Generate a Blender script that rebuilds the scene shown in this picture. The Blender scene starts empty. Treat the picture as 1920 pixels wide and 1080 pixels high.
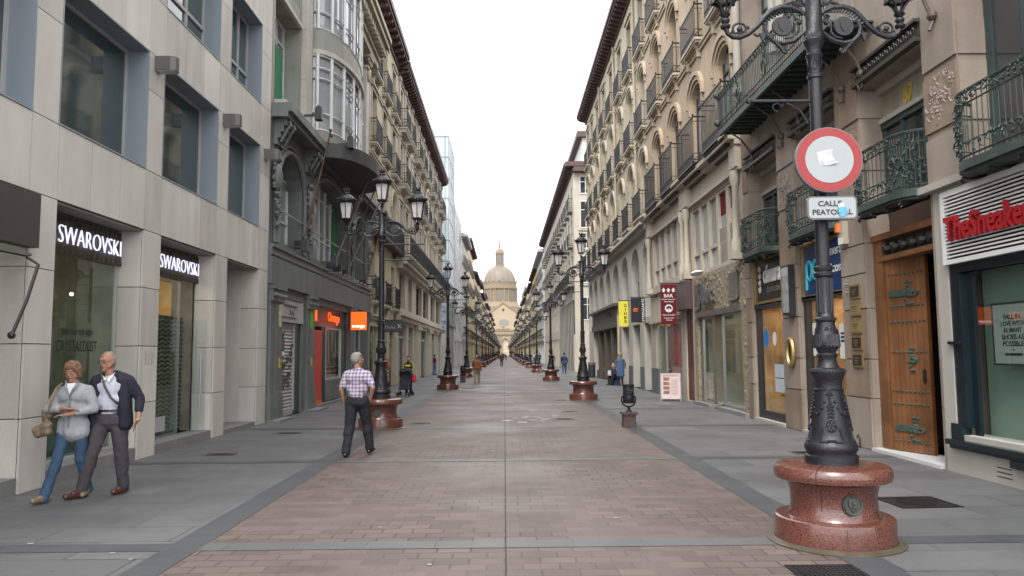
import bpy, bmesh, math, random
from mathutils import Vector, Matrix
from mathutils import noise as mnoise
random.seed(7)
R = math.radians
C = bpy.context.scene.collection
S = bpy.context.scene
# ---------------------------------------------------------------- camera
F_PX = 1420.0
def cam_axes():
    dy = Vector((946-960, -(662-540), -F_PX)).normalized()
    roll = 0.007
    up0 = Vector((-math.sin(roll), math.cos(roll), 0))
    up = (up0 - dy*up0.dot(dy)).normalized()
    dx = dy.cross(up)
    return Matrix((dx, dy, up))
cd = bpy.data.cameras.new('camera'); cam = bpy.data.objects.new('camera', cd); C.objects.link(cam)
cam.matrix_world = Matrix.Translation((0, 0, 1.65)) @ cam_axes().to_4x4()
cd.sensor_width = 36; cd.lens = F_PX/1920*36; cd.clip_start = 0.05; cd.clip_end = 5000
S.camera = cam
S.render.resolution_x = 1024; S.render.resolution_y = 576
# ---------------------------------------------------------------- sky and sun (overcast)
SUN_EL, SUN_ROT = R(52), R(200)
w = bpy.data.worlds.new('World'); S.world = w; w.use_nodes = True
nt = w.node_tree; nt.nodes.clear()
sky = nt.nodes.new('ShaderNodeTexSky'); sky.sky_type = 'NISHITA'; sky.sun_disc = False
sky.sun_elevation = SUN_EL; sky.sun_rotation = SUN_ROT; sky.dust_density = 4; sky.air_density = 1.0
hs = nt.nodes.new('ShaderNodeHueSaturation'); hs.inputs['Saturation'].default_value = 0.16; hs.inputs['Value'].default_value = 1.0
mx = nt.nodes.new('ShaderNodeMix'); mx.data_type = 'RGBA'; mx.inputs[0].default_value = 0.6
mx.inputs[7].default_value = (10.5, 10.6, 10.8, 1)   # cloud layer radiance over the clear sky
bg = nt.nodes.new('ShaderNodeBackground'); bg.inputs[1].default_value = 0.13
wo = nt.nodes.new('ShaderNodeOutputWorld')
nt.links.new(sky.outputs[0], hs.inputs['Color']); nt.links.new(hs.outputs[0], mx.inputs[6])
nt.links.new(mx.outputs[2], bg.inputs[0]); nt.links.new(bg.outputs[0], wo.inputs[0])
sd = bpy.data.lights.new('sun', 'SUN'); sd.energy = 0.9; sd.angle = R(14); sd.color = (1.0, 0.96, 0.9)
sun = bpy.data.objects.new('sun', sd); C.objects.link(sun)
sv = Vector((math.sin(SUN_ROT)*math.cos(SUN_EL), math.cos(SUN_ROT)*math.cos(SUN_EL), math.sin(SUN_EL)))
sun.rotation_euler = sv.to_track_quat('Z', 'Y').to_euler(); sun.location = (0, 0, 60)
S.view_settings.view_transform = 'Standard'; S.view_settings.look = 'None'
S.view_settings.exposure = 1.58; S.view_settings.gamma = 1.0; S.view_settings.use_curve_mapping = False

# ---------------------------------------------------------------- materials
MATS = {}
ALB = 0.78
def mat(name, col, rough=0.7, var=0.12, scale=2.0, bump=0.0, bscale=30.0, metal=0.0, streak=0.0, spec=0.5, speck=0.0, sscale=120.0, coat=0.0, dirt=0.0):
    if name in MATS: return MATS[name]
    m = bpy.data.materials.new(name); m.use_nodes = True; MATS[name] = m
    n = m.node_tree.nodes; l = m.node_tree.links; p = n['Principled BSDF']
    p.inputs['Roughness'].default_value = rough; p.inputs['Metallic'].default_value = metal
    p.inputs['Specular IOR Level'].default_value = spec; p.inputs['Coat Weight'].default_value = coat
    tc = n.new('ShaderNodeTexCoord'); src = tc.outputs['Object']
    nz = n.new('ShaderNodeTexNoise'); nz.inputs['Scale'].default_value = scale; nz.inputs['Detail'].default_value = 5
    l.new(src, nz.inputs['Vector'])
    mr = n.new('ShaderNodeMapRange'); mr.inputs[1].default_value = 0.25; mr.inputs[2].default_value = 0.75
    mr.inputs[3].default_value = 1-var; mr.inputs[4].default_value = 1+var; l.new(nz.outputs['Fac'], mr.inputs[0])
    fac = mr.outputs[0]
    def mul(a, b):
        k = n.new('ShaderNodeMath'); k.operation = 'MULTIPLY'; l.new(a, k.inputs[0]); l.new(b, k.inputs[1]); return k.outputs[0]
    def layer(vec, sc, lo, hi, a, b, det=4):
        t = n.new('ShaderNodeTexNoise'); t.inputs['Scale'].default_value = sc; t.inputs['Detail'].default_value = det
        l.new(vec, t.inputs['Vector']); q = n.new('ShaderNodeMapRange')
        q.inputs[1].default_value = lo; q.inputs[2].default_value = hi; q.inputs[3].default_value = a; q.inputs[4].default_value = b
        l.new(t.outputs['Fac'], q.inputs[0]); return q.outputs[0]
    if streak:
        mp = n.new('ShaderNodeMapping'); mp.inputs['Scale'].default_value = (1.5, 1.5, 0.30); l.new(src, mp.inputs[0])
        fac = mul(fac, layer(mp.outputs[0], 1.6, 0.35, 0.7, 1+streak*0.3, 1-streak*0.8, 6))
    if dirt:
        fac = mul(fac, layer(src, 0.9, 0.5, 0.72, 1.0, 1-dirt, 8))
    if speck:
        fac = mul(fac, layer(src, sscale, 0.36, 0.62, 1-speck, 1+speck, 2))
    cb = n.new('ShaderNodeVectorMath'); cb.operation = 'SCALE'; cb.inputs[0].default_value = [c_*ALB for c_ in col[:3]]; l.new(fac, cb.inputs['Scale'])
    l.new(cb.outputs[0], p.inputs['Base Color'])
    if bump:
        bz = n.new('ShaderNodeTexNoise'); bz.inputs['Scale'].default_value = bscale; bz.inputs['Detail'].default_value = 4; l.new(src, bz.inputs['Vector'])
        bp = n.new('ShaderNodeBump'); bp.inputs['Strength'].default_value = bump; bp.inputs['Distance'].default_value = 0.02
        l.new(bz.outputs['Fac'], bp.inputs['Height']); l.new(bp.outputs[0], p.inputs['Normal'])
    return m
def emit(name, col, strength):
    if name in MATS: return MATS[name]
    m = bpy.data.materials.new(name); m.use_nodes = True; MATS[name] = m
    p = m.node_tree.nodes['Principled BSDF']; p.inputs['Base Color'].default_value = (*[min(1, c) for c in col], 1)
    p.inputs['Emission Color'].default_value = (*col, 1); p.inputs['Emission Strength'].default_value = strength*0.78
    return m
def glass(name, tint, refl=0.12, rough=0.02):
    m = bpy.data.materials.new(name); m.use_nodes = True; MATS[name] = m
    n = m.node_tree.nodes; l = m.node_tree.links; n.remove(n['Principled BSDF'])
    out = n['Material Output']; tr = n.new('ShaderNodeBsdfTransparent'); tr.inputs[0].default_value = (*tint, 1)
    gl = n.new('ShaderNodeBsdfGlossy'); gl.inputs['Roughness'].default_value = rough; gl.inputs['Color'].default_value = (0.9, 0.95, 0.95, 1)
    lw = n.new('ShaderNodeFresnel'); lw.inputs['IOR'].default_value = 1.5
    mr = n.new('ShaderNodeMapRange'); mr.inputs[1].default_value = 0.0; mr.inputs[2].default_value = 1.0
    mr.inputs[3].default_value = refl; mr.inputs[4].default_value = 0.95; l.new(lw.outputs[0], mr.inputs[0])
    ge = n.new('ShaderNodeNewGeometry'); iv = n.new('ShaderNodeMath'); iv.operation = 'SUBTRACT'; iv.inputs[0].default_value = 1.0; l.new(ge.outputs['Backfacing'], iv.inputs[1])
    mb_ = n.new('ShaderNodeMath'); mb_.operation = 'MULTIPLY'; l.new(mr.outputs[0], mb_.inputs[0]); l.new(iv.outputs[0], mb_.inputs[1])
    mix = n.new('ShaderNodeMixShader'); l.new(mb_.outputs[0], mix.inputs[0]); l.new(tr.outputs[0], mix.inputs[1]); l.new(gl.outputs[0], mix.inputs[2])
    l.new(mix.outputs[0], out.inputs[0]); return m

M_PANEL = mat('stone_cladding', (0.62, 0.592, 0.535), 0.65, 0.06, 0.9, 0.12, 60, streak=0.16, speck=0.05, sscale=90)
M_PANELB = mat('stone_cladding_pale', (0.67, 0.645, 0.59), 0.62, 0.06, 0.9, 0.12, 60, streak=0.22, speck=0.05, sscale=90)
M_PANELC = mat('stone_cladding_warm', (0.57, 0.54, 0.485), 0.68, 0.07, 0.9, 0.12, 60, streak=0.22, speck=0.05, sscale=90)
M_JOINT = mat('dark_joint', (0.06, 0.055, 0.05), 0.9)
M_REVEAL = mat('blue_grey_metal', (0.25, 0.29, 0.33), 0.45, 0.05, 1.0, streak=0.08)
M_DGLASS = mat('dark_window_glass', (0.045, 0.068, 0.070), 0.04, 0.6, 0.6, spec=0.9)
M_WGLASS = mat('window_glass', (0.035, 0.04, 0.045), 0.03, 0.6, 0.8, spec=1.0)
M_SKYGLASS = mat('sky_painted_glass', (0.30, 0.33, 0.35), 0.04, 0.35, 0.6, spec=1.0)  # pale base colour paints the sky's reflection into the panes
M_SHOPG = glass('shop_glass', (0.88, 0.95, 0.90), 0.05)
M_CLEARG = glass('clear_glass', (0.95, 0.97, 0.96), 0.03)
M_MILKG = mat('milky_lamp_glass', (0.62, 0.60, 0.60), 0.25, 0.10, 6.0, spec=0.6)
M_STEP = mat('step_granite', (0.21, 0.21, 0.205), 0.6, 0.12, 3, speck=0.12)
M_DSTONE = mat('dark_grey_stone', (0.155, 0.168, 0.163), 0.55, 0.22, 0.9, 0.25, 25, streak=0.28, speck=0.06, dirt=0.25)
M_DBASE = mat('dark_brown_stone', (0.06, 0.035, 0.028), 0.5, 0.2, 8, speck=0.2)
M_GSTONE = mat('grey_green_stone', (0.28, 0.285, 0.255), 0.6, 0.12, 1.0, 0.15, 40, streak=0.22)
M_LSTONE = mat('pale_stone', (0.50, 0.475, 0.42), 0.65, 0.10, 1.2, 0.1, 40, streak=0.15)
M_WFRAME = mat('white_frame', (0.72, 0.73, 0.73), 0.4, 0.04)
M_DGREEN = mat('dark_green_panel', (0.022, 0.04, 0.035), 0.3, 0.2)
M_BLACK = mat('black_metal', (0.018, 0.018, 0.02), 0.45, 0.2, 5)
M_IRON = mat('painted_iron', (0.014, 0.014, 0.016), 0.45, 0.35, 7, 0.15, 60, spec=0.3)
M_LAMP = mat('lamp_cast_iron', (0.013, 0.013, 0.017), 0.40, 0.3, 9, 0.25, 55, spec=0.4)
M_GIRON = mat('green_iron', (0.030, 0.050, 0.042), 0.55, 0.35, 6, 0.2, 50)
M_RUST = mat('rusty_iron', (0.13, 0.07, 0.04), 0.7, 0.4, 6)
M_CREAM = mat('cream_plaster', (0.54, 0.48, 0.345), 0.8, 0.07, 0.6, 0.08, 30, streak=0.10)
M_CREAMW = mat('pale_cream_plaster', (0.52, 0.47, 0.385), 0.75, 0.08, 0.7, 0.08, 30, streak=0.16)
M_BROWN = mat('brown_eaves', (0.085, 0.045, 0.042), 0.6, 0.2, 2)
M_R1 = mat('brown_limestone', (0.295, 0.24, 0.195), 0.65, 0.16, 1.3, 0.2, 30, streak=0.22, speck=0.05, dirt=0.18)
M_R1B = mat('brown_limestone_pale', (0.32, 0.265, 0.215), 0.62, 0.16, 1.7, 0.2, 30, streak=0.25, speck=0.05, dirt=0.2)
M_R1C = mat('brown_limestone_rust', (0.25, 0.185, 0.135), 0.68, 0.2, 2.1, 0.2, 30, streak=0.25, speck=0.06, dirt=0.25)
M_R1L = mat('pale_grey_limestone', (0.40, 0.37, 0.325), 0.7, 0.08, 1.2, 0.1, 40, streak=0.12)
M_R2A = mat('ochre_plaster', (0.44, 0.345, 0.245), 0.8, 0.09, 0.7, 0.08, 30, streak=0.16)
M_R2B = mat('beige_plaster', (0.47, 0.41, 0.31), 0.8, 0.09, 0.7, 0.08, 30, streak=0.18)
M_R2W = mat('pale_stone_frames', (0.48, 0.425, 0.345), 0.7, 0.1, 1.2, 0.1, 40, streak=0.18)
M_WOODD = mat('dark_wood', (0.075, 0.045, 0.032), 0.5, 0.25, 4)
M_DOORW = mat('varnished_door_wood', (0.22, 0.092, 0.034), 0.42, 0.3, 3.0, 0.15, 20, streak=0.45)
M_COPPER = mat('verdigris', (0.045, 0.075, 0.062), 0.6, 0.4, 12)
M_WHITE = mat('white_paint', (0.75, 0.75, 0.74), 0.4, 0.03)
M_PWHITE = mat('white_plaster', (0.66, 0.66, 0.65), 0.75, 0.05, 0.7, streak=0.1)
M_YELLOW = mat('yellow_plaster', (0.62, 0.48, 0.24), 0.8, 0.08, 0.7, streak=0.12)
M_GREYST = mat('grey_render', (0.33, 0.32, 0.30), 0.75, 0.1, 0.8, streak=0.18)
M_CHURCH = mat('church_brick', (0.235, 0.182, 0.125), 0.85, 0.10, 0.15, streak=0.05)
M_CHURCHL = mat('church_pale_stone', (0.36, 0.295, 0.20), 0.85, 0.08, 0.15)
M_DOME = mat('dome_tiles', (0.185, 0.152, 0.122), 0.6, 0.14, 0.4)
M_SHUT = mat('roller_shutter', (0.42, 0.42, 0.40), 0.5, 0.1, 2, metal=0.2)
M_ORANGE = mat('orange_sign', (0.95, 0.16, 0.012), 0.4, 0.02)
M_RED = mat('red_panel', (0.62, 0.035, 0.015), 0.4, 0.06)
M_DRED = mat('dark_red_banner', (0.13, 0.012, 0.018), 0.8, 0.08, spec=0.2)
M_REDL = mat('red_letters', (0.40, 0.010, 0.016), 0.35, 0.05)
M_YBAN = mat('yellow_banner', (0.80, 0.72, 0.05), 0.6, 0.05)
M_BLUE = mat('dark_blue_board', (0.012, 0.045, 0.17), 0.25, 0.15)
M_CYAN = mat('cyan_paint', (0.05, 0.52, 0.70), 0.4, 0.03)
M_GOLD = mat('brass', (0.42, 0.30, 0.12), 0.35, 0.15, metal=0.6)
M_TEAL = mat('dark_teal_frame', (0.006, 0.014, 0.019), 0.3, 0.2)
M_STEEL = mat('brushed_steel', (0.45, 0.45, 0.45), 0.3, 0.1, metal=0.9)
M_LGREY = mat('light_grey_paint', (0.42, 0.42, 0.42), 0.5, 0.05)
M_GRAF = mat('graffiti_ink', (0.02, 0.03, 0.03), 0.7)
M_GRAFR = mat('graffiti_red', (0.35, 0.06, 0.06), 0.7)
M_GREENP = mat('green_poster', (0.10, 0.42, 0.03), 0.6)
M_GBAN = mat('green_banner', (0.03, 0.22, 0.10), 0.6, 0.15)
M_ROCK = mat('rough_rock_face', (0.27, 0.225, 0.155), 0.9, 0.35, 5.0, 1.0, 9, speck=0.25, sscale=22)

def granite(name, col, rough, dark):
    m = mat(name, col, rough, 0.08, 2.0, coat=0.35, dirt=0.22)
    n = m.node_tree.nodes; l = m.node_tree.links; p = n['Principled BSDF']
    lk = p.inputs['Base Color'].links[0].from_socket
    tc = n.new('ShaderNodeTexCoord'); v = n.new('ShaderNodeTexVoronoi'); v.inputs['Scale'].default_value = 150
    l.new(tc.outputs['Object'], v.inputs['Vector'])
    nz = n.new('ShaderNodeTexNoise'); nz.inputs['Scale'].default_value = 95; nz.inputs['Detail'].default_value = 3; l.new(tc.outputs['Object'], nz.inputs['Vector'])
    mr = n.new('ShaderNodeMapRange'); mr.inputs[1].default_value = 0.48; mr.inputs[2].default_value = 0.60; mr.inputs[3].default_value = 1; mr.inputs[4].default_value = dark
    l.new(nz.outputs['Fac'], mr.inputs[0])
    m2 = n.new('ShaderNodeMapRange'); m2.inputs[1].default_value = 0; m2.inputs[2].default_value = 1; m2.inputs[3].default_value = 0.7; m2.inputs[4].default_value = 1.35
    sep = n.new('ShaderNodeSeparateColor'); l.new(v.outputs['Color'], sep.inputs[0]); l.new(sep.outputs[0], m2.inputs[0])
    k = n.new('ShaderNodeMath'); k.operation = 'MULTIPLY'; l.new(mr.outputs[0], k.inputs[0]); l.new(m2.outputs[0], k.inputs[1])
    vm = n.new('ShaderNodeVectorMath'); vm.operation = 'SCALE'; l.new(lk, vm.inputs[0]); l.new(k.outputs[0], vm.inputs['Scale']); l.new(vm.outputs[0], p.inputs['Base Color'])
    return m
M_GRANITE = granite('polished_red_granite', (0.15, 0.052, 0.038), 0.27, 0.35)

def paving(name, c1, c2, mortar, bw, bh, ms, rough, off=0.5, spk=0.12, jlo=0.35, jhi=0.75, bump=0.35):
    c1, c2, mortar = [[v*ALB for v in c_] for c_ in (c1, c2, mortar)]
    m = bpy.data.materials.new(name); m.use_nodes = True; MATS[name] = m
    n = m.node_tree.nodes; l = m.node_tree.links; p = n['Principled BSDF']; p.inputs['Roughness'].default_value = rough
    tc = n.new('ShaderNodeTexCoord')
    wob = n.new('ShaderNodeTexNoise'); wob.inputs['Scale'].default_value = 1.7; l.new(tc.outputs['Object'], wob.inputs['Vector'])
    ws = n.new('ShaderNodeVectorMath'); ws.operation = 'SCALE'; ws.inputs['Scale'].default_value = 0.02; l.new(wob.outputs['Color'], ws.inputs[0])
    ad = n.new('ShaderNodeVectorMath'); ad.operation = 'ADD'; l.new(tc.outputs['Object'], ad.inputs[0]); l.new(ws.outputs[0], ad.inputs[1])
    b = n.new('ShaderNodeTexBrick'); b.offset = off; b.inputs['Scale'].default_value = 1; b.inputs['Brick Width'].default_value = bw; b.inputs['Row Height'].default_value = bh
    b.inputs['Mortar Size'].default_value = ms; b.inputs['Mortar Smooth'].default_value = 0.3; b.inputs['Color1'].default_value = (*c1, 1); b.inputs['Color2'].default_value = (*c2, 1)
    b.inputs['Mortar'].default_value = (*c1, 1); l.new(ad.outputs[0], b.inputs['Vector'])
    # joints show dark only in places
    jn = n.new('ShaderNodeTexNoise'); jn.inputs['Scale'].default_value = 0.55; jn.inputs['Detail'].default_value = 6; l.new(tc.outputs['Object'], jn.inputs['Vector'])
    jr = n.new('ShaderNodeMapRange'); jr.inputs[1].default_value = 0.40; jr.inputs[2].default_value = 0.62; jr.inputs[3].default_value = jlo; jr.inputs[4].default_value = jhi; l.new(jn.outputs['Fac'], jr.inputs[0])
    jf = n.new('ShaderNodeMath'); jf.operation = 'MULTIPLY'; l.new(b.outputs['Fac'], jf.inputs[0]); l.new(jr.outputs[0], jf.inputs[1])
    mix = n.new('ShaderNodeMix'); mix.data_type = 'RGBA'; l.new(jf.outputs[0], mix.inputs[0]); l.new(b.outputs['Color'], mix.inputs[6]); mix.inputs[7].default_value = (*mortar, 1)
    def lay(sc, lo, hi, a, bb, det=5):
        t = n.new('ShaderNodeTexNoise'); t.inputs['Scale'].default_value = sc; t.inputs['Detail'].default_value = det; l.new(tc.outputs['Object'], t.inputs['Vector'])
        q = n.new('ShaderNodeMapRange'); q.inputs[1].default_value = lo; q.inputs[2].default_value = hi; q.inputs[3].default_value = a; q.inputs[4].default_value = bb; l.new(t.outputs['Fac'], q.inputs[0]); return q.outputs[0]
    a = lay(0.35, 0.3, 0.7, 0.90, 1.08); c = lay(75, 0.3, 0.7, 1-spk, 1+spk, 2); d = lay(2.2, 0.52, 0.75, 1.0, 0.80, 8)
    k = n.new('ShaderNodeMath'); k.operation = 'MULTIPLY'; l.new(a, k.inputs[0]); l.new(c, k.inputs[1])
    k2 = n.new('ShaderNodeMath'); k2.operation = 'MULTIPLY'; l.new(k.outputs[0], k2.inputs[0]); l.new(d, k2.inputs[1])
    vm = n.new('ShaderNodeVectorMath'); vm.operation = 'SCALE'; l.new(mix.outputs[2], vm.inputs[0]); l.new(k2.outputs[0], vm.inputs['Scale']); l.new(vm.outputs[0], p.inputs['Base Color'])
    gv = n.new('ShaderNodeTexVoronoi'); gv.inputs['Scale'].default_value = 3.2; l.new(tc.outputs['Object'], gv.inputs['Vector']); gr_ = n.new('ShaderNodeMapRange'); gr_.inputs[1].default_value = 0.045; gr_.inputs[2].default_value = 0.07; gr_.inputs[3].default_value = 0.62; gr_.inputs[4].default_value = 1.0; l.new(gv.outputs['Distance'], gr_.inputs[0])
    k3 = n.new('ShaderNodeMath'); k3.operation = 'MULTIPLY'; l.new(k2.outputs[0], k3.inputs[0]); l.new(gr_.outputs[0], k3.inputs[1]); l.new(k3.outputs[0], vm.inputs['Scale'])
    rr = lay(0.5, 0.35, 0.65, rough-0.12, rough+0.08); l.new(rr, p.inputs['Roughness'])
    bp = n.new('ShaderNodeBump'); bp.inputs['Strength'].default_value = bump; bp.inputs['Distance'].default_value = 0.008; bp.invert = True
    l.new(b.outputs['Fac'], bp.inputs['Height']); l.new(bp.outputs[0], p.inputs['Normal'])
    return m
M_BRICK = paving('brick_paving', (0.142, 0.106, 0.092), (0.100, 0.074, 0.065), (0.03, 0.025, 0.023), 0.285, 0.175, 0.010, 0.64, jlo=0.15, jhi=0.95)
M_SLAB = paving('grey_slab_paving', (0.128, 0.129, 0.131), (0.096, 0.097, 0.100), (0.030, 0.030, 0.030), 1.2, 0.58, 0.010, 0.6, 0.5, 0.14, 0.4, 1.0, 0.15)
M_BAND = paving('dark_granite_strip', (0.070, 0.074, 0.080), (0.060, 0.064, 0.070), (0.03, 0.03, 0.03), 0.62, 0.31, 0.004, 0.55, 0.0, 0.10, 0.3, 0.8, 0.2)
M_BANDW = paving('worn_grey_strip', (0.110, 0.116, 0.116), (0.092, 0.098, 0.10), (0.05, 0.045, 0.045), 0.6, 0.5, 0.006, 0.6, 0.0, 0.12, 0.4, 0.9, 0.2)

# ---------------------------------------------------------------- geometry helpers
def tag(o, label=None, cat=None, group=None, kind=None):
    if label: o['label'] = label
    if cat: o['category'] = cat
    if group: o['group'] = group
    if kind: o['kind'] = kind
    return o
def empty(name, loc=(0, 0, 0), rz=0.0, label=None, cat=None, group=None):
    o = bpy.data.objects.new(name, None); C.objects.link(o); o.location = loc; o.rotation_euler = (0, 0, rz); o.empty_display_size = 0.2
    return tag(o, label, cat, group)
def link(name, me, parent=None, loc=(0, 0, 0), rz=0.0, m=None):
    o = bpy.data.objects.new(name, me); C.objects.link(o); o.location = loc; o.rotation_euler = (0, 0, rz)
    if parent: o.parent = parent
    if m and not me.materials: me.materials.append(m)
    return o
class MB:
    def __init__(s): s.v = []; s.f = []; s.c = []
    def add(s, vs, fs):
        s.c.append((len(s.v), len(s.v)+len(vs), len(s.f), len(s.f)+len(fs)))
        k = len(s.v); s.v += [tuple(p) for p in vs]; s.f += [tuple(i+k for i in f) for f in fs]; return s
    def box(s, x0, x1, y0, y1, z0, z1):
        if x0 > x1: x0, x1 = x1, x0
        if y0 > y1: y0, y1 = y1, y0
        if z0 > z1: z0, z1 = z1, z0
        return s.add([(x0,y0,z0),(x1,y0,z0),(x1,y1,z0),(x0,y1,z0),(x0,y0,z1),(x1,y0,z1),(x1,y1,z1),(x0,y1,z1)],
                     [(0,3,2,1),(4,5,6,7),(0,1,5,4),(1,2,6,5),(2,3,7,6),(3,0,4,7)])
    def quad(s, a, b, c, d): return s.add([a, b, c, d], [(0, 1, 2, 3)])
    def prism(s, pts, y0, y1):      # outline in (x, z), extruded along y
        n = len(pts); vs = [(p[0], y0, p[1]) for p in pts] + [(p[0], y1, p[1]) for p in pts]
        fs = [tuple(range(n)), tuple(range(2*n-1, n-1, -1))] + [(i, (i+1) % n + 0, (i+1) % n + n, i+n)[::-1] for i in range(n)]
        return s.add(vs, fs)
    def prismz(s, pts, z0, z1):     # outline in (x, y), extruded along z
        n = len(pts); vs = [(p[0], p[1], z0) for p in pts] + [(p[0], p[1], z1) for p in pts]
        fs = [tuple(range(n))[::-1], tuple(range(n, 2*n))] + [(i, (i+1) % n, (i+1) % n + n, i+n) for i in range(n)]
        return s.add(vs, fs)
    def prismx(s, pts, x0, x1):     # outline in (y, z), extruded along x
        n = len(pts); vs = [(x0, p[0], p[1]) for p in pts] + [(x1, p[0], p[1]) for p in pts]
        fs = [tuple(range(n))[::-1], tuple(range(n, 2*n))] + [(i, (i+1) % n, (i+1) % n + n, i+n) for i in range(n)]
        return s.add(vs, fs)
    def lathe(s, prof, n=24, c=(0, 0, 0), sx=1, sy=1, cap=True, a0=0.0):
        vs = []; fs = []; m = len(prof)
        for (r, z) in prof:
            for i in range(n):
                a = a0 + 2*math.pi*i/n; vs.append((c[0]+r*sx*math.cos(a), c[1]+r*sy*math.sin(a), c[2]+z))
        for j in range(m-1):
            for i in range(n): fs.append((j*n+i, j*n+(i+1) % n, (j+1)*n+(i+1) % n, (j+1)*n+i))
        if cap: fs.append(tuple(range(n))[::-1]); fs.append(tuple(range((m-1)*n, m*n)))
        return s.add(vs, fs)
    def tube(s, pts, r, n=6, closed=False):
        pts = [Vector(p) for p in pts]; m = len(pts); vs = []; fs = []
        rr = r if isinstance(r, (list, tuple)) else [r]*m
        up = Vector((0, 0, 1)); prev = None
        for i, p in enumerate(pts):
            a = pts[(i-1) % m] if (closed or i > 0) else p; b = pts[(i+1) % m] if (closed or i < m-1) else p
            t = (b-a).normalized() if (b-a).length > 1e-9 else up
            ref = prev if prev is not None else (up if abs(t.z) < 0.9 else Vector((1, 0, 0)))
            u = (ref - t*ref.dot(t))
            if u.length < 1e-6: u = Vector((0, 1, 0)) - t*t.y
            u.normalize(); prev = u; wv = t.cross(u)
            for k in range(n):
                an = 2*math.pi*k/n; vs.append(p + (u*math.cos(an) + wv*math.sin(an))*rr[i])
        for i in range(m if closed else m-1):
            j = (i+1) % m
            for k in range(n): fs.append((i*n+k, i*n+(k+1) % n, j*n+(k+1) % n, j*n+k))
        if not closed: fs.append(tuple(range(n))[::-1]); fs.append(tuple(range((m-1)*n, m*n)))
        return s.add(vs, fs)
    def ball(s, c, r, nu=8, nv=5, sc=(1, 1, 1)):
        vs = [(c[0], c[1], c[2]-r*sc[2])]; fs = []
        for j in range(1, nv):
            t = -math.pi/2 + math.pi*j/nv
            for i in range(nu):
                a = 2*math.pi*i/nu; vs.append((c[0]+r*sc[0]*math.cos(t)*math.cos(a), c[1]+r*sc[1]*math.cos(t)*math.sin(a), c[2]+r*sc[2]*math.sin(t)))
        vs.append((c[0], c[1], c[2]+r*sc[2])); L = len(vs)-1
        for i in range(nu): fs.append((0, 1+(i+1) % nu, 1+i)); fs.append((L, L-nu+i, L-nu+(i+1) % nu))
        for j in range(nv-2):
            for i in range(nu): fs.append((1+j*nu+i, 1+j*nu+(i+1) % nu, 1+(j+1)*nu+(i+1) % nu, 1+(j+1)*nu+i))
        return s.add(vs, fs)
    def cap(s, a, b, ra, rb, n=10, fl=1.0):   # tapered capsule
        a = Vector(a); b = Vector(b); d = b-a; L = d.length; t = d/L if L > 1e-6 else Vector((0, 0, 1))
        st = [(-ra*0.98, ra*0.2), (-ra*0.75, ra*0.66), (-ra*0.35, ra*0.94), (0, ra), (L, rb), (L+rb*0.35, rb*0.94), (L+rb*0.75, rb*0.66), (L+rb*0.98, rb*0.2)]
        ref = Vector((0, 0, 1)) if abs(t.z) < 0.9 else Vector((1, 0, 0)); u = (ref-t*ref.dot(t)).normalized(); wv = t.cross(u); vs = []; fs = []
        for (h, r) in st:
            for k in range(n):
                an = 2*math.pi*k/n; vs.append(a + t*h + u*math.cos(an)*r + wv*math.sin(an)*r*fl)
        m = len(st)
        for j in range(m-1):
            for k in range(n): fs.append((j*n+k, j*n+(k+1) % n, (j+1)*n+(k+1) % n, (j+1)*n+k))
        fs.append(tuple(range(n))[::-1]); fs.append(tuple(range((m-1)*n, m*n))); return s.add(vs, fs)
    def mesh(s, name, m=None, smooth=False, fix=True):
        me = bpy.data.meshes.new(name); me.from_pydata(s.v, [], s.f)
        if fix:
            b = bmesh.new(); b.from_mesh(me); bmesh.ops.recalc_face_normals(b, faces=b.faces); b.to_mesh(me); b.free()
        if smooth:
            me.polygons.foreach_set('use_smooth', [True]*len(me.polygons)); me.set_sharp_from_angle(angle=R(smooth if smooth > 1 else 40))
        if m: me.materials.append(m)
        return me
    def build(s, name, m, parent=None, loc=(0, 0, 0), rz=0.0, smooth=False, fix=True):
        return link(name, s.mesh(name, m, smooth, fix), parent, loc, rz)
def text_mesh(txt, wd, ht, thick=0.01, bold=0.0, shear=0.0, m=None):
    cu = bpy.data.curves.new('t', 'FONT'); cu.body = txt; cu.size = 1; cu.align_x = 'CENTER'; cu.extrude = 0.01; cu.offset = bold; cu.shear = shear; cu.resolution_u = 3
    o = bpy.data.objects.new('t', cu); C.objects.link(o); bpy.context.view_layer.update()
    me = bpy.data.meshes.new_from_object(o.evaluated_get(bpy.context.evaluated_depsgraph_get())); bpy.data.objects.remove(o); bpy.data.curves.remove(cu)
    xs = [v.co.x for v in me.vertices]; ys = [v.co.y for v in me.vertices]; zs = [v.co.z for v in me.vertices]
    cx, cy = (min(xs)+max(xs))/2, (min(ys)+max(ys))/2; kx = wd/(max(xs)-min(xs)); ky = ht/(max(ys)-min(ys)); kz = thick/(max(zs)-min(zs))
    for v in me.vertices: v.co = ((v.co.x-cx)*kx, -(v.co.z-min(zs))*kz, (v.co.y-cy)*ky)
    if m: me.materials.clear(); me.materials.append(m)
    return me
def vary(me, mats, seed=0, n=6):      # each block of a jointed wall gets one of a few stones
    r = random.Random(seed)
    for m in mats: me.materials.append(m)
    ks = [r.choice([0, 0, 0] + list(range(1, len(mats)+1))) for _ in range(len(me.polygons)//n+1)]
    me.polygons.foreach_set('material_index', [ks[i//n] for i in range(len(me.polygons))])
def lettering(txt, wd, ht, m, parent, loc, thick=0.01, bold=0.0, shear=0.0, name='lettering', rz=0.0):
    return link(name, text_mesh(txt, wd, ht, thick, bold, shear, m), parent, loc, rz)
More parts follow.
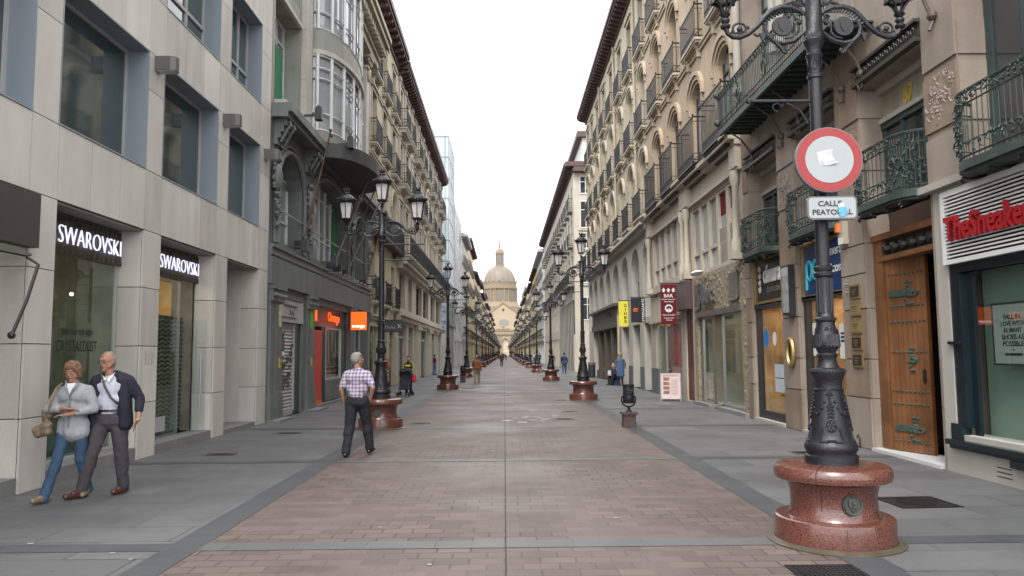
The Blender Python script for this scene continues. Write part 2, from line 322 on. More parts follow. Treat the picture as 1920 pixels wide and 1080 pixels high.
def solidify_eval(mb, voxel, smooth=6, folds=0.0):     # fuses overlapping capsules into one continuous skin
    me = mb.mesh('b', None, False, True); o = bpy.data.objects.new('b', me); C.objects.link(o)
    r = o.modifiers.new('r', 'REMESH'); r.mode = 'VOXEL'; r.voxel_size = voxel; r.use_smooth_shade = True
    if smooth:
        q = o.modifiers.new('s', 'SMOOTH'); q.iterations = smooth; q.factor = 0.5
    bpy.context.view_layer.update()
    out = bpy.data.meshes.new_from_object(o.evaluated_get(bpy.context.evaluated_depsgraph_get())); bpy.data.objects.remove(o); bpy.data.meshes.remove(me)
    if folds:
        for v in out.vertices:
            c = v.co; n1 = mnoise.noise(Vector((c.x*11, c.y*11, c.z*6.5))); n2 = mnoise.noise(Vector((c.x*24+5, c.y*24, c.z*15))); v.co = c + v.normal*(folds*(n1 - abs(n1)*0.4) + folds*0.45*n2)
    out.polygons.foreach_set('use_smooth', [True]*len(out.polygons)); return out

# ---------------------------------------------------------------- building kit (s = metres along the street, z = height, d = metres out from the wall)
class Bld:
    def __init__(b, side, X0, s0, s1, name, label, cat='building', group=None):
        b.sg = 1 if side == 'L' else -1; b.s0, b.s1, b.sm = s0, s1, (s0+s1)/2
        b.root = empty(name, (X0, b.sm, 0), R(90) if side == 'L' else R(-90), label, cat, group)
    def P(b, s, z, d=0.0): return (b.sg*(s-b.sm), -d, z)
    def X(b, s): return b.sg*(s-b.sm)
    def box(b, mb, s0, s1, z0, z1, d0, d1): return mb.box(b.X(s0), b.X(s1), -d0, -d1, z0, z1)
    def part(b, name, mb, m, parent=None, smooth=False): return mb.build(name, m, parent or b.root, smooth=smooth)
    def split(b, name, mb, m, parent=None, smooth=False, axis=0, gap=0.03, vmats=None):   # one part per cluster of pieces that touch along the wall
        sp = sorted((min(mb.v[i][axis] for i in range(c[0], c[1])), max(mb.v[i][axis] for i in range(c[0], c[1])), c) for c in mb.c if c[1] > c[0])
        grp = []; hi = -1e9
        for lo, h_, c in sp:
            if lo > hi+gap: grp.append([])
            grp[-1].append(c); hi = max(hi, h_)
        for g_ in grp:
            k = MB()
            for c in g_: k.add(mb.v[c[0]:c[1]], [tuple(i-c[0] for i in f) for f in mb.f[c[2]:c[3]]])
            o_ = k.build(name, m, parent or b.root, smooth=smooth)
            if vmats: vary(o_.data, vmats, len(grp)+len(k.v))
    def at(b, name, me, s, z, d=0.0, m=None): return link(name, me, b.root, b.P(s, z, d), 0, m)
    def child(b, name, me, par, m=None): return link(name, me, par, (0, 0, 0), 0, m)
    def top(b, name, me, s, z, d, label, cat, group=None, m=None):   # a thing of its own fixed on this facade
        o = link(name, me, None, (0, 0, 0), 0, m)
        b.place(o, s, z, d); return tag(o, label, cat, group)
    def place(b, o, s, z, d):
        X0 = b.root.location.x; o.location = (X0 + (d if b.sg > 0 else -d), s, z); o.rotation_euler = (0, 0, R(90) if b.sg > 0 else R(-90))
    def thing(b, name, s, z, d, label, cat, group=None):
        o = empty(name, label=label, cat=cat, group=group); b.place(o, s, z, d); return o
def arc_pts(a, c, z1, rise, n=10):   # from left spring to right spring over the top
    hw = (c-a)/2; cx = (a+c)/2
    return [(cx - hw*math.cos(math.pi*i/n), z1 - rise + rise*math.sin(math.pi*i/n)) for i in range(n+1)]
def facade(b, s0, s1, z0, z1, ops, m, t=0.3, name='wall', depth=9.0, joints=None, ends=True):
    """ops: (sa, sb, za, zb, rise) openings; rise > 0 gives an arched head."""
    mb = MB(); xs = sorted(set([s0, s1] + [o[0] for o in ops] + [o[1] for o in ops])); zs = sorted(set([z0, z1] + [o[2] for o in ops] + [o[3] for o in ops]))
    xs = [x for x in xs if s0 <= x <= s1]; zs = [z for z in zs if z0 <= z <= z1]
    P = b.P
    for i in range(len(xs)-1):
        run = None
        for j in range(len(zs)-1):
            cx, cz = (xs[i]+xs[i+1])/2, (zs[j]+zs[j+1])/2
            hole = any(o[0] < cx < o[1] and o[2] < cz < o[3] for o in ops)
            if not hole:
                if run is None: run = zs[j]
            if hole and run is not None: mb.quad(P(xs[i], run), P(xs[i+1], run), P(xs[i+1], zs[j]), P(xs[i], zs[j])); run = None
        if run is not None: mb.quad(P(xs[i], run), P(xs[i+1], run), P(xs[i+1], zs[-1]), P(xs[i], zs[-1]))
    for o in ops:
        a, c, za, zb = o[:4]; rise = o[4] if len(o) > 4 else 0
        if rise <= 0: mb.quad(P(a, zb), P(c, zb), P(c, zb, -t), P(a, zb, -t)); zt = zb
        else:
            pts = arc_pts(a, c, zb, rise); zt = zb - rise
            for i in range(len(pts)-1):
                p, q = pts[i], pts[i+1]; mb.quad(P(p[0], p[1]), P(q[0], q[1]), P(q[0], zb), P(p[0], zb)); mb.quad(P(p[0], p[1]), P(q[0], q[1]), P(q[0], q[1], -t), P(p[0], p[1], -t))
        mb.quad(P(a, za), P(a, zt), P(a, zt, -t), P(a, za, -t)); mb.quad(P(c, za), P(c, zt), P(c, zt, -t), P(c, za, -t)); mb.quad(P(a, za), P(c, za), P(c, za, -t), P(a, za, -t))
    if ends:
        D = -depth
        for s in (s0, s1): mb.quad(P(s, z0), P(s, z0, D), P(s, z1, D), P(s, z1))
        mb.quad(P(s0, z1), P(s1, z1), P(s1, z1, D), P(s0, z1, D)); mb.quad(P(s0, z0, D), P(s1, z0, D), P(s1, z1, D), P(s0, z1, D))
    return mb.build(name, m, b.root, fix=False)
CACHE = {}
def window_meshes(w_, h, style, fm, pm):
    k = ('w', round(w_, 2), round(h, 2), style, fm.name, pm.name)
    if k in CACHE: return CACHE[k]
    f = MB(); hw = w_/2; t = 0.06
    def bar(x0, x1, z0, z1, y0=0.0, y1=0.07): f.box(x0, x1, y0, y1, z0, z1)
    bar(-hw, -hw+t, 0, h); bar(hw-t, hw, 0, h); bar(-hw+t, hw-t, 0, t+0.03); bar(-hw+t, hw-t, h-t, h)
    if style in ('french', 'french_s'):
        tz = h*0.76 if h > 1.9 else h-0.06
        bar(-0.05, 0.05, t+0.03, tz, -0.01, 0.06)
        if h > 1.9: bar(-hw+t, hw-t, tz, tz+0.06, -0.005, 0.06)
        if style == 'french':
            for zz in (0.32, 0.55):
                bar(-hw+t, -0.05, h*zz, h*zz+0.03, 0.01, 0.05); bar(0.05, hw-t, h*zz, h*zz+0.03, 0.01, 0.05)
        bar(-hw+t, -0.05, t+0.03, h*0.22, 0.015, 0.05); bar(0.05, hw-t, t+0.03, h*0.22, 0.015, 0.05)
    elif style == 'cross': bar(-0.03, 0.03, t+0.03, h-t); bar(-hw+t, -0.03, h*0.66, h*0.66+0.05); bar(0.03, hw-t, h*0.66, h*0.66+0.05)
    elif style == 'split': bar(-hw+t, hw-t, h*0.36, h*0.36+0.07)
    elif style == 'grid':
        nx = max(2, round(w_/0.55)); nz = max(2, round(h/0.6))
        for i in range(1, nx): x = -hw + w_*i/nx; bar(x-0.025, x+0.025, t+0.03, h-t)
        for j in range(1, nz): bar(-hw+t, hw-t, h*j/nz-0.02, h*j/nz+0.02, 0.015, 0.055)
    elif style == 'tall':
        nx = max(2, round(w_/0.8))
        for i in range(1, nx): x = -hw + w_*i/nx; bar(x-0.04, x+0.04, t+0.03, h-t, -0.01)
        for zz in (0.30, 0.78): bar(-hw+t, hw-t, h*zz, h*zz+0.05, 0.0, 0.06)
    p = MB(); p.box(-hw+0.01, hw-0.01, 0.045, 0.055, 0.01, h-0.01)
    CACHE[k] = (f.mesh('window_frame', fm), p.mesh('pane', pm)); return CACHE[k]
def add_window(b, s, z, w_, h, style, fm, pm, d=0.22, name='window'):
    f, p = window_meshes(w_, h, style, fm, pm); o = link(name, f, b.root, b.P(s, z, -d)); link('pane', p, o); return o
def balcony_meshes(w_, d, style, sm, rm, h=1.08):
    k = ('b', w_, d, style, sm.name, rm.name, h)
    if k in CACHE: return CACHE[k]
    a = MB(); hw = w_/2
    a.box(-hw, hw, -d, 0, -0.07, 0); a.box(-hw+0.05, hw-0.05, -d+0.04, 0, -0.14, -0.07)
    if style == 'bowl': a.prismx([(0, -0.14), (-d+0.06, -0.14), (-d*0.55, -0.32), (0, -0.42)], -hw+0.12, hw-0.12)
    if style in ('std', 'white'):
        for x in (-hw*0.66, hw*0.66): a.prismx([(0, -0.14), (-d*0.8, -0.14), (-d*0.45, -0.26), (-0.1, -0.5), (0, -0.52)], x-0.07, x+0.07)
    if style == 'white': a.prismx([(0, -0.14), (-d+0.03, -0.14), (-d*0.8, -0.26), (0, -0.30)], -hw+0.06, hw-0.06)
    r = MB(); e = 0.035; y = -d+0.03
    def rail(z, t=0.02): r.box(-hw+e-t, hw-e+t, y-t, y+t, z-t, z+t); r.box(-hw+e-t, -hw+e+t, y+t, -0.0, z-t, z+t); r.box(hw-e-t, hw-e+t, y+t, -0.0, z-t, z+t)
    rail(h-0.02, 0.02); rail(0.06, 0.014); rail(0.26, 0.01)
    if h > 0.9: rail(h-0.16, 0.009)
    n = max(4, int((w_-0.07)/0.115))
    for i in range(n+1):
        x = -hw+e + (w_-2*e)*i/n; r.box(x-0.008, x+0.008, y-0.008, y+0.008, 0, h-0.03)
        if i < n:
            x2 = x + (w_-2*e)/n; r.tube([(x, y, 0.07), ((x+x2)/2, y-0.012, 0.16), (x2, y, 0.25)], 0.009, 4); r.tube([(x2, y, 0.07), ((x+x2)/2, y-0.012, 0.16), (x, y, 0.25)], 0.009, 4)
    m = max(2, int(d/0.115))
    for sx in (-hw+e, hw-e):
        for i in range(1, m): yy = y + (-y)*i/m; r.box(sx-0.008, sx+0.008, yy-0.008, yy+0.008, 0, h-0.03)
        r.tube([(sx, y, 0.07), (sx, y/2, 0.2), (sx, -0.02, 0.25)], 0.012, 4)
    if style in ('bowl', 'std'):
        for sx in (-hw+e, hw-e): r.ball((sx, y, h+0.03), 0.035, 6, 4)
    CACHE[k] = (a.mesh('balcony_slab', sm), r.mesh('railing', rm, fix=False)); return CACHE[k]
def add_balcony(b, s, z, w_, d, style, sm, rm, h=1.08):
    a, r = balcony_meshes(w_, d, style, sm, rm, h); o = link('balcony', a, b.root, b.P(s, z, 0.0)); link('railing', r, o); return o
def hood_mesh(w_, h, rise, m, kind='arch'):
    k = ('h', w_, h, rise, m.name, kind)
    if k in CACHE: return CACHE[k]
    a = MB(); hw = w_/2
    if kind == 'arch':
        for (o0, o1, dd) in ((0.10, 0.24, 0.06), (0.24, 0.36, 0.11)):
            p0 = [(-(hw+o0)*math.cos(math.pi*i/12), h-rise+(rise+o0)*math.sin(math.pi*i/12)) for i in range(13)]
            p1 = [(-(hw+o1)*math.cos(math.pi*i/12), h-rise+(rise+o1)*math.sin(math.pi*i/12)) for i in range(13)]
            for i in range(12):
                q = [p0[i], p0[i+1], p1[i+1], p1[i]]; a.prism(q, -dd, 0.0)
            for sx in (-1, 1): a.box(sx*(hw+o0), sx*(hw+o1), -dd, 0, h-rise-0.35 if o0 < 0.2 else h-rise-0.12, h-rise)
        for sx in (-1, 1): a.box(sx*(hw+0.06), sx*(hw+0.16), -0.03, 0, 0, h-rise-0.35)
    else:
        for sx in (-1, 1): a.box(sx*(hw+0.02), sx*(hw+0.16), -0.04, 0, 0, h)
        a.box(-hw-0.16, hw+0.16, -0.05, 0, h, h+0.16); a.box(-hw-0.24, hw+0.24, -0.13, 0, h+0.16, h+0.24)
        if kind == 'ped': a.prism([(-hw-0.2, h+0.24), (hw+0.2, h+0.24), (0, h+0.5)], -0.1, 0)
    CACHE[k] = a.mesh('hood_moulding', m); return CACHE[k]
def add_hood(b, s, z, w_, h, rise, m, kind='arch'): return link('hood_moulding', hood_mesh(w_, h, rise, m, kind), b.root, b.P(s, z, 0.0))
def eaves(b, s0, s1, z, over, m, step=0.55, hgt=0.7, roof=True, name='eaves', rm=None):
    mb = MB(); b.box(mb, s0, s1, z+hgt*0.45, z+hgt*0.62, 0, over); b.box(mb, s0, s1, z+hgt*0.62, z+hgt, 0, over+0.08); b.box(mb, s0, s1, z, z+hgt*0.16, 0.0, 0.10)
    n = int((s1-s0)/step); P = b.P
    for i in range(n):
        s = s0 + (i+0.5)*(s1-s0)/n; x = b.X(s); mb.prismx([(0, z+hgt*0.45), (-over*0.92, z+hgt*0.45), (-over*0.85, z+hgt*0.3), (-over*0.3, z+hgt*0.16), (0, z+hgt*0.05)], x-0.09, x+0.09)
    b.part(name, mb, m)
    if roof:
        r = MB(); r.prismx([(-over-0.08, z+hgt), (8.9, z+hgt), (8.9, z+hgt+1.9)], b.X(s0), b.X(s1)); b.part('roof', r, rm or M_BROWN)
def course(b, s0, s1, z0, z1, d, m, name='string_course'):
    mb = MB(); b.box(mb, s0, s1, z0, z1-(z1-z0)*0.4, 0, d*0.6); b.box(mb, s0, s1, z1-(z1-z0)*0.4, z1, 0, d); return b.part(name, mb, m)
def interior(b, s0, s1, z0, z1, d0, depth, wm, lm=None, fm=None, shade=None):
    """a shop room behind the glass: back wall, sides, floor, ceiling and its lit ceiling lamps"""
    mb = MB(); P = b.P; a, c = -d0, -d0-depth
    mb.quad(P(s0, z0, c), P(s1, z0, c), P(s1, z1, c), P(s0, z1, c))
    for s in (s0, s1): mb.quad(P(s, z0, a), P(s, z0, c), P(s, z1, c), P(s, z1, a))
    mb.quad(P(s0, z0, a), P(s1, z0, a), P(s1, z0, c), P(s0, z0, c)); mb.quad(P(s0, z1, a), P(s1, z1, a), P(s1, z1, c), P(s0, z1, c))
    o = mb.build('shop_room', wm, b.root, fix=False)
    if lm:
        k = MB()
        for i in range(3): s = s0 + (s1-s0)*(i+0.5)/3; b.box(k, s-0.12, s+0.12, z1-0.05, z1-0.01, -(d0+depth*0.35)-0.12, -(d0+depth*0.35)+0.12); b.box(k, s-0.12, s+0.12, z1-0.05, z1-0.01, -(d0+depth*0.75)-0.12, -(d0+depth*0.75)+0.12)
        k.build('ceiling_lamps', lm, o)
    return o
def pane_at(b, s0, s1, z0, z1, d, m, name='shop_window', parent=None):
    mb = MB(); b.box(mb, s0, s1, z0, z1, d-0.01, d); return b.part(name, mb, m, parent)
def frame_at(b, s0, s1, z0, z1, d0, d1, t, m, name='window_frame', cols=(), rows=(), parent=None):
    mb = MB(); b.box(mb, s0, s0+t, z0, z1, d0, d1); b.box(mb, s1-t, s1, z0, z1, d0, d1); b.box(mb, s0+t, s1-t, z0, z0+t, d0, d1); b.box(mb, s0+t, s1-t, z1-t, z1, d0, d1)
    for c_ in cols: b.box(mb, c_-t/2, c_+t/2, z0+t, z1-t, d0+0.002, d1-0.002)
    for r_ in rows: b.box(mb, s0+t, s1-t, r_-t/2, r_+t/2, d0+0.004, d1-0.004)
    return b.part(name, mb, m, parent)
# ================================================================ GROUND
def sheet(name, x0, x1, y0, y1, z, m, nx=1, ny=1):
    mb = MB()
    for i in range(nx):
        for j in range(ny):
            a, c = x0+(x1-x0)*i/nx, x0+(x1-x0)*(i+1)/nx; e, f = y0+(y1-y0)*j/ny, y0+(y1-y0)*(j+1)/ny
            mb.quad((a, e, z), (c, e, z), (c, f, z), (a, f, z))
    return tag(mb.build(name, m, fix=False), kind='structure')
sheet('ground', -1500, 1500, -60, 2500, -0.02, mat('far_ground', (0.20, 0.195, 0.19), 0.8, 0.1, 0.1))
sheet('road', -2.93, 2.97, -6, 465, 0.0, M_BRICK)
sheet('pavement', -6.6, -2.93, -6, 465, 0.0, M_SLAB)
sheet('pavement', 2.97, 9.0, -6, 465, 0.0, M_SLAB)
sheet('kerb_strip', -2.93, -2.62, -6, 465, 0.004, M_BAND)
sheet('kerb_strip', 2.66, 2.97, -6, 465, 0.004, M_BAND)
yb = 6.60
i = 0
mbd, mbw, mbc = MB(), MB(), MB()
while yb < 200:
    mbd.quad((-5.85, yb, 0.004), (-2.93, yb, 0.004), (-2.93, yb+0.26, 0.004), (-5.85, yb+0.26, 0.004))
    mbd.quad((2.97, yb, 0.004), (6.1, yb, 0.004), (6.1, yb+0.26, 0.004), (2.97, yb+0.26, 0.004))
    mbw.quad((-2.62, yb, 0.004), (2.66, yb, 0.004), (2.66, yb+0.26, 0.004), (-2.62, yb+0.26, 0.004))
    yb += 5.19
tag(mbd.build('cross_strip', M_BAND, fix=False), kind='structure'); tag(mbw.build('worn_cross_strip', M_BANDW, fix=False), kind='structure')
mbc.box(-0.006, 0.004, -2, 200, 0.0, 0.005); tag(mbc.build('drain_joint', mat('joint_dark', (0.03, 0.028, 0.026), 0.9)), kind='structure')
# iron covers set in the paving
def cover(x, y, w_, l_, name, label, rz=0.0, grate=False, frame=M_IRON, group=None):
    o = empty(name, (x, y, 0), rz, label, 'drain cover' if grate else 'manhole cover', group)
    f = MB(); t = 0.035
    f.box(-w_/2, w_/2, -l_/2, -l_/2+t, 0.004, 0.010); f.box(-w_/2, w_/2, l_/2-t, l_/2, 0.004, 0.010); f.box(-w_/2, -w_/2+t, -l_/2+t, l_/2-t, 0.004, 0.010); f.box(w_/2-t, w_/2, -l_/2+t, l_/2-t, 0.004, 0.010)
    f.build('frame', frame, o); g = MB()
    if grate:
        g.box(-w_/2+t, w_/2-t, -l_/2+t, l_/2-t, 0.001, 0.003)
        n = int(w_/0.04)
        for i in range(1, n): x_ = -w_/2+t+(w_-2*t)*i/n; g.box(x_-0.008, x_+0.008, -l_/2+t, l_/2-t, 0.003, 0.009)
        for j in range(1, 5): y_ = -l_/2+t+(l_-2*t)*j/5; g.box(-w_/2+t, w_/2-t, y_-0.008, y_+0.008, 0.003, 0.0095)
    else:
        r = min(w_, l_)/2-t-0.01; g.box(-w_/2+t, w_/2-t, -l_/2+t, l_/2-t, 0.003, 0.006)
        g.lathe([(r, 0.006), (r, 0.010), (r-0.03, 0.010), (r-0.03, 0.0075)], 28, cap=False)
        k = 0
        for a in range(-7, 8):
            for c_ in range(-7, 8):
                xx, yy = a*r/8, c_*r/8
                if xx*xx+yy*yy < (r-0.05)**2: g.box(xx-0.016, xx+0.016, yy-0.009, yy+0.009, 0.006, 0.010)
    g.build('lid', M_IRON, o); return o
M_CLID = mat('worn_cover_metal', (0.10, 0.085, 0.075), 0.5, 0.3, 12)
cover(4.46, 8.33, 0.66, 0.58, 'manhole_cover', 'patterned round iron manhole lid on the grey slabs just behind the nearest lamp plinth', 0.05)
cover(2.40, 5.80, 0.52, 0.34, 'drain_grate', 'rectangular iron drain grate in the brick paving in front of the nearest lamp plinth', 0, True)
for (x, y, wd, ld, lb) in ((-2.0, 18.2, 0.5, 0.3, 'small dark cover in the bricks right of the near left lamp plinth'), (-0.7, 41.0, 0.7, 0.35, 'flat cover in the bricks ahead of the man in the brown jumper'),
        (-1.7, 35.6, 0.5, 0.35, 'cover in the bricks right of the second left lamp plinth'), (1.8, 21.4, 0.45, 0.3, 'dark cover in the bricks left of the iron litter bin'), (1.95, 26.4, 0.4, 0.3, 'small cover in the bricks beside the second right lamp plinth'),
        (1.45, 19.0, 0.6, 0.5, 'pale round cover beside the white stains in the middle of the street'), (0.05, 29.6, 0.5, 0.3, 'cover on the centre line of the street beyond the white stains'),
        (-4.75, 12.85, 0.5, 0.3, 'cover in the left pavement below the shop doorway step'), (-4.55, 16.2, 0.5, 0.3, 'cover in the left pavement near the roller shutter shop'), (4.9, 12.4, 0.5, 0.35, 'cover in the right pavement in front of the open wooden door'), (4.9, 23.2, 0.5, 0.12, 'narrow slot cover in front of the folding menu board')):
    cover(x, y, wd, ld, 'manhole_cover', lb, 0, False, M_CLID)
# pale stains on the bricks
M_STAIN = mat('pale_stain', (0.20, 0.19, 0.185), 0.5, 0.4, 9)
st = MB(); rs = random.Random(3)
for i in range(26):
    x = rs.gauss(0.75, 0.35); y = rs.choice([rs.gauss(18.6, 0.9), rs.gauss(19.2, 0.5), rs.uniform(21, 60)])
    if y > 20.5: x = rs.gauss(0.25, 0.25)
    r = rs.uniform(0.03, 0.16); n = 9
    st.add([(x+r*rs.uniform(0.5, 1.3)*math.cos(2*math.pi*k/n), y+r*1.3*rs.uniform(0.5, 1.3)*math.sin(2*math.pi*k/n), 0.0045+0.0001*(i % 9)) for k in range(n)], [tuple(range(n))])
tag(st.build('paving_stains', M_STAIN, fix=False), kind='stuff')
lt = MB()
for (x, y) in ((-3.3, 6.55), (-3.05, 6.35), (-2.4, 7.3), (-4.2, 6.9), (-1.95, 8.6), (2.05, 11.2), (2.45, 10.7), (-3.6, 8.9), (-1.2, 7.4), (-0.6, 6.1), (1.1, 7.7), (-2.8, 12.6), (0.4, 9.2), (3.4, 5.6), (-4.3, 9.8), (-0.2, 13), (1.6, 14.5)):
    a = rs.uniform(0, 3); r = rs.uniform(0.012, 0.03)
    lt.add([(x+r*math.cos(a+k*1.57)*(1+0.4*(k % 2)), y+r*math.sin(a+k*1.57), 0.007) for k in range(4)], [(0, 1, 2, 3)])
tag(lt.build('litter_specks', mat('paper_litter', (0.36, 0.34, 0.28), 0.8), fix=False), kind='stuff')

# ================================================================ LEFT 1: stone-clad modern building with the jewellery shop
b = Bld('L', -5.85, 3.0, 18.72, 'clad_building', 'modern building clad in beige stone panels with deep square windows and a jewellery shop')
# piers and panels stand proud of a dark backing so that the open joints read as lines
OP1 = [(5.2, 9.31), (9.86, 12.25), (12.87, 15.35), (15.98, 18.03)]
WN = [(4.4, 6.0), (6.73, 9.26), (9.81, 12.25), (12.81, 15.30), (15.90, 17.95)]
g = 0.006
pn = MB(); T = 0.03
def pan(s0, s1, z0, z1): b.box(pn, s0+g, s1-g, z0+g, z1-g, -T, 0.0)
piers = [(3.0, 5.2), (9.31, 9.86), (12.25, 12.87), (15.35, 15.98), (18.03, 18.72)]
for (a, c) in piers:
    for (z0, z1) in ((0.0, 0.9), (0.9, 1.81), (1.81, 2.76), (2.76, 3.70)): pan(a, c, z0, z1)
wp = [(3.0, 4.4), (6.0, 6.73), (9.26, 9.81), (12.25, 12.81), (15.30, 15.90), (17.95, 18.72)]
for fz in (3.7, 6.70, 9.70):
    cuts = sorted(set([3.0, 4.4, 5.2, 6.0, 6.73, 7.57, 8.42, 9.26, 9.84, 10.64, 11.45, 12.25, 12.84, 13.67, 14.50, 15.32, 15.93, 16.6, 17.28, 17.96, 18.72]))
    for i in range(len(cuts)-1): pan(cuts[i], cuts[i+1], fz, fz+1.0)
    for (a, c) in wp: pan(a, c, fz+1.0, fz+2.35); pan(a, c, fz+2.35, fz+3.0)
for i in range(8): pan(3.0+i*1.965, 3.0+(i+1)*1.965, 12.7, 14.0)
vary(b.part('stone_panels', pn, M_PANEL).data, [M_PANELB, M_PANELC], 4)
bk = facade(b, 3.0, 18.72, 0, 13.98, [(a, c, -0.01, 3.69) for a, c in OP1] + [(a, c, fz+1.0, fz+3.0) for fz in (3.7, 6.7, 9.7) for a, c in WN], M_JOINT, 0.0)
bk.location = (0, T+0.002, 0)
# pier returns (side faces of the piers) in the same stone
pr = MB()
for (a, c) in piers:
    for s_ in (a, c):
        if s_ in (3.0, 18.72): continue
        for (z0, z1) in ((0.0, 0.9), (0.9, 1.81), (1.81, 2.76), (2.76, 3.69)):
            (b.box(pr, s_, s_+0.02, z0+g, z1-g, -0.42, -T-0.004) if s_ == a else b.box(pr, s_-0.02, s_, z0+g, z1-g, -0.42, -T-0.004))
b.split('pier_return', pr, M_PANEL, vmats=[M_PANELB, M_PANELC])
sf = MB()
for (a, c) in OP1: b.box(sf, a+0.02, c-0.02, 3.66, 3.69, -0.42, -T-0.004)
b.split('shop_soffit', sf, mat('soffit_stone', (0.26, 0.245, 0.22), 0.7, 0.08, 1.5, streak=0.1))
for fz in (4.7, 7.7, 10.7):
    for (a, c) in WN:
        o = MB(); z0, z1 = fz, fz+2.0; q = 0.02
        b.box(o, a, a+q, z0, z1, -0.42, 0.004); b.box(o, c-q, c, z0, z1, -0.42, 0.004); b.box(o, a+q, c-q, z1-q, z1, -0.42, 0.004); b.box(o, a+q, c-q, z0, z0+q, -0.42, 0.012)
        w1 = b.part('window', o, M_REVEAL)
        fm = MB(); t = 0.05; a2, c2, y0, y1 = a+q, c-q, z0+q, z1-q
        b.box(fm, a2, a2+t, y0, y1, -0.40, -0.34); b.box(fm, c2-t, c2, y0, y1, -0.40, -0.34); b.box(fm, a2+t, c2-t, y0, y0+t, -0.40, -0.34); b.box(fm, a2+t, c2-t, y1-t, y1, -0.40, -0.34)
        if fz > 7:
            m_ = (a2+c2)/2+0.35; b.box(fm, m_-0.03, m_+0.03, y0+t, y1-t, -0.39, -0.335); b.box(fm, a2+t, m_-0.03, y0+0.62, y0+0.69, -0.39, -0.335); b.box(fm, m_+0.03, c2-t, y0+0.62, y0+0.69, -0.39, -0.335)
        fm.build('frame', M_LGREY, w1); pn2 = MB(); b.box(pn2, a2+0.01, c2-0.01, y0+0.01, y1-0.01, -0.385, -0.375); pn2.build('pane', M_DGLASS, w1)
# steps
stp = MB()
for (a, c) in OP1[:2]: b.box(stp, a+0.021, c-0.021, 0, 0.20, -0.6, -0.012)
b.box(stp, 12.891, 15.329, 0, 0.17, -0.6, -0.012); b.box(stp, 16.0, 18.01, 0, 0.10, -3.0, -0.012)
b.split('granite_step', stp, M_STEP)
# shop window 1: display room
M_ROOM = mat('shop_interior_wall', (0.20, 0.19, 0.15), 0.8, 0.5, 1.8)
M_SHOPL = emit('warm_shop_lamp', (1.0, 0.84, 0.62), 10.0)
interior(b, 5.25, 12.2, 0.2, 3.64, 0.43, 3.2, M_ROOM, M_SHOPL)
pane_at(b, 9.89, 12.22, 0.2, 3.65, -0.40, M_SHOPG); frame_at(b, 9.89, 12.22, 0.2, 3.65, -0.43, -0.38, 0.035, M_LGREY)
pane_at(b, 5.25, 9.28, 0.2, 3.05, -0.40, M_SHOPG)
dm = MB(); b.box(dm, 10.95, 11.25, 0.2, 3.6, -2.2, -1.9); b.part('inner_column', dm, mat('column_cream', (0.42, 0.40, 0.33), 0.7))
dp = MB(); b.box(dp, 11.3, 11.48, 1.55, 2.5, -1.75, -1.72); b.part('yellow_poster', dp, mat('lime_poster', (0.55, 0.52, 0.03), 0.6))
dk = MB(); b.box(dk, 10.1, 10.75, 1.15, 2.45, -1.5, -1.46); b.part('photo_poster', dk, mat('sepia_poster', (0.15, 0.10, 0.06), 0.6, 0.6, 5.0))
dd = MB(); b.box(dd, 10.0, 11.9, 0.2, 0.95, -1.3, -0.75); dd.lathe([(0.36, 0.0), (0.40, 0.35), (0.42, 0.7), (0.33, 1.0), (0.2, 1.15)], 22, b.P(11.05, 0.95, -1.0), 1, 0.35); b.part('display_bust', dd, mat('teal_display', (0.03, 0.075, 0.06), 0.3, 0.5, 9))
dl = MB(); dl.ball(b.P(11.85, 2.62, -0.9), 0.028); b.part('spot_lamp', dl, emit('spot', (1, 0.75, 0.45), 5))
dw = MB(); b.box(dw, 11.5, 12.0, 0.95, 1.55, -1.5, -1.4); b.part('white_screen', dw, M_WHITE)
o = b.thing('window_lettering', 11.15, 1.80, -0.385, 'dark words DISCOVER THE NEW CRYSTALDUST stuck on the display window', 'lettering')
M_INK = mat('dark_ink', (0.01, 0.012, 0.012), 0.6)
lettering('CRYSTALDUST', 1.05, 0.16, M_INK, o, (0, 0, 0), 0.003); lettering('DISCOVER THE NEW', 0.8, 0.08, M_INK, o, (0, 0, 0.2), 0.003)
# lit shop signs
M_LET = emit('lit_sign_letter', (0.80, 0.80, 1.0), 0.42); M_SPANEL = mat('brown_sign_panel', (0.05, 0.043, 0.03), 0.35, 0.7, 9, 0.2, 12)
def swsign(s1, lb):
    o = b.thing('shop_sign', s1-0.93, 3.36, -0.34, lb, 'shop sign')
    k = MB(); k.box(-0.93-0.35, 0.96, -0.0, 0.03, -0.27, 0.27)
    for i in range(16):
        x = -1.22+i*0.14; k.box(x, x+0.025, -0.012, 0, 0.14+0.03*(i % 3), 0.26); k.box(x+0.06, x+0.08, -0.012, 0, -0.26, -0.17-0.02*(i % 2))
    k.build('sign_panel', M_SPANEL, o)
    lettering('SWAROVSKI', 1.70, 0.245, M_LET, o, (0.02, -0.03, 0.0), 0.02, -0.026); return o
swsign(12.19, 'lit white SWAROVSKI letters above the wide display window left of the doorway')
swsign(15.29, 'lit white SWAROVSKI letters above the shop doorway')
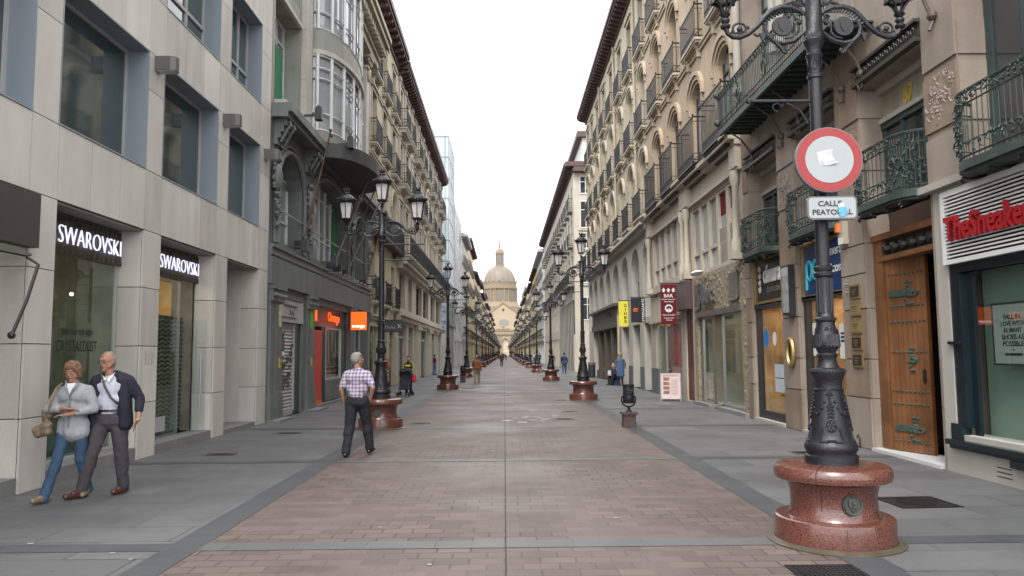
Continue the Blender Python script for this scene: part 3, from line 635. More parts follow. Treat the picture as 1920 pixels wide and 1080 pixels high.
# doorway 2: bead curtain and lit lintel box
M_CURT = mat('green_bead_curtain', (0.10, 0.15, 0.09), 0.35, 0.55, 22, 0.8, 26, spec=0.8)
cb = MB(); b.box(cb, 12.9, 13.60, 0.17, 3.1, -0.95, -0.9)
cu = MB()
for i in range(48):
    for j in range(26): cu.ball(b.P(13.42+i*0.037, 0.25+j*0.083+0.02*math.sin(i*0.9), -0.55), 0.021, 5, 3)
cu2 = MB(); b.box(cu2, 13.3, 15.25, 0.17, 2.4, -0.62, -0.60)
b.part('bead_curtain', cu, M_CURT); b.part('curtain_backing', cu2, mat('dark_green_cloth', (0.035, 0.06, 0.04), 0.7, 0.4, 9)); 
ob = MB(); b.box(ob, 13.3, 14.72, 2.42, 3.05, -0.62, -0.60); b.part('lit_lintel_box', ob, emit('amber_light_box', (0.45, 0.24, 0.06), 0.2))
interior(b, 12.92, 15.3, 0.17, 3.64, 0.43, 2.6, M_ROOM, M_SHOPL)
pane_at(b, 12.9, 14.62, 0.18, 3.1, -0.42, M_CLEARG, 'glass_panel'); frame_at(b, 12.9, 14.66, 0.17, 3.12, -0.45, -0.40, 0.04, M_STEEL, cols=(13.25,))
dr = MB(); dr.box(b.X(15.1), b.X(15.112), 0.06, 0.40, 0.2, 2.35); dr_o = b.part('glass_door', dr, M_CLEARG)
hd = MB(); x = b.X(15.06); hd.tube([(x, 0.14, 0.62), (x, 0.14, 1.72)], 0.017, 8); hd.tube([(x, 0.14, 1.66), (b.X(15.10), 0.14, 1.66)], 0.008, 6); hd.tube([(x, 0.14, 0.68), (b.X(15.10), 0.14, 0.68)], 0.008, 6); hd.tube([(x, 0.14, 1.17), (b.X(15.10), 0.14, 1.17)], 0.008, 6); hd.build('door_handle', M_STEEL, dr_o, smooth=True)
nt_ = MB(); b.box(nt_, 13.55, 14.15, 0.28, 0.55, -0.41, -0.405); b.part('door_notice', nt_, M_LGREY)
# doorway 3: deep recess with grey-blue wall
rc = MB(); b.box(rc, 16.0, 18.0, 0.1, 3.66, -3.05, -3.0); b.box(rc, 16.0, 18.0, 3.66, 3.69, -3.05, -0.42); b.box(rc, 17.3, 17.99, 0.1, 3.0, -1.6, -1.5); b.part('recess_wall', rc, M_REVEAL)
r2 = MB(); b.box(r2, 15.98, 16.0, 0.1, 3.66, -3.0, -0.42); b.box(r2, 18.0, 18.03, 0.1, 3.66, -3.0, -0.42); b.split('recess_side', r2, M_PANEL)
gz = MB(); rs = random.Random(5)
for k in range(5): 
    z = 0.5+k*0.28; s_ = 17.5; pts = [b.P(s_+rs.uniform(-.15, .15), z+rs.uniform(-.12, .12), -1.494) for _ in range(6)]; gz.tube(pts, 0.006, 4)
b.part('graffiti', gz, M_GRAF)
gt = MB()
for pts in ([(12.44, 1.50), (12.44, 1.72), (12.50, 1.68), (12.45, 1.61), (12.52, 1.55), (12.44, 1.50)], [(12.56, 1.70), (12.56, 1.50), (12.62, 1.52)], [(12.66, 1.50), (12.67, 1.70), (12.73, 1.66), (12.67, 1.60), (12.74, 1.50)]): gt.tube([b.P(x_, z_, 0.001) for x_, z_ in pts], 0.003, 4)
b.part('graffiti', gt, mat('faint_graffiti', (0.2, 0.18, 0.16), 0.8))
# wall lights
wl = MB(); pts = [(-0.11, 0.0), (0.11, 0.0), (0.11, -0.26), (0.07, -0.34), (0.0, -0.36), (-0.07, -0.34), (-0.11, -0.26)]
wl.prismz(pts, -0.12, 0.12); wlm = wl.mesh('wall_light', mat('grey_lamp_box', (0.115, 0.105, 0.105), 0.45, 0.05))
ln = MB(); ln.prismz([(p[0]*0.8, p[1]*0.88-0.02) for p in pts], -0.128, -0.12); lnm = ln.mesh('lens', M_MILKG)
for s_, lb in ((12.53, 'grey box wall light between the two big first-floor windows, the nearest of its row'), (15.62, 'grey box wall light right of the second big window, middle of its row'), (18.35, 'grey box wall light at the far corner of the stone-clad building')):
    o = b.thing('wall_light', s_, 6.56, 0.0, lb, 'wall light', 'box lights on the stone-clad wall'); link('lamp_housing', wlm, o); link('lens', lnm, o)
# awning at the left edge
o = b.thing('shop_awning', 7.4, 3.3, 0.02, 'folded dark brown awning cassette over the leftmost shop opening', 'awning')
k = MB(); k.box(-2.1, 1.82, -0.16, 0.0, -0.33, 0.33); k.build('cassette', mat('brown_awning', (0.05, 0.04, 0.038), 0.6), o)
k = MB(); k.tube([(1.75, -0.10, -0.42), (1.55, -0.16, -0.45), (-2.0, -0.16, -0.45)], 0.02, 8); k.build('roller', M_BLACK, o, smooth=True)
k = MB(); k.tube([(1.62, -0.14, -0.46), (1.66, -0.26, -0.55), (1.50, -0.24, -1.0), (1.40, -0.16, -1.38)], 0.019, 8); k.ball((1.40, -0.15, -1.4), 0.045); k.build('folding_arm', M_BLACK, o, smooth=True)

# ================================================================ LEFT 2: dark carved stone building
b = Bld('L', -5.85, 18.75, 32.6, 'dark_stone_building', 'ornate dark grey stone building with arched first-floor windows, curved bay and a phone shop')
ops = [(19.92, 22.05, 0.0, 3.15, 0), (23.42, 28.62, 0.0, 3.22, 0), (29.5, 32.2, 0.0, 3.22, 0), (19.35, 21.75, 4.6, 7.05, 1.0), (22.85, 28.05, 4.6, 7.35, 1.1), (29.1, 31.4, 4.6, 7.05, 1.0)]
facade(b, 18.75, 32.6, 0, 8.0, ops, M_DSTONE, 0.45)
# ground-floor pilasters
pl = MB()
for (a, c) in ((18.80, 19.12), (19.22, 19.88), (22.35, 23.25), (28.7, 29.4), (32.25, 32.55)):
    b.box(pl, a, c, 0.0, 0.62, 0, 0.10); b.box(pl, a+0.04, c-0.04, 0.62, 0.70, 0, 0.085); b.box(pl, a+0.05, c-0.05, 0.70, 3.0, 0, 0.06); b.box(pl, a+0.03, c-0.03, 3.0, 3.3, 0, 0.12); b.box(pl, a-0.0, c, 3.3, 3.4, 0, 0.17)
    n = 3
    for i in range(n): s_ = a+0.08+(c-a-0.16)*i/(n-1); pl.ball(b.P(s_, 3.15, 0.14), 0.06, 6, 4)
b.split('pilaster', pl, M_DSTONE)
bs = MB(); b.box(bs, 18.78, 20.0, 0, 0.045, 0, 0.35); b.box(bs, 22.2, 23.6, 0, 0.05, 0, 0.42); b.box(bs, 23.6, 28.6, 0, 0.09, -0.5, 0.06); b.box(bs, 28.62, 29.5, 0, 0.05, 0, 0.3); b.split('base_step', bs, M_STEP)
fs = MB(); b.box(fs, 18.75, 32.6, 3.42, 4.10, 0, 0.10); b.box(fs, 18.75, 32.6, 4.10, 4.16, 0, 0.06); b.box(fs, 18.75, 32.6, 4.16, 4.34, 0, 0.09); b.box(fs, 18.75, 32.6, 4.34, 4.42, 0, 0.14)
b.part('shop_fascia', fs, M_DSTONE)
# shutter shop
gm = MB(); b.box(gm, 21.48, 22.05, 0.0, 3.15, -0.44, -0.08); b.part('side_panel', gm, M_DGREEN)
sh = MB(); P = b.P; n = 26; pts = []
for i in range(n):
    z = 0.12+2.42*i/n; h = 2.42/n
    for (f0, f1, d0, d1) in ((0, 0.5, -0.13, -0.105), (0.5, 1.0, -0.105, -0.13)): sh.quad(P(19.93, z+h*f0, d0), P(21.47, z+h*f0, d0), P(21.47, z+h*f1, d1), P(19.93, z+h*f1, d1))
o = sh.build('roller_shutter', M_SHUT, b.root, fix=False)
k = MB(); b.box(k, 19.93, 21.47, 0.0, 0.12, -0.15, -0.09); b.box(k, 21.44, 21.50, 0.12, 2.54, -0.15, -0.07); k.build('shutter_rail', M_LGREY, o)
gr = MB(); grr = MB(); rs = random.Random(11)
def scrib(mb, s0, z0, sw, zh, n, r): mb.tube([P(s0+rs.uniform(0, sw), z0+rs.uniform(0, zh), -0.10) for _ in range(n)], r, 4)
for i in range(7): scrib(gr, 20.15+0.2*i % 0.8+0.2, 0.7+0.12*i, 0.35, 0.18, 9, 0.008)
for i in range(6): scrib(gr, 20.85+0.05*i, 0.75+0.2*i, 0.4, 0.22, 8, 0.009)
scrib(gr, 20.25, 2.05, 0.45, 0.22, 9, 0.013); scrib(gr, 20.5, 0.95, 0.3, 0.2, 9, 0.012)
for i in range(4): scrib(grr, 20.05+0.1*i, 0.3+0.15*i, 0.22, 0.4, 7, 0.009)
gr.build('graffiti', M_GRAF, o); grr.build('graffiti', M_GRAFR, o)
k = MB(); b.box(k, 19.95, 20.62, 1.95, 2.10, -0.106, -0.100); b.box(k, 19.95, 20.62, 1.55, 1.83, -0.106, -0.100); b.box(k, 19.95, 20.55, 1.2, 1.44, -0.106, -0.100); k.build('torn_poster', mat('faded_green_poster', (0.06, 0.13, 0.10), 0.7, 0.4, 7), o)
k = MB(); b.box(k, 19.95, 20.62, 1.84, 1.94, -0.106, -0.099); k.build('torn_poster', M_GRAFR, o)
k = MB(); b.box(k, 19.97, 20.60, 1.62, 1.74, -0.100, -0.097); k.build('torn_poster', M_WHITE, o)
k = MB(); b.box(k, 19.93, 22.03, 2.56, 3.14, -0.16, -0.02); o2 = b.part('sign_box', k, mat('dirty_white_board', (0.40, 0.40, 0.39), 0.6, 0.15, 2, streak=0.2))
k = MB(); b.box(k, 19.93, 22.03, 2.53, 2.57, -0.16, 0.01); b.box(k, 21.99, 22.04, 2.57, 3.14, -0.16, 0.01); k.build('box_trim', M_LGREY, o2)
k = MB(); b.box(k, 20.2, 21.5, 2.98, 3.01, -0.02, 0.01); b.box(k, 20.15, 21.4, 2.66, 2.68, -0.02, 0.01); k.tube([P(20.75, 2.9, -0.01), P(20.85, 2.75, -0.01), P(20.95, 2.86, -0.01), P(21.1, 2.72, -0.01), P(21.2, 2.92, -0.01)], 0.018, 4); k.build('old_fixings', M_DSTONE, o2)
# phone shop
o = b.thing('shop_sign', 26.05, 2.88, -0.12, 'dark sign board reading Orange in thin letters over the phone shop window', 'shop sign')
M_DSIGN = mat('dark_maroon_board', (0.045, 0.016, 0.014), 0.35, 0.2)
k = MB(); k.box(-2.62, 2.6, 0, 0.12, -0.32, 0.33); k.build('board', M_DSIGN, o); k = MB(); k.box(-2.62, 2.6, -0.05, 0.12, 0.33, 0.37); k.build('trim', M_WHITE, o)
lettering('Orange', 1.75, 0.42, emit('orange_letter', (0.95, 0.10, 0.015), 0.6), o, (0.45, -0.012, 0.0), 0.02)
k = MB(); k.box(-2.4, -1.9, -0.02, 0, -0.17, 0.2); k.build('logo_square', emit('orange_square', (1.0, 0.11, 0.005), 0.5), o); lettering('orange', 0.42, 0.07, M_WHITE, o, (-2.15, -0.024, -0.11), 0.004)
k = MB(); b.box(k, 23.46, 24.62, 0.18, 2.42, -0.14, -0.05); b.part('red_door', k, M_RED); k = MB(); b.box(k, 23.46, 24.62, 0.09, 0.18, -0.16, -0.03); b.part('door_sill', k, mat('orange_sill', (0.6, 0.2, 0.03), 0.5))
interior(b, 24.7, 28.6, 0.09, 3.15, 0.46, 2.6, mat('phone_shop_wall', (0.30, 0.22, 0.18), 0.8, 0.3, 3), M_SHOPL)
k = MB(); b.box(k, 24.66, 25.2, 0.09, 2.55, -0.4, -0.08); b.part('door_jamb', k, M_BLACK)
pane_at(b, 25.2, 27.5, 0.83, 2.55, -0.10, M_SHOPG); frame_at(b, 25.2, 27.52, 0.80, 2.55, -0.13, -0.06, 0.05, M_LGREY)
k = MB(); b.box(k, 25.2, 27.5, 0.12, 0.80, -0.30, -0.05); b.part('stall_riser', k, M_DSTONE)
k = MB(); b.box(k, 27.55, 28.62, 0.09, 2.55, -0.30, -0.10); b.part('side_panel', k, M_DGREEN)
k = MB(); b.box(k, 25.4, 26.2, 0.9, 2.2, -0.9, -0.85); b.part('orange_poster', k, mat('orange_poster', (0.45, 0.10, 0.03), 0.6, 0.5, 5)); k = MB()
for i in range(4):
    for j in range(3): b.box(k, 26.5+i*0.25, 26.62+i*0.25, 1.1+j*0.4, 1.3+j*0.4, -1.0, -0.9)
b.part('display_phones', k, M_WHITE)
o = b.thing('hanging_sign', 27.9, 2.90, 0.0, 'square orange blade sign reading orange, sticking out over the phone shop window', 'shop sign')
k = MB(); k.box(-0.05, 0.05, -0.78, -0.22, -0.36, 0.30); k.build('sign_panel', emit('orange_light_box', (1.0, 0.12, 0.004), 0.45), o)
k = MB(); k.box(-0.06, 0.06, -0.22, 0, -0.2, -0.16); k.box(-0.06, 0.06, -0.22, 0, 0.16, 0.2); k.box(-0.052, 0.062, -0.22, -0.12, -0.36, 0.30); k.build('bracket', M_BLACK, o)
lettering('orange', 0.46, 0.11, emit('white_letter', (1, 1, 1), 1.0), o, (-0.052, -0.50, -0.25), 0.004, 0.01, rz=R(-90))
gp = MB(); gp.box(-0.17, 0.17, -0.01, 0, -0.33, 0.33); g_o = link('green_notice', gp.mesh('green_notice', M_GREENP)); b.place(g_o, 22.8, 2.76, 0.062); tag(g_o, 'long lime green notice stuck high on the pilaster between the shutter and the phone shop', 'notice')
for (s_, lb) in ((19.6, 'torn yellow sticker on the pilaster left of the roller shutter'), (22.85, 'torn yellow sticker on the pilaster right of the roller shutter')):
    k = MB(); k.box(-0.08, 0.08, -0.006, 0, -0.14, 0.12); q = link('sticker', k.mesh('sticker', mat('yellow_sticker', (0.6, 0.5, 0.05), 0.7, 0.4, 20))); b.place(q, s_, 1.45, 0.062); tag(q, lb, 'sticker')
k = MB(); k.box(-0.07, 0.07, -0.07, 0, -0.16, 0.12); k.box(-0.05, 0.05, -0.05, 0, -0.45, -0.16); q = link('alarm_box', k.mesh('alarm_box', mat('cream_box', (0.45, 0.40, 0.28), 0.6))); b.place(q, 19.55, 2.82, 0.062); tag(q, 'small cream alarm box above the pilaster left of the roller shutter', 'alarm box')
# last shop front under the far pilaster
interior(b, 29.55, 32.15, 0.09, 3.15, 0.46, 2.0, M_DSIGN); pane_at(b, 29.5, 32.2, 0.1, 3.2, -0.3, M_SHOPG); frame_at(b, 29.5, 32.2, 0.1, 3.2, -0.34, -0.26, 0.06, M_LGREY, cols=(30.3, 31.2))
# first-floor windows
for (s_, w_) in ((20.55, 2.4), (25.45, 5.2), (30.25, 2.3)): add_window(b, s_, 4.6, w_, 2.9 if w_ > 3 else 2.5, 'tall', M_WFRAME, M_SKYGLASS, 0.40)
k = MB(); b.box(k, 27.2, 27.9, 4.7, 7.0, -0.36, -0.34); b.part('green_banner', k, M_GBAN)
k = MB()
for (a, c) in ((19.3, 21.8), (22.8, 28.1), (29.05, 31.45)): k.tube([P(a, 5.42, 0.02), P(c, 5.42, 0.02)], 0.025, 6)
b.split('guard_rail', k, M_LGREY)
# arch rings and carved cartouches
k = MB()
for (a, c, zt, rise) in ((19.35, 21.75, 7.05, 1.0), (22.85, 28.05, 7.35, 1.1), (29.1, 31.4, 7.05, 1.0)):
    for (g0, rr, dd) in ((0.10, 0.07, 0.05), (0.26, 0.05, 0.03)):
        pts = arc_pts(a-g0, c+g0, zt+g0, rise+g0, 16); k.tube([P(a-g0, 4.5, dd)] + [P(p[0], p[1], dd) for p in pts] + [P(c+g0, 4.5, dd)], rr, 6)
b.split('arch_moulding', k, M_DSTONE, smooth=True)
k = MB(); rs = random.Random(2)
for s_ in (19.02, 22.3, 28.58, 31.95):
    k.ball(P(s_, 6.15, 0.10), 0.30, 12, 8, (0.62, 0.45, 1.25)); k.ball(P(s_, 6.62, 0.12), 0.16, 8, 5, (1.2, 0.6, 0.6))
    for i in range(46): t_ = rs.random(); k.ball(P(s_+rs.uniform(-.2, .2)*(1-t_*0.4), 5.75-0.85*t_, 0.10+rs.uniform(0, .06)), rs.uniform(0.03, 0.065), 6, 4)
    for i in range(20): a_ = rs.uniform(0, 6.3); k.ball(P(s_+0.24*math.cos(a_), 6.15+0.42*math.sin(a_), 0.08), 0.05, 6, 4)
b.split('carved_cartouche', k, M_DSTONE, smooth=True)
# corbel table and ledge with the curved canopy
k = MB()
for s_ in (19.1, 19.45, 22.1, 22.45, 28.35, 28.75, 31.6, 31.95, 32.3):
    for j, (z0, z1, dd) in enumerate(((7.5, 7.66, 0.34), (7.34, 7.5, 0.25), (7.18, 7.34, 0.17), (7.02, 7.18, 0.10))): b.box(k, s_-0.11, s_+0.11, z0, z1, 0, dd)
    k.tube([P(s_, 7.64, 0.36), P(s_, 7.52, 0.40), P(s_, 7.44, 0.32), P(s_, 7.1, 0.14)], 0.045, 6)
b.split('corbel', k, M_DSTONE)
k = MB(); b.box(k, 18.75, 32.6, 7.66, 7.80, 0, 0.42); b.box(k, 18.75, 32.6, 7.80, 8.02, 0, 0.52)
b.part('ledge', k, M_DSTONE)
def bow(s0, s1, dep, n=16): return [((s0+s1)/2 - (s1-s0)/2*math.cos(math.pi*i/n), dep*math.sin(math.pi*i/n)**0.8 if 0 < i < n else 0.0) for i in range(n+1)]
def bow_slab(mb, s0, s1, dep, z0, z1, base=0.0): 
    pts = [(b.X(p[0]), -(p[1]+base)) for p in bow(s0, s1, dep)]; mb.prismz(pts, z0, z1)
k = MB(); bow_slab(k, 22.6, 28.0, 1.35, 7.62, 8.06, 0.3); b.part('curved_canopy', k, mat('dark_lead', (0.055, 0.058, 0.058), 0.6, 0.2, 2, streak=0.3))
# upper floors
facade(b, 18.75, 32.6, 8.0, 14.4, [(18.95, 21.2, 8.15, 11.0, 0), (18.95, 21.2, 11.6, 14.1, 0), (28.4, 30.6, 8.15, 11.0, 0), (28.4, 30.6, 11.6, 14.1, 0)], M_GSTONE, 0.5)
k = MB()
for (a, c) in ((21.42, 22.08), (27.5, 28.15), (30.85, 31.5)):
    for j in range(11): b.box(k, a+0.004, c-0.004, 8.1+j*0.5+0.004, 8.6+j*0.5-0.004, 0, 0.16)
b.split('pilaster', k, M_LSTONE)
k = MB()
for (a, c) in ((21.36, 22.14), (27.44, 28.2), (30.8, 31.56)):
    for sg_ in (-1, 1):
        pc = ((a+c)/2 + sg_*0.24); k.tube([P(pc+0.14*math.cos(t_/5)*(1-t_/40)*sg_, 13.9+0.14*math.sin(t_/5)*(1-t_/40), 0.24) for t_ in range(0, 30, 2)], 0.055, 6)
    b.box(k, a, c, 13.6, 13.7, 0, 0.24); k.ball(P((a+c)/2, 13.35, 0.2), 0.17, 8, 6, (1, 0.6, 1.6)); b.box(k, a-0.05, c+0.05, 14.05, 14.2, 0, 0.34)
b.split('capital', k, mat('carved_cream_stone', (0.44, 0.39, 0.29), 0.7, 0.25, 8, 0.3, 20), smooth=True)
for (s_, w_) in ((20.07, 2.25), (29.5, 2.2)):
    for z in (8.15, 11.6): add_window(b, s_, z, w_, 2.85 if z < 9 else 2.5, 'tall', M_WFRAME, M_SKYGLASS, 0.42)
    k = MB(); b.box(k, s_+0.2, s_+0.85, 8.3, 10.2, -0.40, -0.385); b.part('green_banner', k, M_GBAN)
    k = MB(); b.box(k, s_-w_/2-0.05, s_+w_/2+0.05, 11.0, 11.12, 0.002, 0.10); b.box(k, s_-w_/2, s_+w_/2, 8.025, 8.17, -0.40, 0.3); b.part('sill', k, M_LSTONE)
# curved bays
def bow_wall(z0, z1, m, name, dep=0.95): 
    k = MB(); bow_slab(k, 22.2, 27.4, dep, z0, z1); return b.part(name, k, m)
bow_wall(8.06, 8.35, M_GSTONE, 'bay_parapet'); bow_wall(10.72, 10.86, M_LSTONE, 'bay_ledge', 1.08); bow_wall(10.86, 11.5, M_GSTONE, 'bay_parapet'); bow_wall(13.9, 14.1, M_LSTONE, 'bay_ledge', 1.08)
for (z0, z1) in ((8.35, 10.72), (11.5, 13.9)):
    k = MB(); bow_slab(k, 22.28, 27.32, 0.88, z0, z1); gl_ = b.part('bay_window', k, M_SKYGLASS)
    f = MB(); pts = bow(22.22, 27.38, 0.95, 16)
    for i in range(1, 16, 2): f.tube([P(pts[i][0], z0, pts[i][1]), P(pts[i][0], z1, pts[i][1])], 0.06, 4)
    for zz in (z0+0.04, z0+0.55, z1-0.75, z1-0.42, z1-0.04): f.tube([P(p[0], zz, p[1]) for p in pts], 0.035, 4)
    f.build('bay_frame', M_WFRAME, gl_)
k = MB(); b.box(k, 18.75, 32.62, 14.2, 14.5, 0, 0.35); b.box(k, 18.75, 32.62, 14.5, 14.66, 0, 0.45); b.box(k, 18.75, 32.62, 15.05, 15.3, 0, 0.85); b.box(k, 18.75, 32.62, 15.3, 15.5, 0, 0.95)
for i in range(30): s_ = 18.95+i*0.465; b.box(k, s_-0.11, s_+0.11, 14.70, 15.05, 0, 0.72)
b.box(k, 18.75, 32.62, 14.66, 15.05, 0, 0.2)
b.part('cornice', k, mat('cream_cornice', (0.42, 0.37, 0.27), 0.7, 0.15, 2, 0.2, 30, streak=0.2))
k = MB(); b.box(k, 18.75, 32.6, 14.4, 15.6, -9, 0); b.part('attic', k, M_GSTONE)
# flagpoles, floodlights, sign bars
def flagpole(s_, z, d, top_s, top_z, top_d, lb, m):
    o = b.thing('flagpole', s_, z, 0.0, lb, 'flagpole', 'flagpoles on the dark stone front')
    tx, ty, tz = (top_s-s_), -top_d, top_z-z
    k = MB(); k.tube([(0, -d, 0), (tx, ty, tz)], [0.035, 0.022], 8); k.build('pole', m, o, smooth=True)
    k = MB(); k.ball((tx, ty, tz+0.03), 0.05); k.ball((tx+0.10, ty, tz-0.10), 0.045); k.build('finial', M_BLACK, o)
    k = MB(); k.box(-0.06, 0.06, -d-0.05, 0, -0.12, 0.1); k.build('bracket', M_BLACK, o); return o
flagpole(21.05, 4.72, 0.25, 20.9, 7.9, 1.0, 'rusty leaning flagpole in front of the first arched window', M_RUST)
flagpole(25.0, 4.62, 0.22, 25.9, 7.9, 1.25, 'grey leaning flagpole nearest of the group before the wide window', mat('grey_pole', (0.16, 0.15, 0.13), 0.6, 0.2))
flagpole(25.9, 4.60, 0.22, 27.2, 7.75, 1.25, 'leaning flagpole in the middle of the group before the wide window', M_RUST)
flagpole(27.0, 4.55, 0.22, 28.6, 7.6, 1.2, 'leaning flagpole at the far side of the wide window', MATS['grey_pole'])
flagpole(30.6, 4.55, 0.22, 31.6, 7.6, 0.9, 'farthest leaning flagpole before the third arched window', M_RUST)
fl = MB(); fl.box(-0.11, 0.11, -0.48, -0.30, -0.16, 0.16); fl.box(-0.03, 0.03, -0.30, 0, -0.05, 0.0); fl.ball((0, -0.39, 0.18), 0.08); flm = fl.mesh('floodlight', mat('flood_black', (0.03, 0.035, 0.04), 0.5))
for (s_, z, d, lb) in ((20.15, 4.55, 0.14, 'black floodlight on the sill under the first arched window'), (23.6, 4.55, 0.14, 'black floodlight on the sill at the near end of the wide window'), (20.0, 8.1, 0.5, 'black floodlight on the upper ledge under the green banner window'), (23.0, 8.15, 0.75, 'black floodlight on the upper ledge beside the curved bay'), (31.3, 4.55, 0.14, 'black floodlight on the sill at the far end of the dark building')):
    q = link('floodlight', flm); b.place(q, s_, z, d); tag(q, lb, 'floodlight', 'floodlights on the dark stone front')
o = b.thing('sign_bars', 27.0, 4.28, 0.14, 'row of empty grey sign brackets sticking out under the wide window', 'brackets')
for i in range(8):
    k = MB(); x = -2.6+i*0.72; k.tube([(x, 0, 0), (x, -0.42, 0)], 0.016, 6); k.box(x-0.05, x+0.05, -0.46, -0.40, -0.03, 0.03); k.build('bar', M_STEEL, o)

# ================================================================ LEFT 3: cream house with three bays
b = Bld('L', -5.85, 32.6, 41.2, 'cream_house', 'cream plastered house with three columns of iron balconies and a brown bracketed eaves')
rows = [(14.28, 2.45, 0), (11.03, 2.5, 0), (7.08, 2.9, 0.62), (4.0, 2.2, 0)]
cs = [33.65, 36.65, 39.7]
ops = [(c-0.58, c+0.58, z, z+h, r) for (z, h, r) in rows for c in cs] + [(33.0, 35.6, 0.0, 2.9, 0), (36.3, 37.2, 0, 2.7, 0), (38.2, 40.6, 0.0, 2.9, 0)]
facade(b, 32.6, 41.2, 0, 17.5, ops, M_CREAM, 0.3)
for c in cs:
    for i_, (z, h, r) in enumerate(rows): add_window(b, c, z, 1.16, h, 'french', M_WOODD, M_WGLASS, 0.24)
    for z in (14.28, 11.03): add_hood(b, c, z, 1.16, 2.45, 0, M_CREAMW, 'flat')
    add_hood(b, c, 7.08, 1.16, 2.9, 0.62, M_CREAMW, 'arch')
    for z in (14.25, 11.0, 3.97): add_balcony(b, c, z, 1.75, 0.30, 'std', M_CREAMW, M_IRON)
add_balcony(b, 36.9, 7.05, 8.4, 0.45, 'std', M_BROWN, M_IRON)
eaves(b, 32.6, 41.2, 17.45, 0.60, M_BROWN, 0.8, 0.85)
course(b, 32.6, 41.2, 10.45, 10.65, 0.12, M_CREAMW); course(b, 32.6, 41.2, 13.6, 13.8, 0.10, M_CREAMW); course(b, 32.6, 41.2, 3.2, 3.4, 0.14, M_CREAMW)
k = MB(); [b.box(k, 35.65, 36.2, 0.02+j*0.55, 0.55+j*0.55, 0, 0.08) for j in range(5)]; [b.box(k, 37.3, 38.1, 0.02+j*0.55, 0.55+j*0.55, 0, 0.08) for j in range(5)]; [b.box(k, 40.65, 41.18, 0.02+j*0.55, 0.55+j*0.55, 0, 0.08) for j in range(5)]
b.split('rusticated_pier', k, M_CREAMW)
interior(b, 33.0, 35.6, 0, 2.9, 0.31, 2, mat('brown_shop_wall', (0.12, 0.08, 0.055), 0.8, 0.4, 3)); pane_at(b, 33.0, 35.6, 0.1, 2.9, -0.15, M_SHOPG)
k = MB(); b.box(k, 36.3, 37.2, 0, 2.7, -0.28, -0.22); b.part('door', k, M_WOODD)
k = MB(); b.box(k, 38.2, 40.6, 0, 2.9, -0.28, -0.22); so = b.part('shop_front', k, M_DRED); k = MB()
for j in range(3):
    for i in range(5): b.box(k, 38.45+i*0.4, 38.75+i*0.4, 0.9+j*0.62, 1.4+j*0.62, -0.22, -0.19)
    b.box(k, 38.3, 40.5, 0.82+j*0.62, 0.86+j*0.62, -0.22, -0.15)
k.build('shelves_of_goods', mat('shelf_goods', (0.30, 0.26, 0.22), 0.6, 0.8, 6), so)
o = b.thing('hanging_sign', 36.0, 2.95, 0.08, 'dark grey blade sign with a pale scissors emblem over the cream house door', 'shop sign')
k = MB(); k.box(-0.03, 0.03, -1.0, -0.02, -0.28, 0.28); k.build('sign_panel', mat('slate_sign', (0.05, 0.055, 0.06), 0.5), o); lettering('Elena', 0.5, 0.16, M_LGREY, o, (-0.032, -0.36, -0.03), 0.004, rz=R(-90)) 
k = MB(); k.tube([(-0.04, -0.72, 0.1), (-0.04, -0.88, -0.08)], 0.015, 5); k.tube([(-0.04, -0.86, 0.1), (-0.04, -0.72, -0.08)], 0.015, 5); k.build('emblem', M_WHITE, o)
k = MB(); k.box(-0.02, 0.02, -0.9, 0, 0.28, 0.32); k.build('bracket', M_BLACK, o)
o = b.thing('floral_display', 35.9, 1.1, 0.25, 'string of red, green and orange flowers hanging on the pier behind the near left lamp', 'decoration'); rs = random.Random(9)
for nm, c_ in (('red_flowers', (0.5, 0.03, 0.02)), ('orange_flowers', (0.7, 0.2, 0.03)), ('green_leaves', (0.03, 0.2, 0.06))):
    k = MB()
    for i in range(26): k.ball((rs.uniform(-.35, .35), rs.uniform(-.1, .05), rs.uniform(-.35, .4)), rs.uniform(.03, .06), 6, 4)
    k.build(nm, mat(nm, c_, 0.7), o)

# ================================================================ LEFT 4: pale ornate block with balcony brackets
b = Bld('L', -5.85, 41.2, 70.5, 'pale_ornate_block', 'long pale stone block with rows of bracketed balconies and a deep brown cornice')
cs = [42.5, 45.2, 49.4, 52.3, 55.3, 59.7, 62.8, 67.0, 69.2]
rows = [(14.33, 2.6, 0), (11.13, 2.6, 0), (7.13, 3.1, 0)]
ops = [(c-0.6, c+0.6, z, z+h, r) for (z, h, r) in rows for c in cs]
mz = [(42.2, 44.6), (46.2, 48.0), (50.2, 53.8), (54.6, 58.2), (60.2, 63.6), (65.0, 68.8)]
ops += [(a, c, 4.25, 6.25, 0) for a, c in mz] + [(42.0, 45.2, 0, 3.3, 0), (46.4, 48.6, 0, 3.3, 0), (52.0, 57.0, 0, 3.3, 0), (60.0, 63.6, 0, 3.3, 0), (65.2, 69.5, 0, 3.3, 0)]
facade(b, 41.2, 70.5, 0, 17.5, ops, M_CREAMW, 0.35)
for c in cs:
    for (z, h, r) in rows: add_window(b, c, z, 1.2, h, 'french', M_WOODD, M_WGLASS, 0.28)
    for z in (14.3, 11.1): add_balcony(b, c, z, 2.0, 0.5, 'white', M_CREAMW, M_IRON); add_hood(b, c, z, 1.2, 2.45, 0, M_CREAMW, 'flat')
    add_hood(b, c, 7.1, 1.2, 3.0, 0, M_CREAMW, 'ped')
add_balcony(b, 55.85, 7.05, 29.2, 0.75, 'white', M_CREAMW, M_IRON)
for a, c in mz: add_window(b, (a+c)/2, 4.25, c-a, 2.0, 'tall', M_WOODD, M_WGLASS, 0.25)
k = MB()
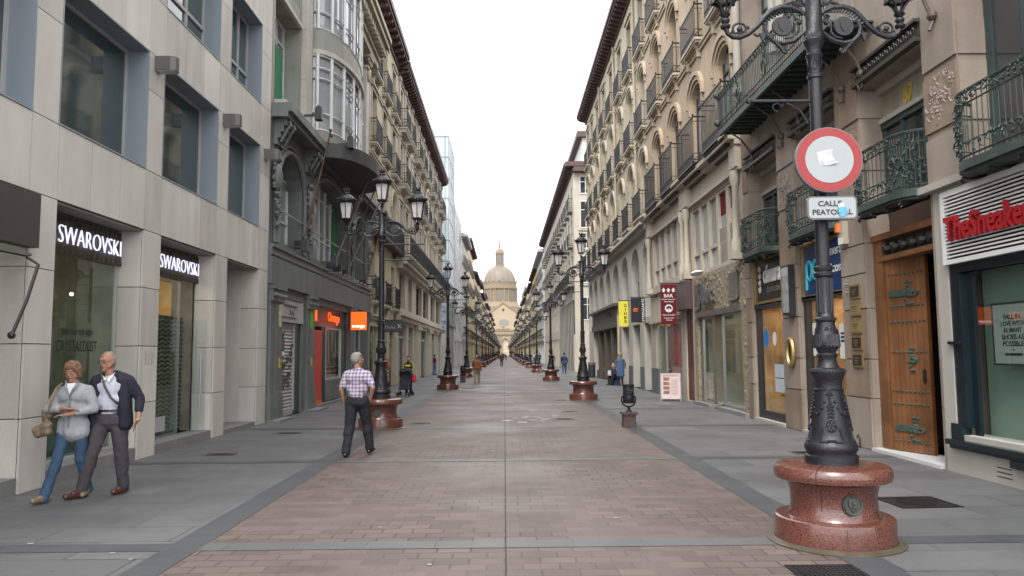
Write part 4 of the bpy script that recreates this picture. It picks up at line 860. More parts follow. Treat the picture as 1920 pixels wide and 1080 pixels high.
for s_ in (41.6, 44.0, 47.4, 51.0, 54.0, 57.5, 61.3, 64.4, 68.0, 70.2):
    for z0 in (7.6, 11.2, 14.4): b.box(k, s_-0.16, s_+0.16, z0, z0+2.6, 0, 0.10); b.box(k, s_-0.22, s_+0.22, z0+2.6, z0+2.8, 0, 0.16)
b.split('pilaster', k, M_CREAMW)
eaves(b, 41.2, 70.5, 17.2, 0.62, M_BROWN, 0.5, 0.75)
course(b, 41.2, 70.5, 6.35, 6.75, 0.55, M_CREAMW, 'cornice'); course(b, 41.2, 70.5, 3.5, 3.9, 0.35, M_CREAMW, 'cornice'); course(b, 41.2, 70.5, 10.55, 10.75, 0.12, M_CREAMW)
for (a, c, m_) in ((42.0, 45.2, M_WOODD), (46.4, 48.6, M_BROWN), (52.0, 57.0, M_DGREEN), (60.0, 63.6, M_WOODD), (65.2, 69.5, M_GREYST)):
    k = MB(); b.box(k, a, c, 0, 3.3, -0.30, -0.22)
    q = b.part('shop_front', k, m_); f = MB()
    for s_ in (a+0.05, (a+c)/2, c-0.12): b.box(f, s_, s_+0.08, 0, 2.6, -0.22, -0.17)
    b.box(f, a, c, 2.55, 2.68, -0.22, -0.15); f.build('shop_frame', M_LGREY, q)
k = MB()
for s_ in (49.6, 50.1, 51.2, 57.6, 58.6, 64.2): b.box(k, s_-0.14, s_+0.14, 0, 3.45, 0, 0.22); b.box(k, s_-0.2, s_+0.2, 3.2, 3.5, 0, 0.3)
b.split('column', k, M_CREAMW)

# ================================================================ LEFT 5: glass block beyond the side street
b = Bld('L', -5.85, 80.0, 89.0, 'glass_office_block', 'tall pale blue glass office block rising above the left side street')
k = MB(); b.box(k, 80, 89, 4.6, 25.8, -14, 0); b.part('glass_skin', k, mat('pale_blue_glass', (0.36, 0.42, 0.44), 0.12, 0.25, 0.25, spec=0.8))
k = MB()
for z in [4.7+i*2.25 for i in range(10)]: b.box(k, 79.97, 89.02, z-0.05, z+0.05, -14.02, 0.03)
for s_ in (80.0, 81.5, 83, 84.5, 86, 87.5, 89): b.box(k, s_-0.03, s_+0.03, 4.6, 25, 0, 0.04)
for d in (0, -0.4, -2.2, -4.4, -6.6, -8.8, -11): b.box(k, 79.95, 80.0, 4.6, 25, d-0.03, d+0.03)
b.part('mullions', k, mat('slate_mullion', (0.16, 0.20, 0.22), 0.4))
k = MB(); b.box(k, 80.0, 89, 0, 4.6, -14, -0.1); b.part('ground_floor', k, M_GREYST)
k = MB()
for (s_, d) in ((80.3, -0.3), (80.3, -5), (80.3, -10), (88.5, -0.3), (84.5, -0.3)): b.box(k, s_-0.03, s_+0.03, 25, 26.4, d-0.03, d+0.03)
b.box(k, 80.3, 88.5, 26.3, 26.36, -0.33, -0.27); b.box(k, 80.27, 80.33, 26.3, 26.36, -10, -0.3); b.part('roof_rail', k, M_STEEL)
k = MB()
for i in range(7): b.box(k, 79.9, 79.96, 8.3+i*0.3, 8.42+i*0.3, -3.4, -0.2)
b.part('blue_louvres', k, mat('blue_louvre', (0.06, 0.14, 0.36), 0.5))
for i in range(4):
    k = MB(); b.box(k, 79.88, 79.96, 4.0-0+i*1.05, 4.9+i*1.05, -1.6, -0.2); b.part('sign_panel', k, mat('bluegrey_sign', (0.22, 0.24, 0.30), 0.5, 0.5, 4))
# LEFT 6: white slit facade
b = Bld('L', -5.85, 89.0, 104.0, 'white_panel_building', 'white building with narrow vertical slits in its panels, next to the glass block')
facade(b, 89, 104, 0, 19.6, [(90, 93, 0, 3.2, 0), (95, 98.5, 0, 3.2, 0), (100, 103, 0, 3.2, 0)], M_PWHITE, 0.3); rs = random.Random(4)
k = MB()
for i in range(230): s_ = rs.uniform(89.3, 103.7); z = rs.uniform(3.6, 18.6); b.box(k, s_-0.03, s_+0.03, z, z+rs.uniform(0.4, 1.2), 0.0, 0.02)
b.part('slit_windows', k, M_WGLASS)
k = MB(); [b.box(k, a, c, 0, 3.2, -0.3, -0.25) for a, c in ((90, 93), (95, 98.5), (100, 103))]; b.split('shop_front', k, mat('yellow_front', (0.5, 0.33, 0.05), 0.6, 0.6, 0.3))
# generic blocks further down both sides
GENW = {}
def generic(side, X0, s0, s1, H, wallm, name, label, nrow=4, bay=3.1, style='std', roofc=None, frame=M_WFRAME, group=None, eav=0.8, shop=None):
    b = Bld(side, X0, s0, s1, name, label, 'building', group)
    n = max(1, int((s1-s0-0.8)/bay)); fl_ = (H-4.2)/nrow; hh = min(2.5, fl_*0.72); off = (s1-s0-(n-1)*bay)/2; cs = [s0+off+i*bay for i in range(n)]
    rws = [4.3+j*fl_ for j in range(nrow)]
    ops = [(c-0.58, c+0.58, z, z+hh, 0) for z in rws for c in cs] + [(c-1.15, c+1.15, 0, 3.1, 0) for c in cs]
    facade(b, s0, s1, 0, H, ops, wallm, 0.3)
    for c in cs:
        for j, z in enumerate(rws):
            add_window(b, c, z, 1.16, hh, 'french_s', frame, M_WGLASS, 0.22)
            if style != 'none': add_balcony(b, c, z, 1.7, 0.45, 'simple', wallm if style == 'own' else M_GREYST, M_IRON)
    k = MB(); [b.box(k, c-1.15, c+1.15, 0, 3.1, -0.3, -0.24) for c in cs]; b.split('shop_front', k, shop or M_WOODD)
    course(b, s0, s1, 3.4, 3.7, 0.2, wallm)
    eaves(b, s0, s1, H-0.05, eav, roofc or M_BROWN, 0.9, 0.6)
    return b
M_CR2 = mat('pale_yellow_plaster', (0.62, 0.53, 0.34), 0.8, 0.08, 0.6, streak=0.12); M_CR3 = mat('salmon_plaster', (0.52, 0.39, 0.28), 0.8, 0.08, 0.6, streak=0.12)
generic('L', -5.85, 104, 118, 17.6, M_PWHITE, 'white_house', 'white house with dark balconies between the slit facade and the cream houses', style='std', roofc=M_LGREY)
generic('L', -5.85, 118, 143, 19.2, M_CR2, 'cream_house', 'cream house with a deep brown eaves, left side, beyond the white house')
generic('L', -5.85, 143, 168, 16.6, M_CR2, 'cream_house', 'lower cream house with brown eaves on the left, beyond the taller cream one', nrow=4)
k = 168; far = [(22, 17.5, M_CREAMW), (24, 16.2, M_YELLOW), (20, 18.0, M_CR3), (26, 16.5, M_CR2), (24, 17.4, M_CREAMW), (25, 16.2, M_YELLOW), (24, 17.2, M_CR2), (27, 16.6, M_CREAMW), (24, 17.6, M_CR3), (26, 16.6, M_CR2), (28, 17.2, M_YELLOW)]
for (L_, H_, m_) in far:
    generic('L', -5.85, k, k+L_, H_, m_, 'townhouse', 'small distant cream or ochre balconied house in the far left row before the church', bay=4.2, group='distant houses in the left row'); k += L_
# ================================================================ RIGHT 1: brown limestone building with green iron balconies
X1 = 6.1
b = Bld('R', X1, 4.0, 18.92, 'limestone_building', 'brown limestone building with carved flower panels, green iron balconies and an open studded door'); P = b.P
bays = [(7.55, 9.80), (10.60, 12.62), (13.50, 15.57), (16.50, 18.55)]
ops = [(4.2, 6.75, 4.1, 8.0, 0), (4.1, 10.45, 0, 3.9, 0), (7.55, 9.80, 4.1, 8.0, 0), (10.60, 12.62, 0, 6.10, 0), (13.50, 15.57, 0, 6.10, 0), (16.50, 18.55, 0, 6.10, 0)]
up = [(c-0.75, c+0.75, 8.2, 11.6, 0) for c in (14.5, 17.5, 11.6, 8.7)]
facade(b, 4.0, 18.92, 0, 16.0, [o for o in ops] + up, M_R1, 0.55)
# jointed ashlar on the piers: slabs with grooves
k = MB()
piers = [(6.75, 7.55), (9.80, 10.60), (12.62, 13.50), (15.57, 16.50), (18.55, 18.92)]
for (a, c) in piers:
    for (z0, z1) in ((0, 0.85), (0.85, 1.5), (1.5, 2.35), (2.35, 2.95), (2.95, 3.45), (3.45, 4.62), (4.70, 5.52), (5.60, 7.2), (7.2, 8.1)):
        if c < 10.65 and z0 < 3.4: continue
        b.box(k, a+0.004, c-0.004, (z0 if a > 10 or z0 > 3.5 else 3.97)+0.012, z1-0.012, 0, 0.03)
for (a, c) in bays[1:]:
    for i in range(4): b.box(k, a+(c-a)*i/4+0.004, a+(c-a)*(i+1)/4-0.004, 6.48, 7.2-0.012, 0, 0.03)
b.split('ashlar_pier', k, M_R1, vmats=[M_R1B, M_R1C])
# reveals with the same joints
k = MB()
for s_ in (9.80, 10.60, 12.62, 13.50, 15.57, 16.50, 18.55):
    for (z0, z1) in ((4.02, 4.62), (4.70, 5.52), (5.60, 6.08)) if s_ < 10 else ((0.02, 0.85), (0.85, 1.5), (1.5, 2.35), (2.35, 3.45), (3.45, 4.62), (4.70, 5.52), (5.60, 6.08)):
        if s_ in (9.80, 12.62, 15.57, 18.55): b.box(k, s_-0.02, s_, z0+0.008, z1-0.008, -0.5, -0.004)
        else: b.box(k, s_, s_+0.02, z0+0.008, z1-0.008, -0.5, -0.004)
b.split('reveal_blocks', k, M_R1, vmats=[M_R1B, M_R1C])
# carved flowers
k = MB(); rs = random.Random(21)
def flower(s_, z, r, d=0.03, ax='f'):
    for q in range(6):
        a_ = q*math.pi/3+rs.uniform(0, .5); k.ball(P(s_+r*math.cos(a_), z+r*math.sin(a_), d-0.004), r*0.55, 6, 4, (1, 0.35, 1))
    k.ball(P(s_, z, d+0.01), r*0.4, 6, 4)
for (a, c) in piers[:4]:
    for i in range(12): flower(rs.uniform(a+0.12, c-0.12), rs.uniform(4.78, 5.45), rs.uniform(0.04, 0.07))
    for i in range(34):
        s_ = rs.uniform(a+0.1, c-0.1); z = rs.uniform(4.75, 5.4); sg_ = rs.choice((-1, 1)); k.tube([P(s_+sg_*0.07*math.sin(t_*0.5), min(z+0.025*t_, 5.5), 0.03) for t_ in range(5)], 0.010, 4)
    k2 = k; k = MB()
    for i in range(4): flower(rs.uniform(a+0.15, c-0.15), 2.72+rs.uniform(-.12, .12), 0.055)
    b.part('carved_flowers', k, M_R1, smooth=True) if a > 10 else None; k = k2
b.split('carved_flower_panel', k, M_R1, smooth=True)
# hood grilles over the first floor openings
def grille(s0, s1, z0, z1, d):
    k = MB(); b.box(k, s0, s1, z0, z0+0.05, -0.1, d); b.box(k, s0, s1, z1-0.05, z1, -0.1, d); b.box(k, s0, s1, z0+0.05, z1-0.05, 0.02, 0.035)
    n = int((s1-s0)/0.13)
    for i in range(n):
        c_ = s0+(i+0.5)*(s1-s0)/n; k.tube([P(c_+0.045*math.cos(a_*0.785), (z0+z1)/2+0.045*math.sin(a_*0.785), d-0.01) for a_ in range(9)], 0.011, 4)
    b.box(k, s0, s1, z0+0.05, z0+0.07, d-0.05, d); return b.part('lintel_grille', k, mat('dark_bronze', (0.045, 0.045, 0.035), 0.5, 0.3, 8))
for (a, c) in bays[1:]: grille(a-0.02, c+0.02, 6.12, 6.46, 0.12)
# first-floor green windows and painted panels
M_GFRAME = mat('dark_green_joinery', (0.03, 0.052, 0.050), 0.4, 0.2, 3)
for i_, (a, c) in enumerate(bays):
    z0 = 4.0; zt = 5.38 if i_ else 7.9
    k = MB(); t = 0.09
    for s_ in (a+0.02, (a+c)/2-0.35, (a+c)/2+0.30, c-0.13): b.box(k, s_, s_+0.11, z0, zt, -0.47, -0.38)
    b.box(k, a, c, zt-0.0, zt+0.08, -0.50, -0.36); b.box(k, a+0.13, c-0.13, z0, z0+0.25, -0.46, -0.40)
    if i_ == 0: b.box(k, a, c, 6.5, 6.62, -0.46, -0.38)
    q = b.part('window', k, M_GFRAME); k = MB(); b.box(k, a+0.03, c-0.03, z0, zt, -0.43, -0.42); k.build('pane', M_WGLASS, q)
    if i_:
        k = MB(); b.box(k, a, c, zt+0.08, 6.12, -0.52, -0.40); b.part('transom_panel', k, mat('painted_transom', (0.33, 0.29, 0.20), 0.6, 0.25, 1.6))
        k = MB(); b.box(k, a, c, zt+0.10, zt+0.18, -0.40, -0.32); b.box(k, a, c, 5.98, 6.12, -0.40, -0.30); b.part('transom_sill', k, M_R1L)
o = b.thing('house_number', 11.75, 5.74, -0.40, 'gold numerals 87 painted on the panel above the middle balcony window', 'number')
k = MB(); k.box(-0.28, 0.28, -0.012, 0, -0.25, 0.25); k.build('glass_plaque', mat('plaque_grey', (0.30, 0.30, 0.27), 0.4, 0.2), o); lettering('87', 0.30, 0.30, mat('gold_paint', (0.55, 0.38, 0.07), 0.5), o, (0.02, -0.014, 0), 0.02, 0.02)
# green iron balconies with bowed ends
def iron_balcony(s0, s1, z, d, h=1.0):
    k = MB(); pts = [(b.X(s1), 0.0)] ; n = 10; W = s1-s0; out = []
    prof = []
    for i in range(n+1):
        t_ = i/n; s_ = s0+W*t_; e = min(t_, 1-t_)*W; dd = d*(1 if e > 0.55 else math.sin(math.pi/2*e/0.55)**0.6 if e > 0 else 0.0)
        prof.append((s_, dd))
    fine = []
    N = 44
    for i in range(N+1):
        t_ = i/N; s_ = s0+W*t_; e = min(t_, 1-t_)*W; fine.append((s_, d*(1 if e > 0.5 else (math.sin(math.pi/2*e/0.5)**0.55 if e > 0 else 0.0))))
    k.prismz([(b.X(p[0]), -p[1]) for p in fine], z-0.11, z)
    k.prismz([(b.X((s0+s1)/2+(p[0]-(s0+s1)/2)*0.94), -p[1]*0.9) for p in fine], z-0.15, z-0.11)
    q = b.part('balcony', k, M_GIRON)
    r = MB()
    for zz, rr in ((z+h, 0.026), (z+h-0.16, 0.012), (z+0.05, 0.014), (z+0.22, 0.012)): r.tube([P(p[0], zz, p[1]-0.02) for p in fine], rr, 5)
    L = 0; last = fine[0]
    for i in range(1, N+1):
        p = fine[i]; L += math.dist(p, last); last = p
        if L > 0.095 or i < 12 or i > N-12:
            L = 0; r.tube([P(p[0], z, p[1]-0.02), P(p[0], z+h, p[1]-0.02)], 0.008, 4)
    # scrolling leaves: dense at the bowed ends, light frieze top and bottom
    rs2 = random.Random(int(s0*10))
    def leaf(s_, dd, zz, a_, ln):
        ln *= 0.75; r.tube([P(s_, zz, dd+0.0), P(s_+ln*0.5*math.cos(a_), zz+ln*0.5*math.sin(a_), dd+0.015), P(s_+ln*math.cos(a_), zz+ln*math.sin(a_), dd)], [0.004, 0.015, 0.003], 5)
    for i in range(N):
        p = fine[i]; e = min(p[0]-s0, s1-p[0])
        if e < 0.45:
            for _ in range(7): leaf(p[0], p[1]-0.01, z+rs2.uniform(0.08, h-0.08), rs2.uniform(0, 6.3), rs2.uniform(0.07, 0.16))
            if i % 3 == 0: cz = z+rs2.uniform(0.2, h-0.2); r.tube([P(p[0]+0.09*math.cos(t_), cz+0.09*math.sin(t_)*(1-t_/14), p[1]) for t_ in [x*0.7 for x in range(11)]], 0.012, 5)
        else:
            for _ in range(2): leaf(p[0], p[1]-0.01, z+h-rs2.uniform(0.03, 0.15), rs2.uniform(-0.6, 3.6), 0.09)
            leaf(p[0], p[1]-0.01, z+rs2.uniform(0.06, 0.18), rs2.uniform(0.5, 2.6), 0.12)
    r.build('railing', M_GIRON, q, smooth=False, fix=False)
    br = MB()
    for i in range(4): s_ = s0+0.3+(W-0.6)*i/3; br.tube([P(s_, z-0.16, 0.0), P(s_, z-0.19, d*0.55), P(s_, z-0.18, d*0.8), P(s_, z-0.21, d*0.86), P(s_, z-0.245, d*0.8), P(s_, z-0.22, d*0.74)], 0.02, 5)
    br.build('brackets', M_IRON, q)
iron_balcony(16.52, 18.53, 3.98, 0.34, 0.84); iron_balcony(13.52, 15.55, 3.98, 0.34, 0.84); iron_balcony(10.62, 12.50, 3.98, 0.34, 0.84); iron_balcony(7.4, 9.62, 3.98, 0.40, 0.86)
# long upper balcony
k = MB(); b.box(k, 11.9, 18.2, 6.92, 7.04, 0.72, 0.80); b.box(k, 11.9, 18.2, 7.0, 7.03, 0.02, 0.72)
for i in range(24): s_ = 12.0+i*0.265; b.box(k, s_-0.03, s_+0.03, 6.94, 7.0, 0.02, 0.72)
q = b.part('long_balcony', k, M_GIRON); r = MB()
for zz, rr in ((7.95, 0.022), (7.80, 0.012), (7.10, 0.014), (7.22, 0.012)): r.tube([P(11.9, zz, 0.78), P(18.2, zz, 0.78), P(18.2, zz, 0.02)], rr, 5)
for i in range(64): s_ = 11.95+i*0.099; r.box(b.X(s_)-0.008, b.X(s_)+0.008, -0.788, -0.772, 7.04, 7.93)
for i in range(9): r.box(b.X(18.2)-0.008, b.X(18.2)+0.008, -0.08-i*0.085, -0.064-i*0.085, 7.04, 7.93)
for i in range(40):
    s_ = 11.95+i*0.16; a_ = 0.05; r.tube([P(s_+a_*math.cos(t_*0.8), 7.875+a_*math.sin(t_*0.8), 0.79) for t_ in range(8)], 0.012, 4)
for s_ in (13.2, 14.9, 16.6):
    for sg_ in (-1, 1): r.tube([P(s_+sg_*(0.05+0.09*math.sin(t_*0.6)), 7.25+0.055*t_, 0.80) for t_ in range(10)], 0.02, 5)
for zz in (7.95, 7.25): r.ball(P(18.22, zz, 0.80), 0.09, 8, 5)
r.build('railing', M_GIRON, q, fix=False)
k = MB()
for s_ in (12.3, 13.06, 16.0, 17.9, 15.0): k.tube([P(s_, 6.95, 0.62), P(s_, 6.75, 0.34), P(s_, 6.5, 0.16), P(s_, 6.25, 0.06), P(s_, 6.05, 0.07), P(s_, 6.0, 0.13), P(s_, 6.08, 0.16)], [0.02, 0.022, 0.026, 0.03, 0.03, 0.025, 0.02], 6); k.ball(P(s_, 6.28, 0.08), 0.075, 7, 5)
k.tube([P(10.2, 6.9, 0.3), P(10.2, 6.5, 0.16), P(10.2, 6.25, 0.06), P(10.2, 6.1, 0.12)], 0.025, 6); k.ball(P(10.2, 6.32, 0.07), 0.075)
b.split('scroll_bracket', k, mat('rust_bronze', (0.09, 0.07, 0.055), 0.6, 0.4, 9))
for c_ in (14.5, 17.5, 11.6, 8.7): add_window(b, c_, 8.2, 1.5, 3.4, 'french', M_GFRAME, M_SKYGLASS, 0.4)
k = MB()
for s_ in (12.9, 13.3, 15.75, 16.15, 18.75): k.lathe([(0.13, 8.2), (0.10, 8.4), (0.10, 11.4), (0.15, 11.6)], 12, P(s_, 0, 0.10))
b.split('engaged_column', k, M_R1L)
eaves(b, 4.0, 18.92, 16.0, 0.9, M_R1L, 0.6, 0.7)
# open studded door
k = MB(); b.box(k, 10.62, 10.72, 0.05, 3.45, -0.30, -0.12); b.box(k, 12.32, 12.60, 0.05, 3.45, -0.40, -0.12); b.box(k, 10.72, 12.42, 3.10, 3.18, -0.34, -0.10); b.box(k, 10.62, 12.60, 3.45, 3.55, -0.40, -0.08); q = b.part('door_frame', k, M_DOORW)
k = MB(); b.box(k, 10.72, 12.42, 3.18, 3.45, -0.25, -0.2)
for i in range(6): flower_s = 10.95+i*0.26; k.ball(P(flower_s, 3.31, -0.18), 0.09, 7, 5)
k.build('transom_grille', mat('dark_bronze2', (0.02, 0.02, 0.018), 0.5), q)
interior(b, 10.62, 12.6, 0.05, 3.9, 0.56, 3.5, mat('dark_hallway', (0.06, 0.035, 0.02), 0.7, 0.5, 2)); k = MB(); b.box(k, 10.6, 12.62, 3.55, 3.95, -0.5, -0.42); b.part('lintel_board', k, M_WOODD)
k = MB(); b.box(k, 10.62, 12.6, 0, 0.05, -1.5, 0.06); b.part('white_threshold', k, mat('white_marble_step', (0.55, 0.55, 0.54), 0.5, 0.1, 2))
def leaf_door(sa, da, sb, db):   # hinged leaf between two plan points
    dx, dd = sb-sa, db-da; L = math.hypot(dx, dd); k = MB(); k.box(0, L, -0.035, 0.035, 0.06, 3.10)
    o = k.build('door', M_DOORW, b.root, loc=P(sa, 0, da)); v = (b.X(sb)-b.X(sa), -(db-da)); o.rotation_euler = (0, 0, math.atan2(v[1], v[0])); n = 8
    g2 = MB()
    for i in range(1, n): g2.box(L*i/n-0.004, L*i/n+0.004, -0.0365, -0.035, 0.08, 3.08)
    g2.build('board_joints', M_WOODD, o); s2 = MB()
    for z in (0.22, 1.0, 1.62, 2.10, 2.35, 2.86, 0.80):
        for i in range(9): s2.ball((0.06+(L-0.12)*i/8, -0.04, z), 0.022, 6, 4)
    s2.build('iron_studs', M_COPPER, o)
    for z in (0.42, 1.38+0.12, 2.55):
        r_ = random.Random(5); s2 = MB()
        for i in range(26): a_ = r_.uniform(0, 6.3); rr = r_.uniform(0.02, 0.17); s2.ball((L*0.60+rr*1.0*math.cos(a_)*(1 if z != 1.5 else 0.5), -0.045, z+rr*1.1*math.sin(a_)), 0.026, 6, 4)
        if z != 1.5: s2.box(0.05, L*0.62, -0.055, -0.035, z-0.05, z+0.05)
        s2.build('iron_strap' if z != 1.5 else 'door_knocker', M_COPPER, o)
    h = MB(); h.box(L-0.12, L-0.07, -0.06, -0.035, 1.15, 1.35); h.build('door_handle', M_BLACK, o); return o
leaf_door(12.28, -0.18, 11.56, -0.42)
o = leaf_door(10.74, -0.22, 10.80, -1.3); o.location.z = 0.0
b.part('boot_scraper', MB().tube([P(12.95, 0.0, 0.09), P(12.95, 0.16, 0.09), P(13.0, 0.22, 0.09), P(13.04, 0.16, 0.09)], 0.012, 6), M_IRON)
# brass plaques
for j, z in enumerate((2.66, 2.36, 2.06, 1.78, 1.48)):
    o = b.thing('brass_plaque', 12.98, z, 0.035, 'brass name plaque left of the studded door, %s of the five from the top' % ('first', 'second', 'third', 'fourth', 'fifth')[j], 'plaque', 'brass plaques beside the studded door')
    k = MB(); k.box(-0.19, 0.19, -0.02, 0, -0.12, 0.12); k.build('frame', M_GOLD, o); k = MB(); k.box(-0.16, 0.16, -0.024, -0.02, -0.09, 0.09); k.build('plate', mat('dark_plate', (0.03, 0.025, 0.02), 0.4) if j in (0, 3, 4) else mat('brass_plate', (0.25, 0.18, 0.08), 0.4, 0.3, 8), o)
    k = MB(); [k.box(-0.11+0.02*i, 0.08-0.03*i, -0.026, -0.024, 0.03-0.04*i, 0.045-0.04*i) for i in range(3)]; k.build('engraving', M_GOLD if j in (0, 3, 4) else M_WOODD, o)
# optician shops
M_AMB = mat('amber_room', (0.40, 0.24, 0.10), 0.7, 0.6, 2.2)
M_AML = emit('optician_ceiling_lamp', (1.0, 0.78, 0.50), 13.0)
for (a, c) in bays[2:]:
    interior(b, a+0.1, c-0.1, 0.06, 2.7, 0.22, 2.4, M_AMB, M_AML)
    k = MB(); b.box(k, a+0.02, a+0.12, 0, 2.70, -0.20, -0.08); b.box(k, c-0.16, c-0.02, 0, 2.70, -0.20, -0.08); b.box(k, a, c, 2.66, 2.74, -0.30, -0.04); b.box(k, a+0.12, c-0.16, 0.06, 0.24, -0.20, -0.08); q = b.part('shop_frame', k, M_BLACK)
    k = MB(); b.box(k, a+0.12, c-0.16, 0.24, 2.66, -0.15, -0.14); k.build('pane', M_CLEARG, q); k = MB(); b.box(k, a+0.02, c-0.02, 0, 0.06, -0.5, 0.05); b.split('step', k, M_R1L)
    k = MB()
    for (z, d0, d1) in ((0.62, -0.60, -0.25), (1.15, -0.80, -0.5), (1.62, -0.95, -0.65)): b.box(k, a+0.2, a+1.0, z, z+0.03, d0, d1)
    for z in (0.9, 1.3, 1.7): b.box(k, a+0.15, a+0.8, z, z+0.02, -2.6, -2.3)
    q = b.part('display_shelves', k, M_DOORW); k = MB(); rs = random.Random(8)
    for (z, d_) in ((0.65, -0.42), (1.18, -0.65), (1.65, -0.8)):
        for i in range(6): s_ = a+0.25+i*0.13; b.box(k, s_, s_+0.07, z, z+rs.uniform(0.03, 0.09), d_-0.04, d_+0.03)
    k.build('spectacle_frames', mat('display_goods', (0.35, 0.30, 0.28), 0.4, 0.9, 20), q)
k = MB(); b.box(k, 16.72, 17.5, 0.72, 1.02, -0.135, -0.13); b.box(k, 16.72, 17.5, 1.05, 1.35, -0.135, -0.13); b.part('window_notice', k, mat('pale_notice', (0.5, 0.55, 0.62), 0.6))
for (c_, w_, z0, z1) in ((15.0, 0.5, 1.55, 2.2), (13.85, 0.36, 1.5, 2.15), (14.3, 0.24, 1.6, 2.2)):
    o = b.thing('window_poster', c_, (z0+z1)/2, -0.13, 'white paper notice in the right-hand optician window, %s one' % ('leftmost' if c_ == 15.0 else 'rightmost' if c_ < 14 else 'middle'), 'poster')
    k = MB(); k.box(-w_/2, w_/2, -0.006, 0, -(z1-z0)/2, (z1-z0)/2); k.build('sheet', M_WHITE, o); k = MB(); [k.box(-w_*0.35, w_*0.35, -0.009, -0.006, 0.12-0.07*i, 0.16-0.07*i) for i in range(3)]; k.build('printed_lines', mat('navy_ink', (0.01, 0.02, 0.08), 0.6), o)
for (c_, r_, m_, lb) in ((18.0, 0.17, M_BLUE, 'blue'), (17.45, 0.12, M_WHITE, 'white')):
    o = b.thing('round_sticker', c_, 1.95 if lb == 'blue' else 1.93, -0.133, 'round %s sticker on the left-hand optician window' % lb, 'sticker'); k = MB(); k.prism([(r_*math.cos(t_*0.393), r_*1.35*math.sin(t_*0.393)) for t_ in range(16)], -0.004, 0); k.build('disc', mat('sticker_blue', (0.02, 0.20, 0.55), 0.4) if lb == 'blue' else m_, o)
def framed_board(s_, z, w_, h, m_, lb, d=-0.10):
    o = b.thing('shop_sign', s_, z, d, lb, 'shop sign'); k = MB(); t = 0.06
    k.box(-w_/2, w_/2, -0.06, 0.04, h/2-t, h/2); k.box(-w_/2, w_/2, -0.06, 0.04, -h/2, -h/2+t); k.box(-w_/2, -w_/2+t, -0.06, 0.04, -h/2+t, h/2-t); k.box(w_/2-t, w_/2, -0.06, 0.04, -h/2+t, h/2-t); k.build('frame', M_GOLD, o)
    k = MB(); k.box(-w_/2+t, w_/2-t, -0.02, 0.04, -h/2+t, h/2-t); k.build('board', m_, o); return o
o = framed_board(17.53, 3.32, 2.0, 1.10, mat('dark_brown_board', (0.028, 0.024, 0.018), 0.25, 0.6, 4), 'dark board with brass frame reading cámara ópticos with a white emblem')
lettering('cámara', 1.12, 0.42, M_WHITE, o, (0.22, -0.025, 0.13), 0.02, 0.03); lettering('ópticos', 0.85, 0.22, mat('dim_letter', (0.16, 0.15, 0.13), 0.5), o, (0.28, -0.025, -0.25), 0.01, 0.0)
k = MB(); [k.ball((-0.62, -0.03, 0.28-0.16*i), 0.11, 10, 6, (0.9, 0.15, 0.8)) for i in range(4)]; k.build('emblem', M_WHITE, o)
k = MB(); [k.ball((-0.62, -0.05, 0.20-0.16*i), 0.045, 8, 5, (1, 0.2, 1)) for i in range(3)]; k.build('emblem_holes', M_BLACK, o)
o = framed_board(14.53, 3.25, 2.0, 1.10, M_BLUE, 'dark blue board with a cyan double ring logo behind the nearest lamp post')
k = MB()
for x_ in (-0.62, -0.30): k.tube([(x_+0.135*math.cos(t_*0.4), -0.03, -0.0+0.19*math.sin(t_*0.4)) for t_ in range(17)], 0.035, 6)
k.tube([(-0.755, -0.03, 0.0), (-0.755, -0.03, -0.38)], 0.035, 6); k.build('double_ring_logo', M_CYAN, o)
lettering('primera', 0.92, 0.24, M_WHITE, o, (0.42, -0.025, 0.25), 0.01, 0.01); lettering('ópticos', 0.80, 0.24, M_WHITE, o, (0.40, -0.025, -0.08), 0.01, 0.01)
o = b.thing('wall_case', 15.88, 2.95, 0.03, 'black glazed notice case fixed on the pier between the two optician shops', 'notice case'); k = MB(); k.box(-0.2, 0.2, -0.13, 0, -0.55, 0.5); k.build('case', M_BLACK, o)
k = MB(); k.box(-0.16, 0.16, -0.136, -0.13, -0.5, 0.46); k.build('glass_front', mat('map_sheet', (0.35, 0.37, 0.36), 0.2, 0.4, 8), o); k = MB(); k.box(-0.17, 0.17, -0.14, -0.136, 0.28, 0.44); k.build('title_strip', M_LGREY, o)
k = MB(); k.box(-0.207, -0.2, -0.11, -0.02, -0.5, 0.46); k.build('side_glass', MATS['map_sheet'], o)
o = b.thing('brass_ring', 15.95, 1.62, 0.03, 'oval brass ring lamp on the pier under the notice case', 'wall lamp'); k = MB(); k.tube([(0.17*math.cos(t_*0.45), -0.05, 0.28*math.sin(t_*0.45)) for t_ in range(14)], 0.05, 8, True); k.build('ring', M_GOLD, o, smooth=True); k = MB(); k.prism([(0.14*math.cos(t_*0.45), 0.24*math.sin(t_*0.45)) for t_ in range(14)], -0.03, 0); k.build('back_plate', M_BLACK, o)
o = b.thing('alarm_box', 13.25, 3.72, 0.03, 'small beige alarm box with an orange lamp on the pier right of the blue board', 'alarm box'); k = MB(); k.box(-0.1, 0.1, -0.1, 0, -0.2, 0.2); k.build('box', mat('beige_box', (0.42, 0.38, 0.30), 0.5), o); k = MB(); k.box(-0.08, 0.0, -0.16, -0.1, 0.02, 0.18); k.build('orange_lamp', mat('orange_lamp', (0.8, 0.2, 0.05), 0.4), o); k = MB(); k.box(-0.09, 0.09, -0.105, -0.1, -0.2, -0.08); k.build('plate', M_WHITE, o)
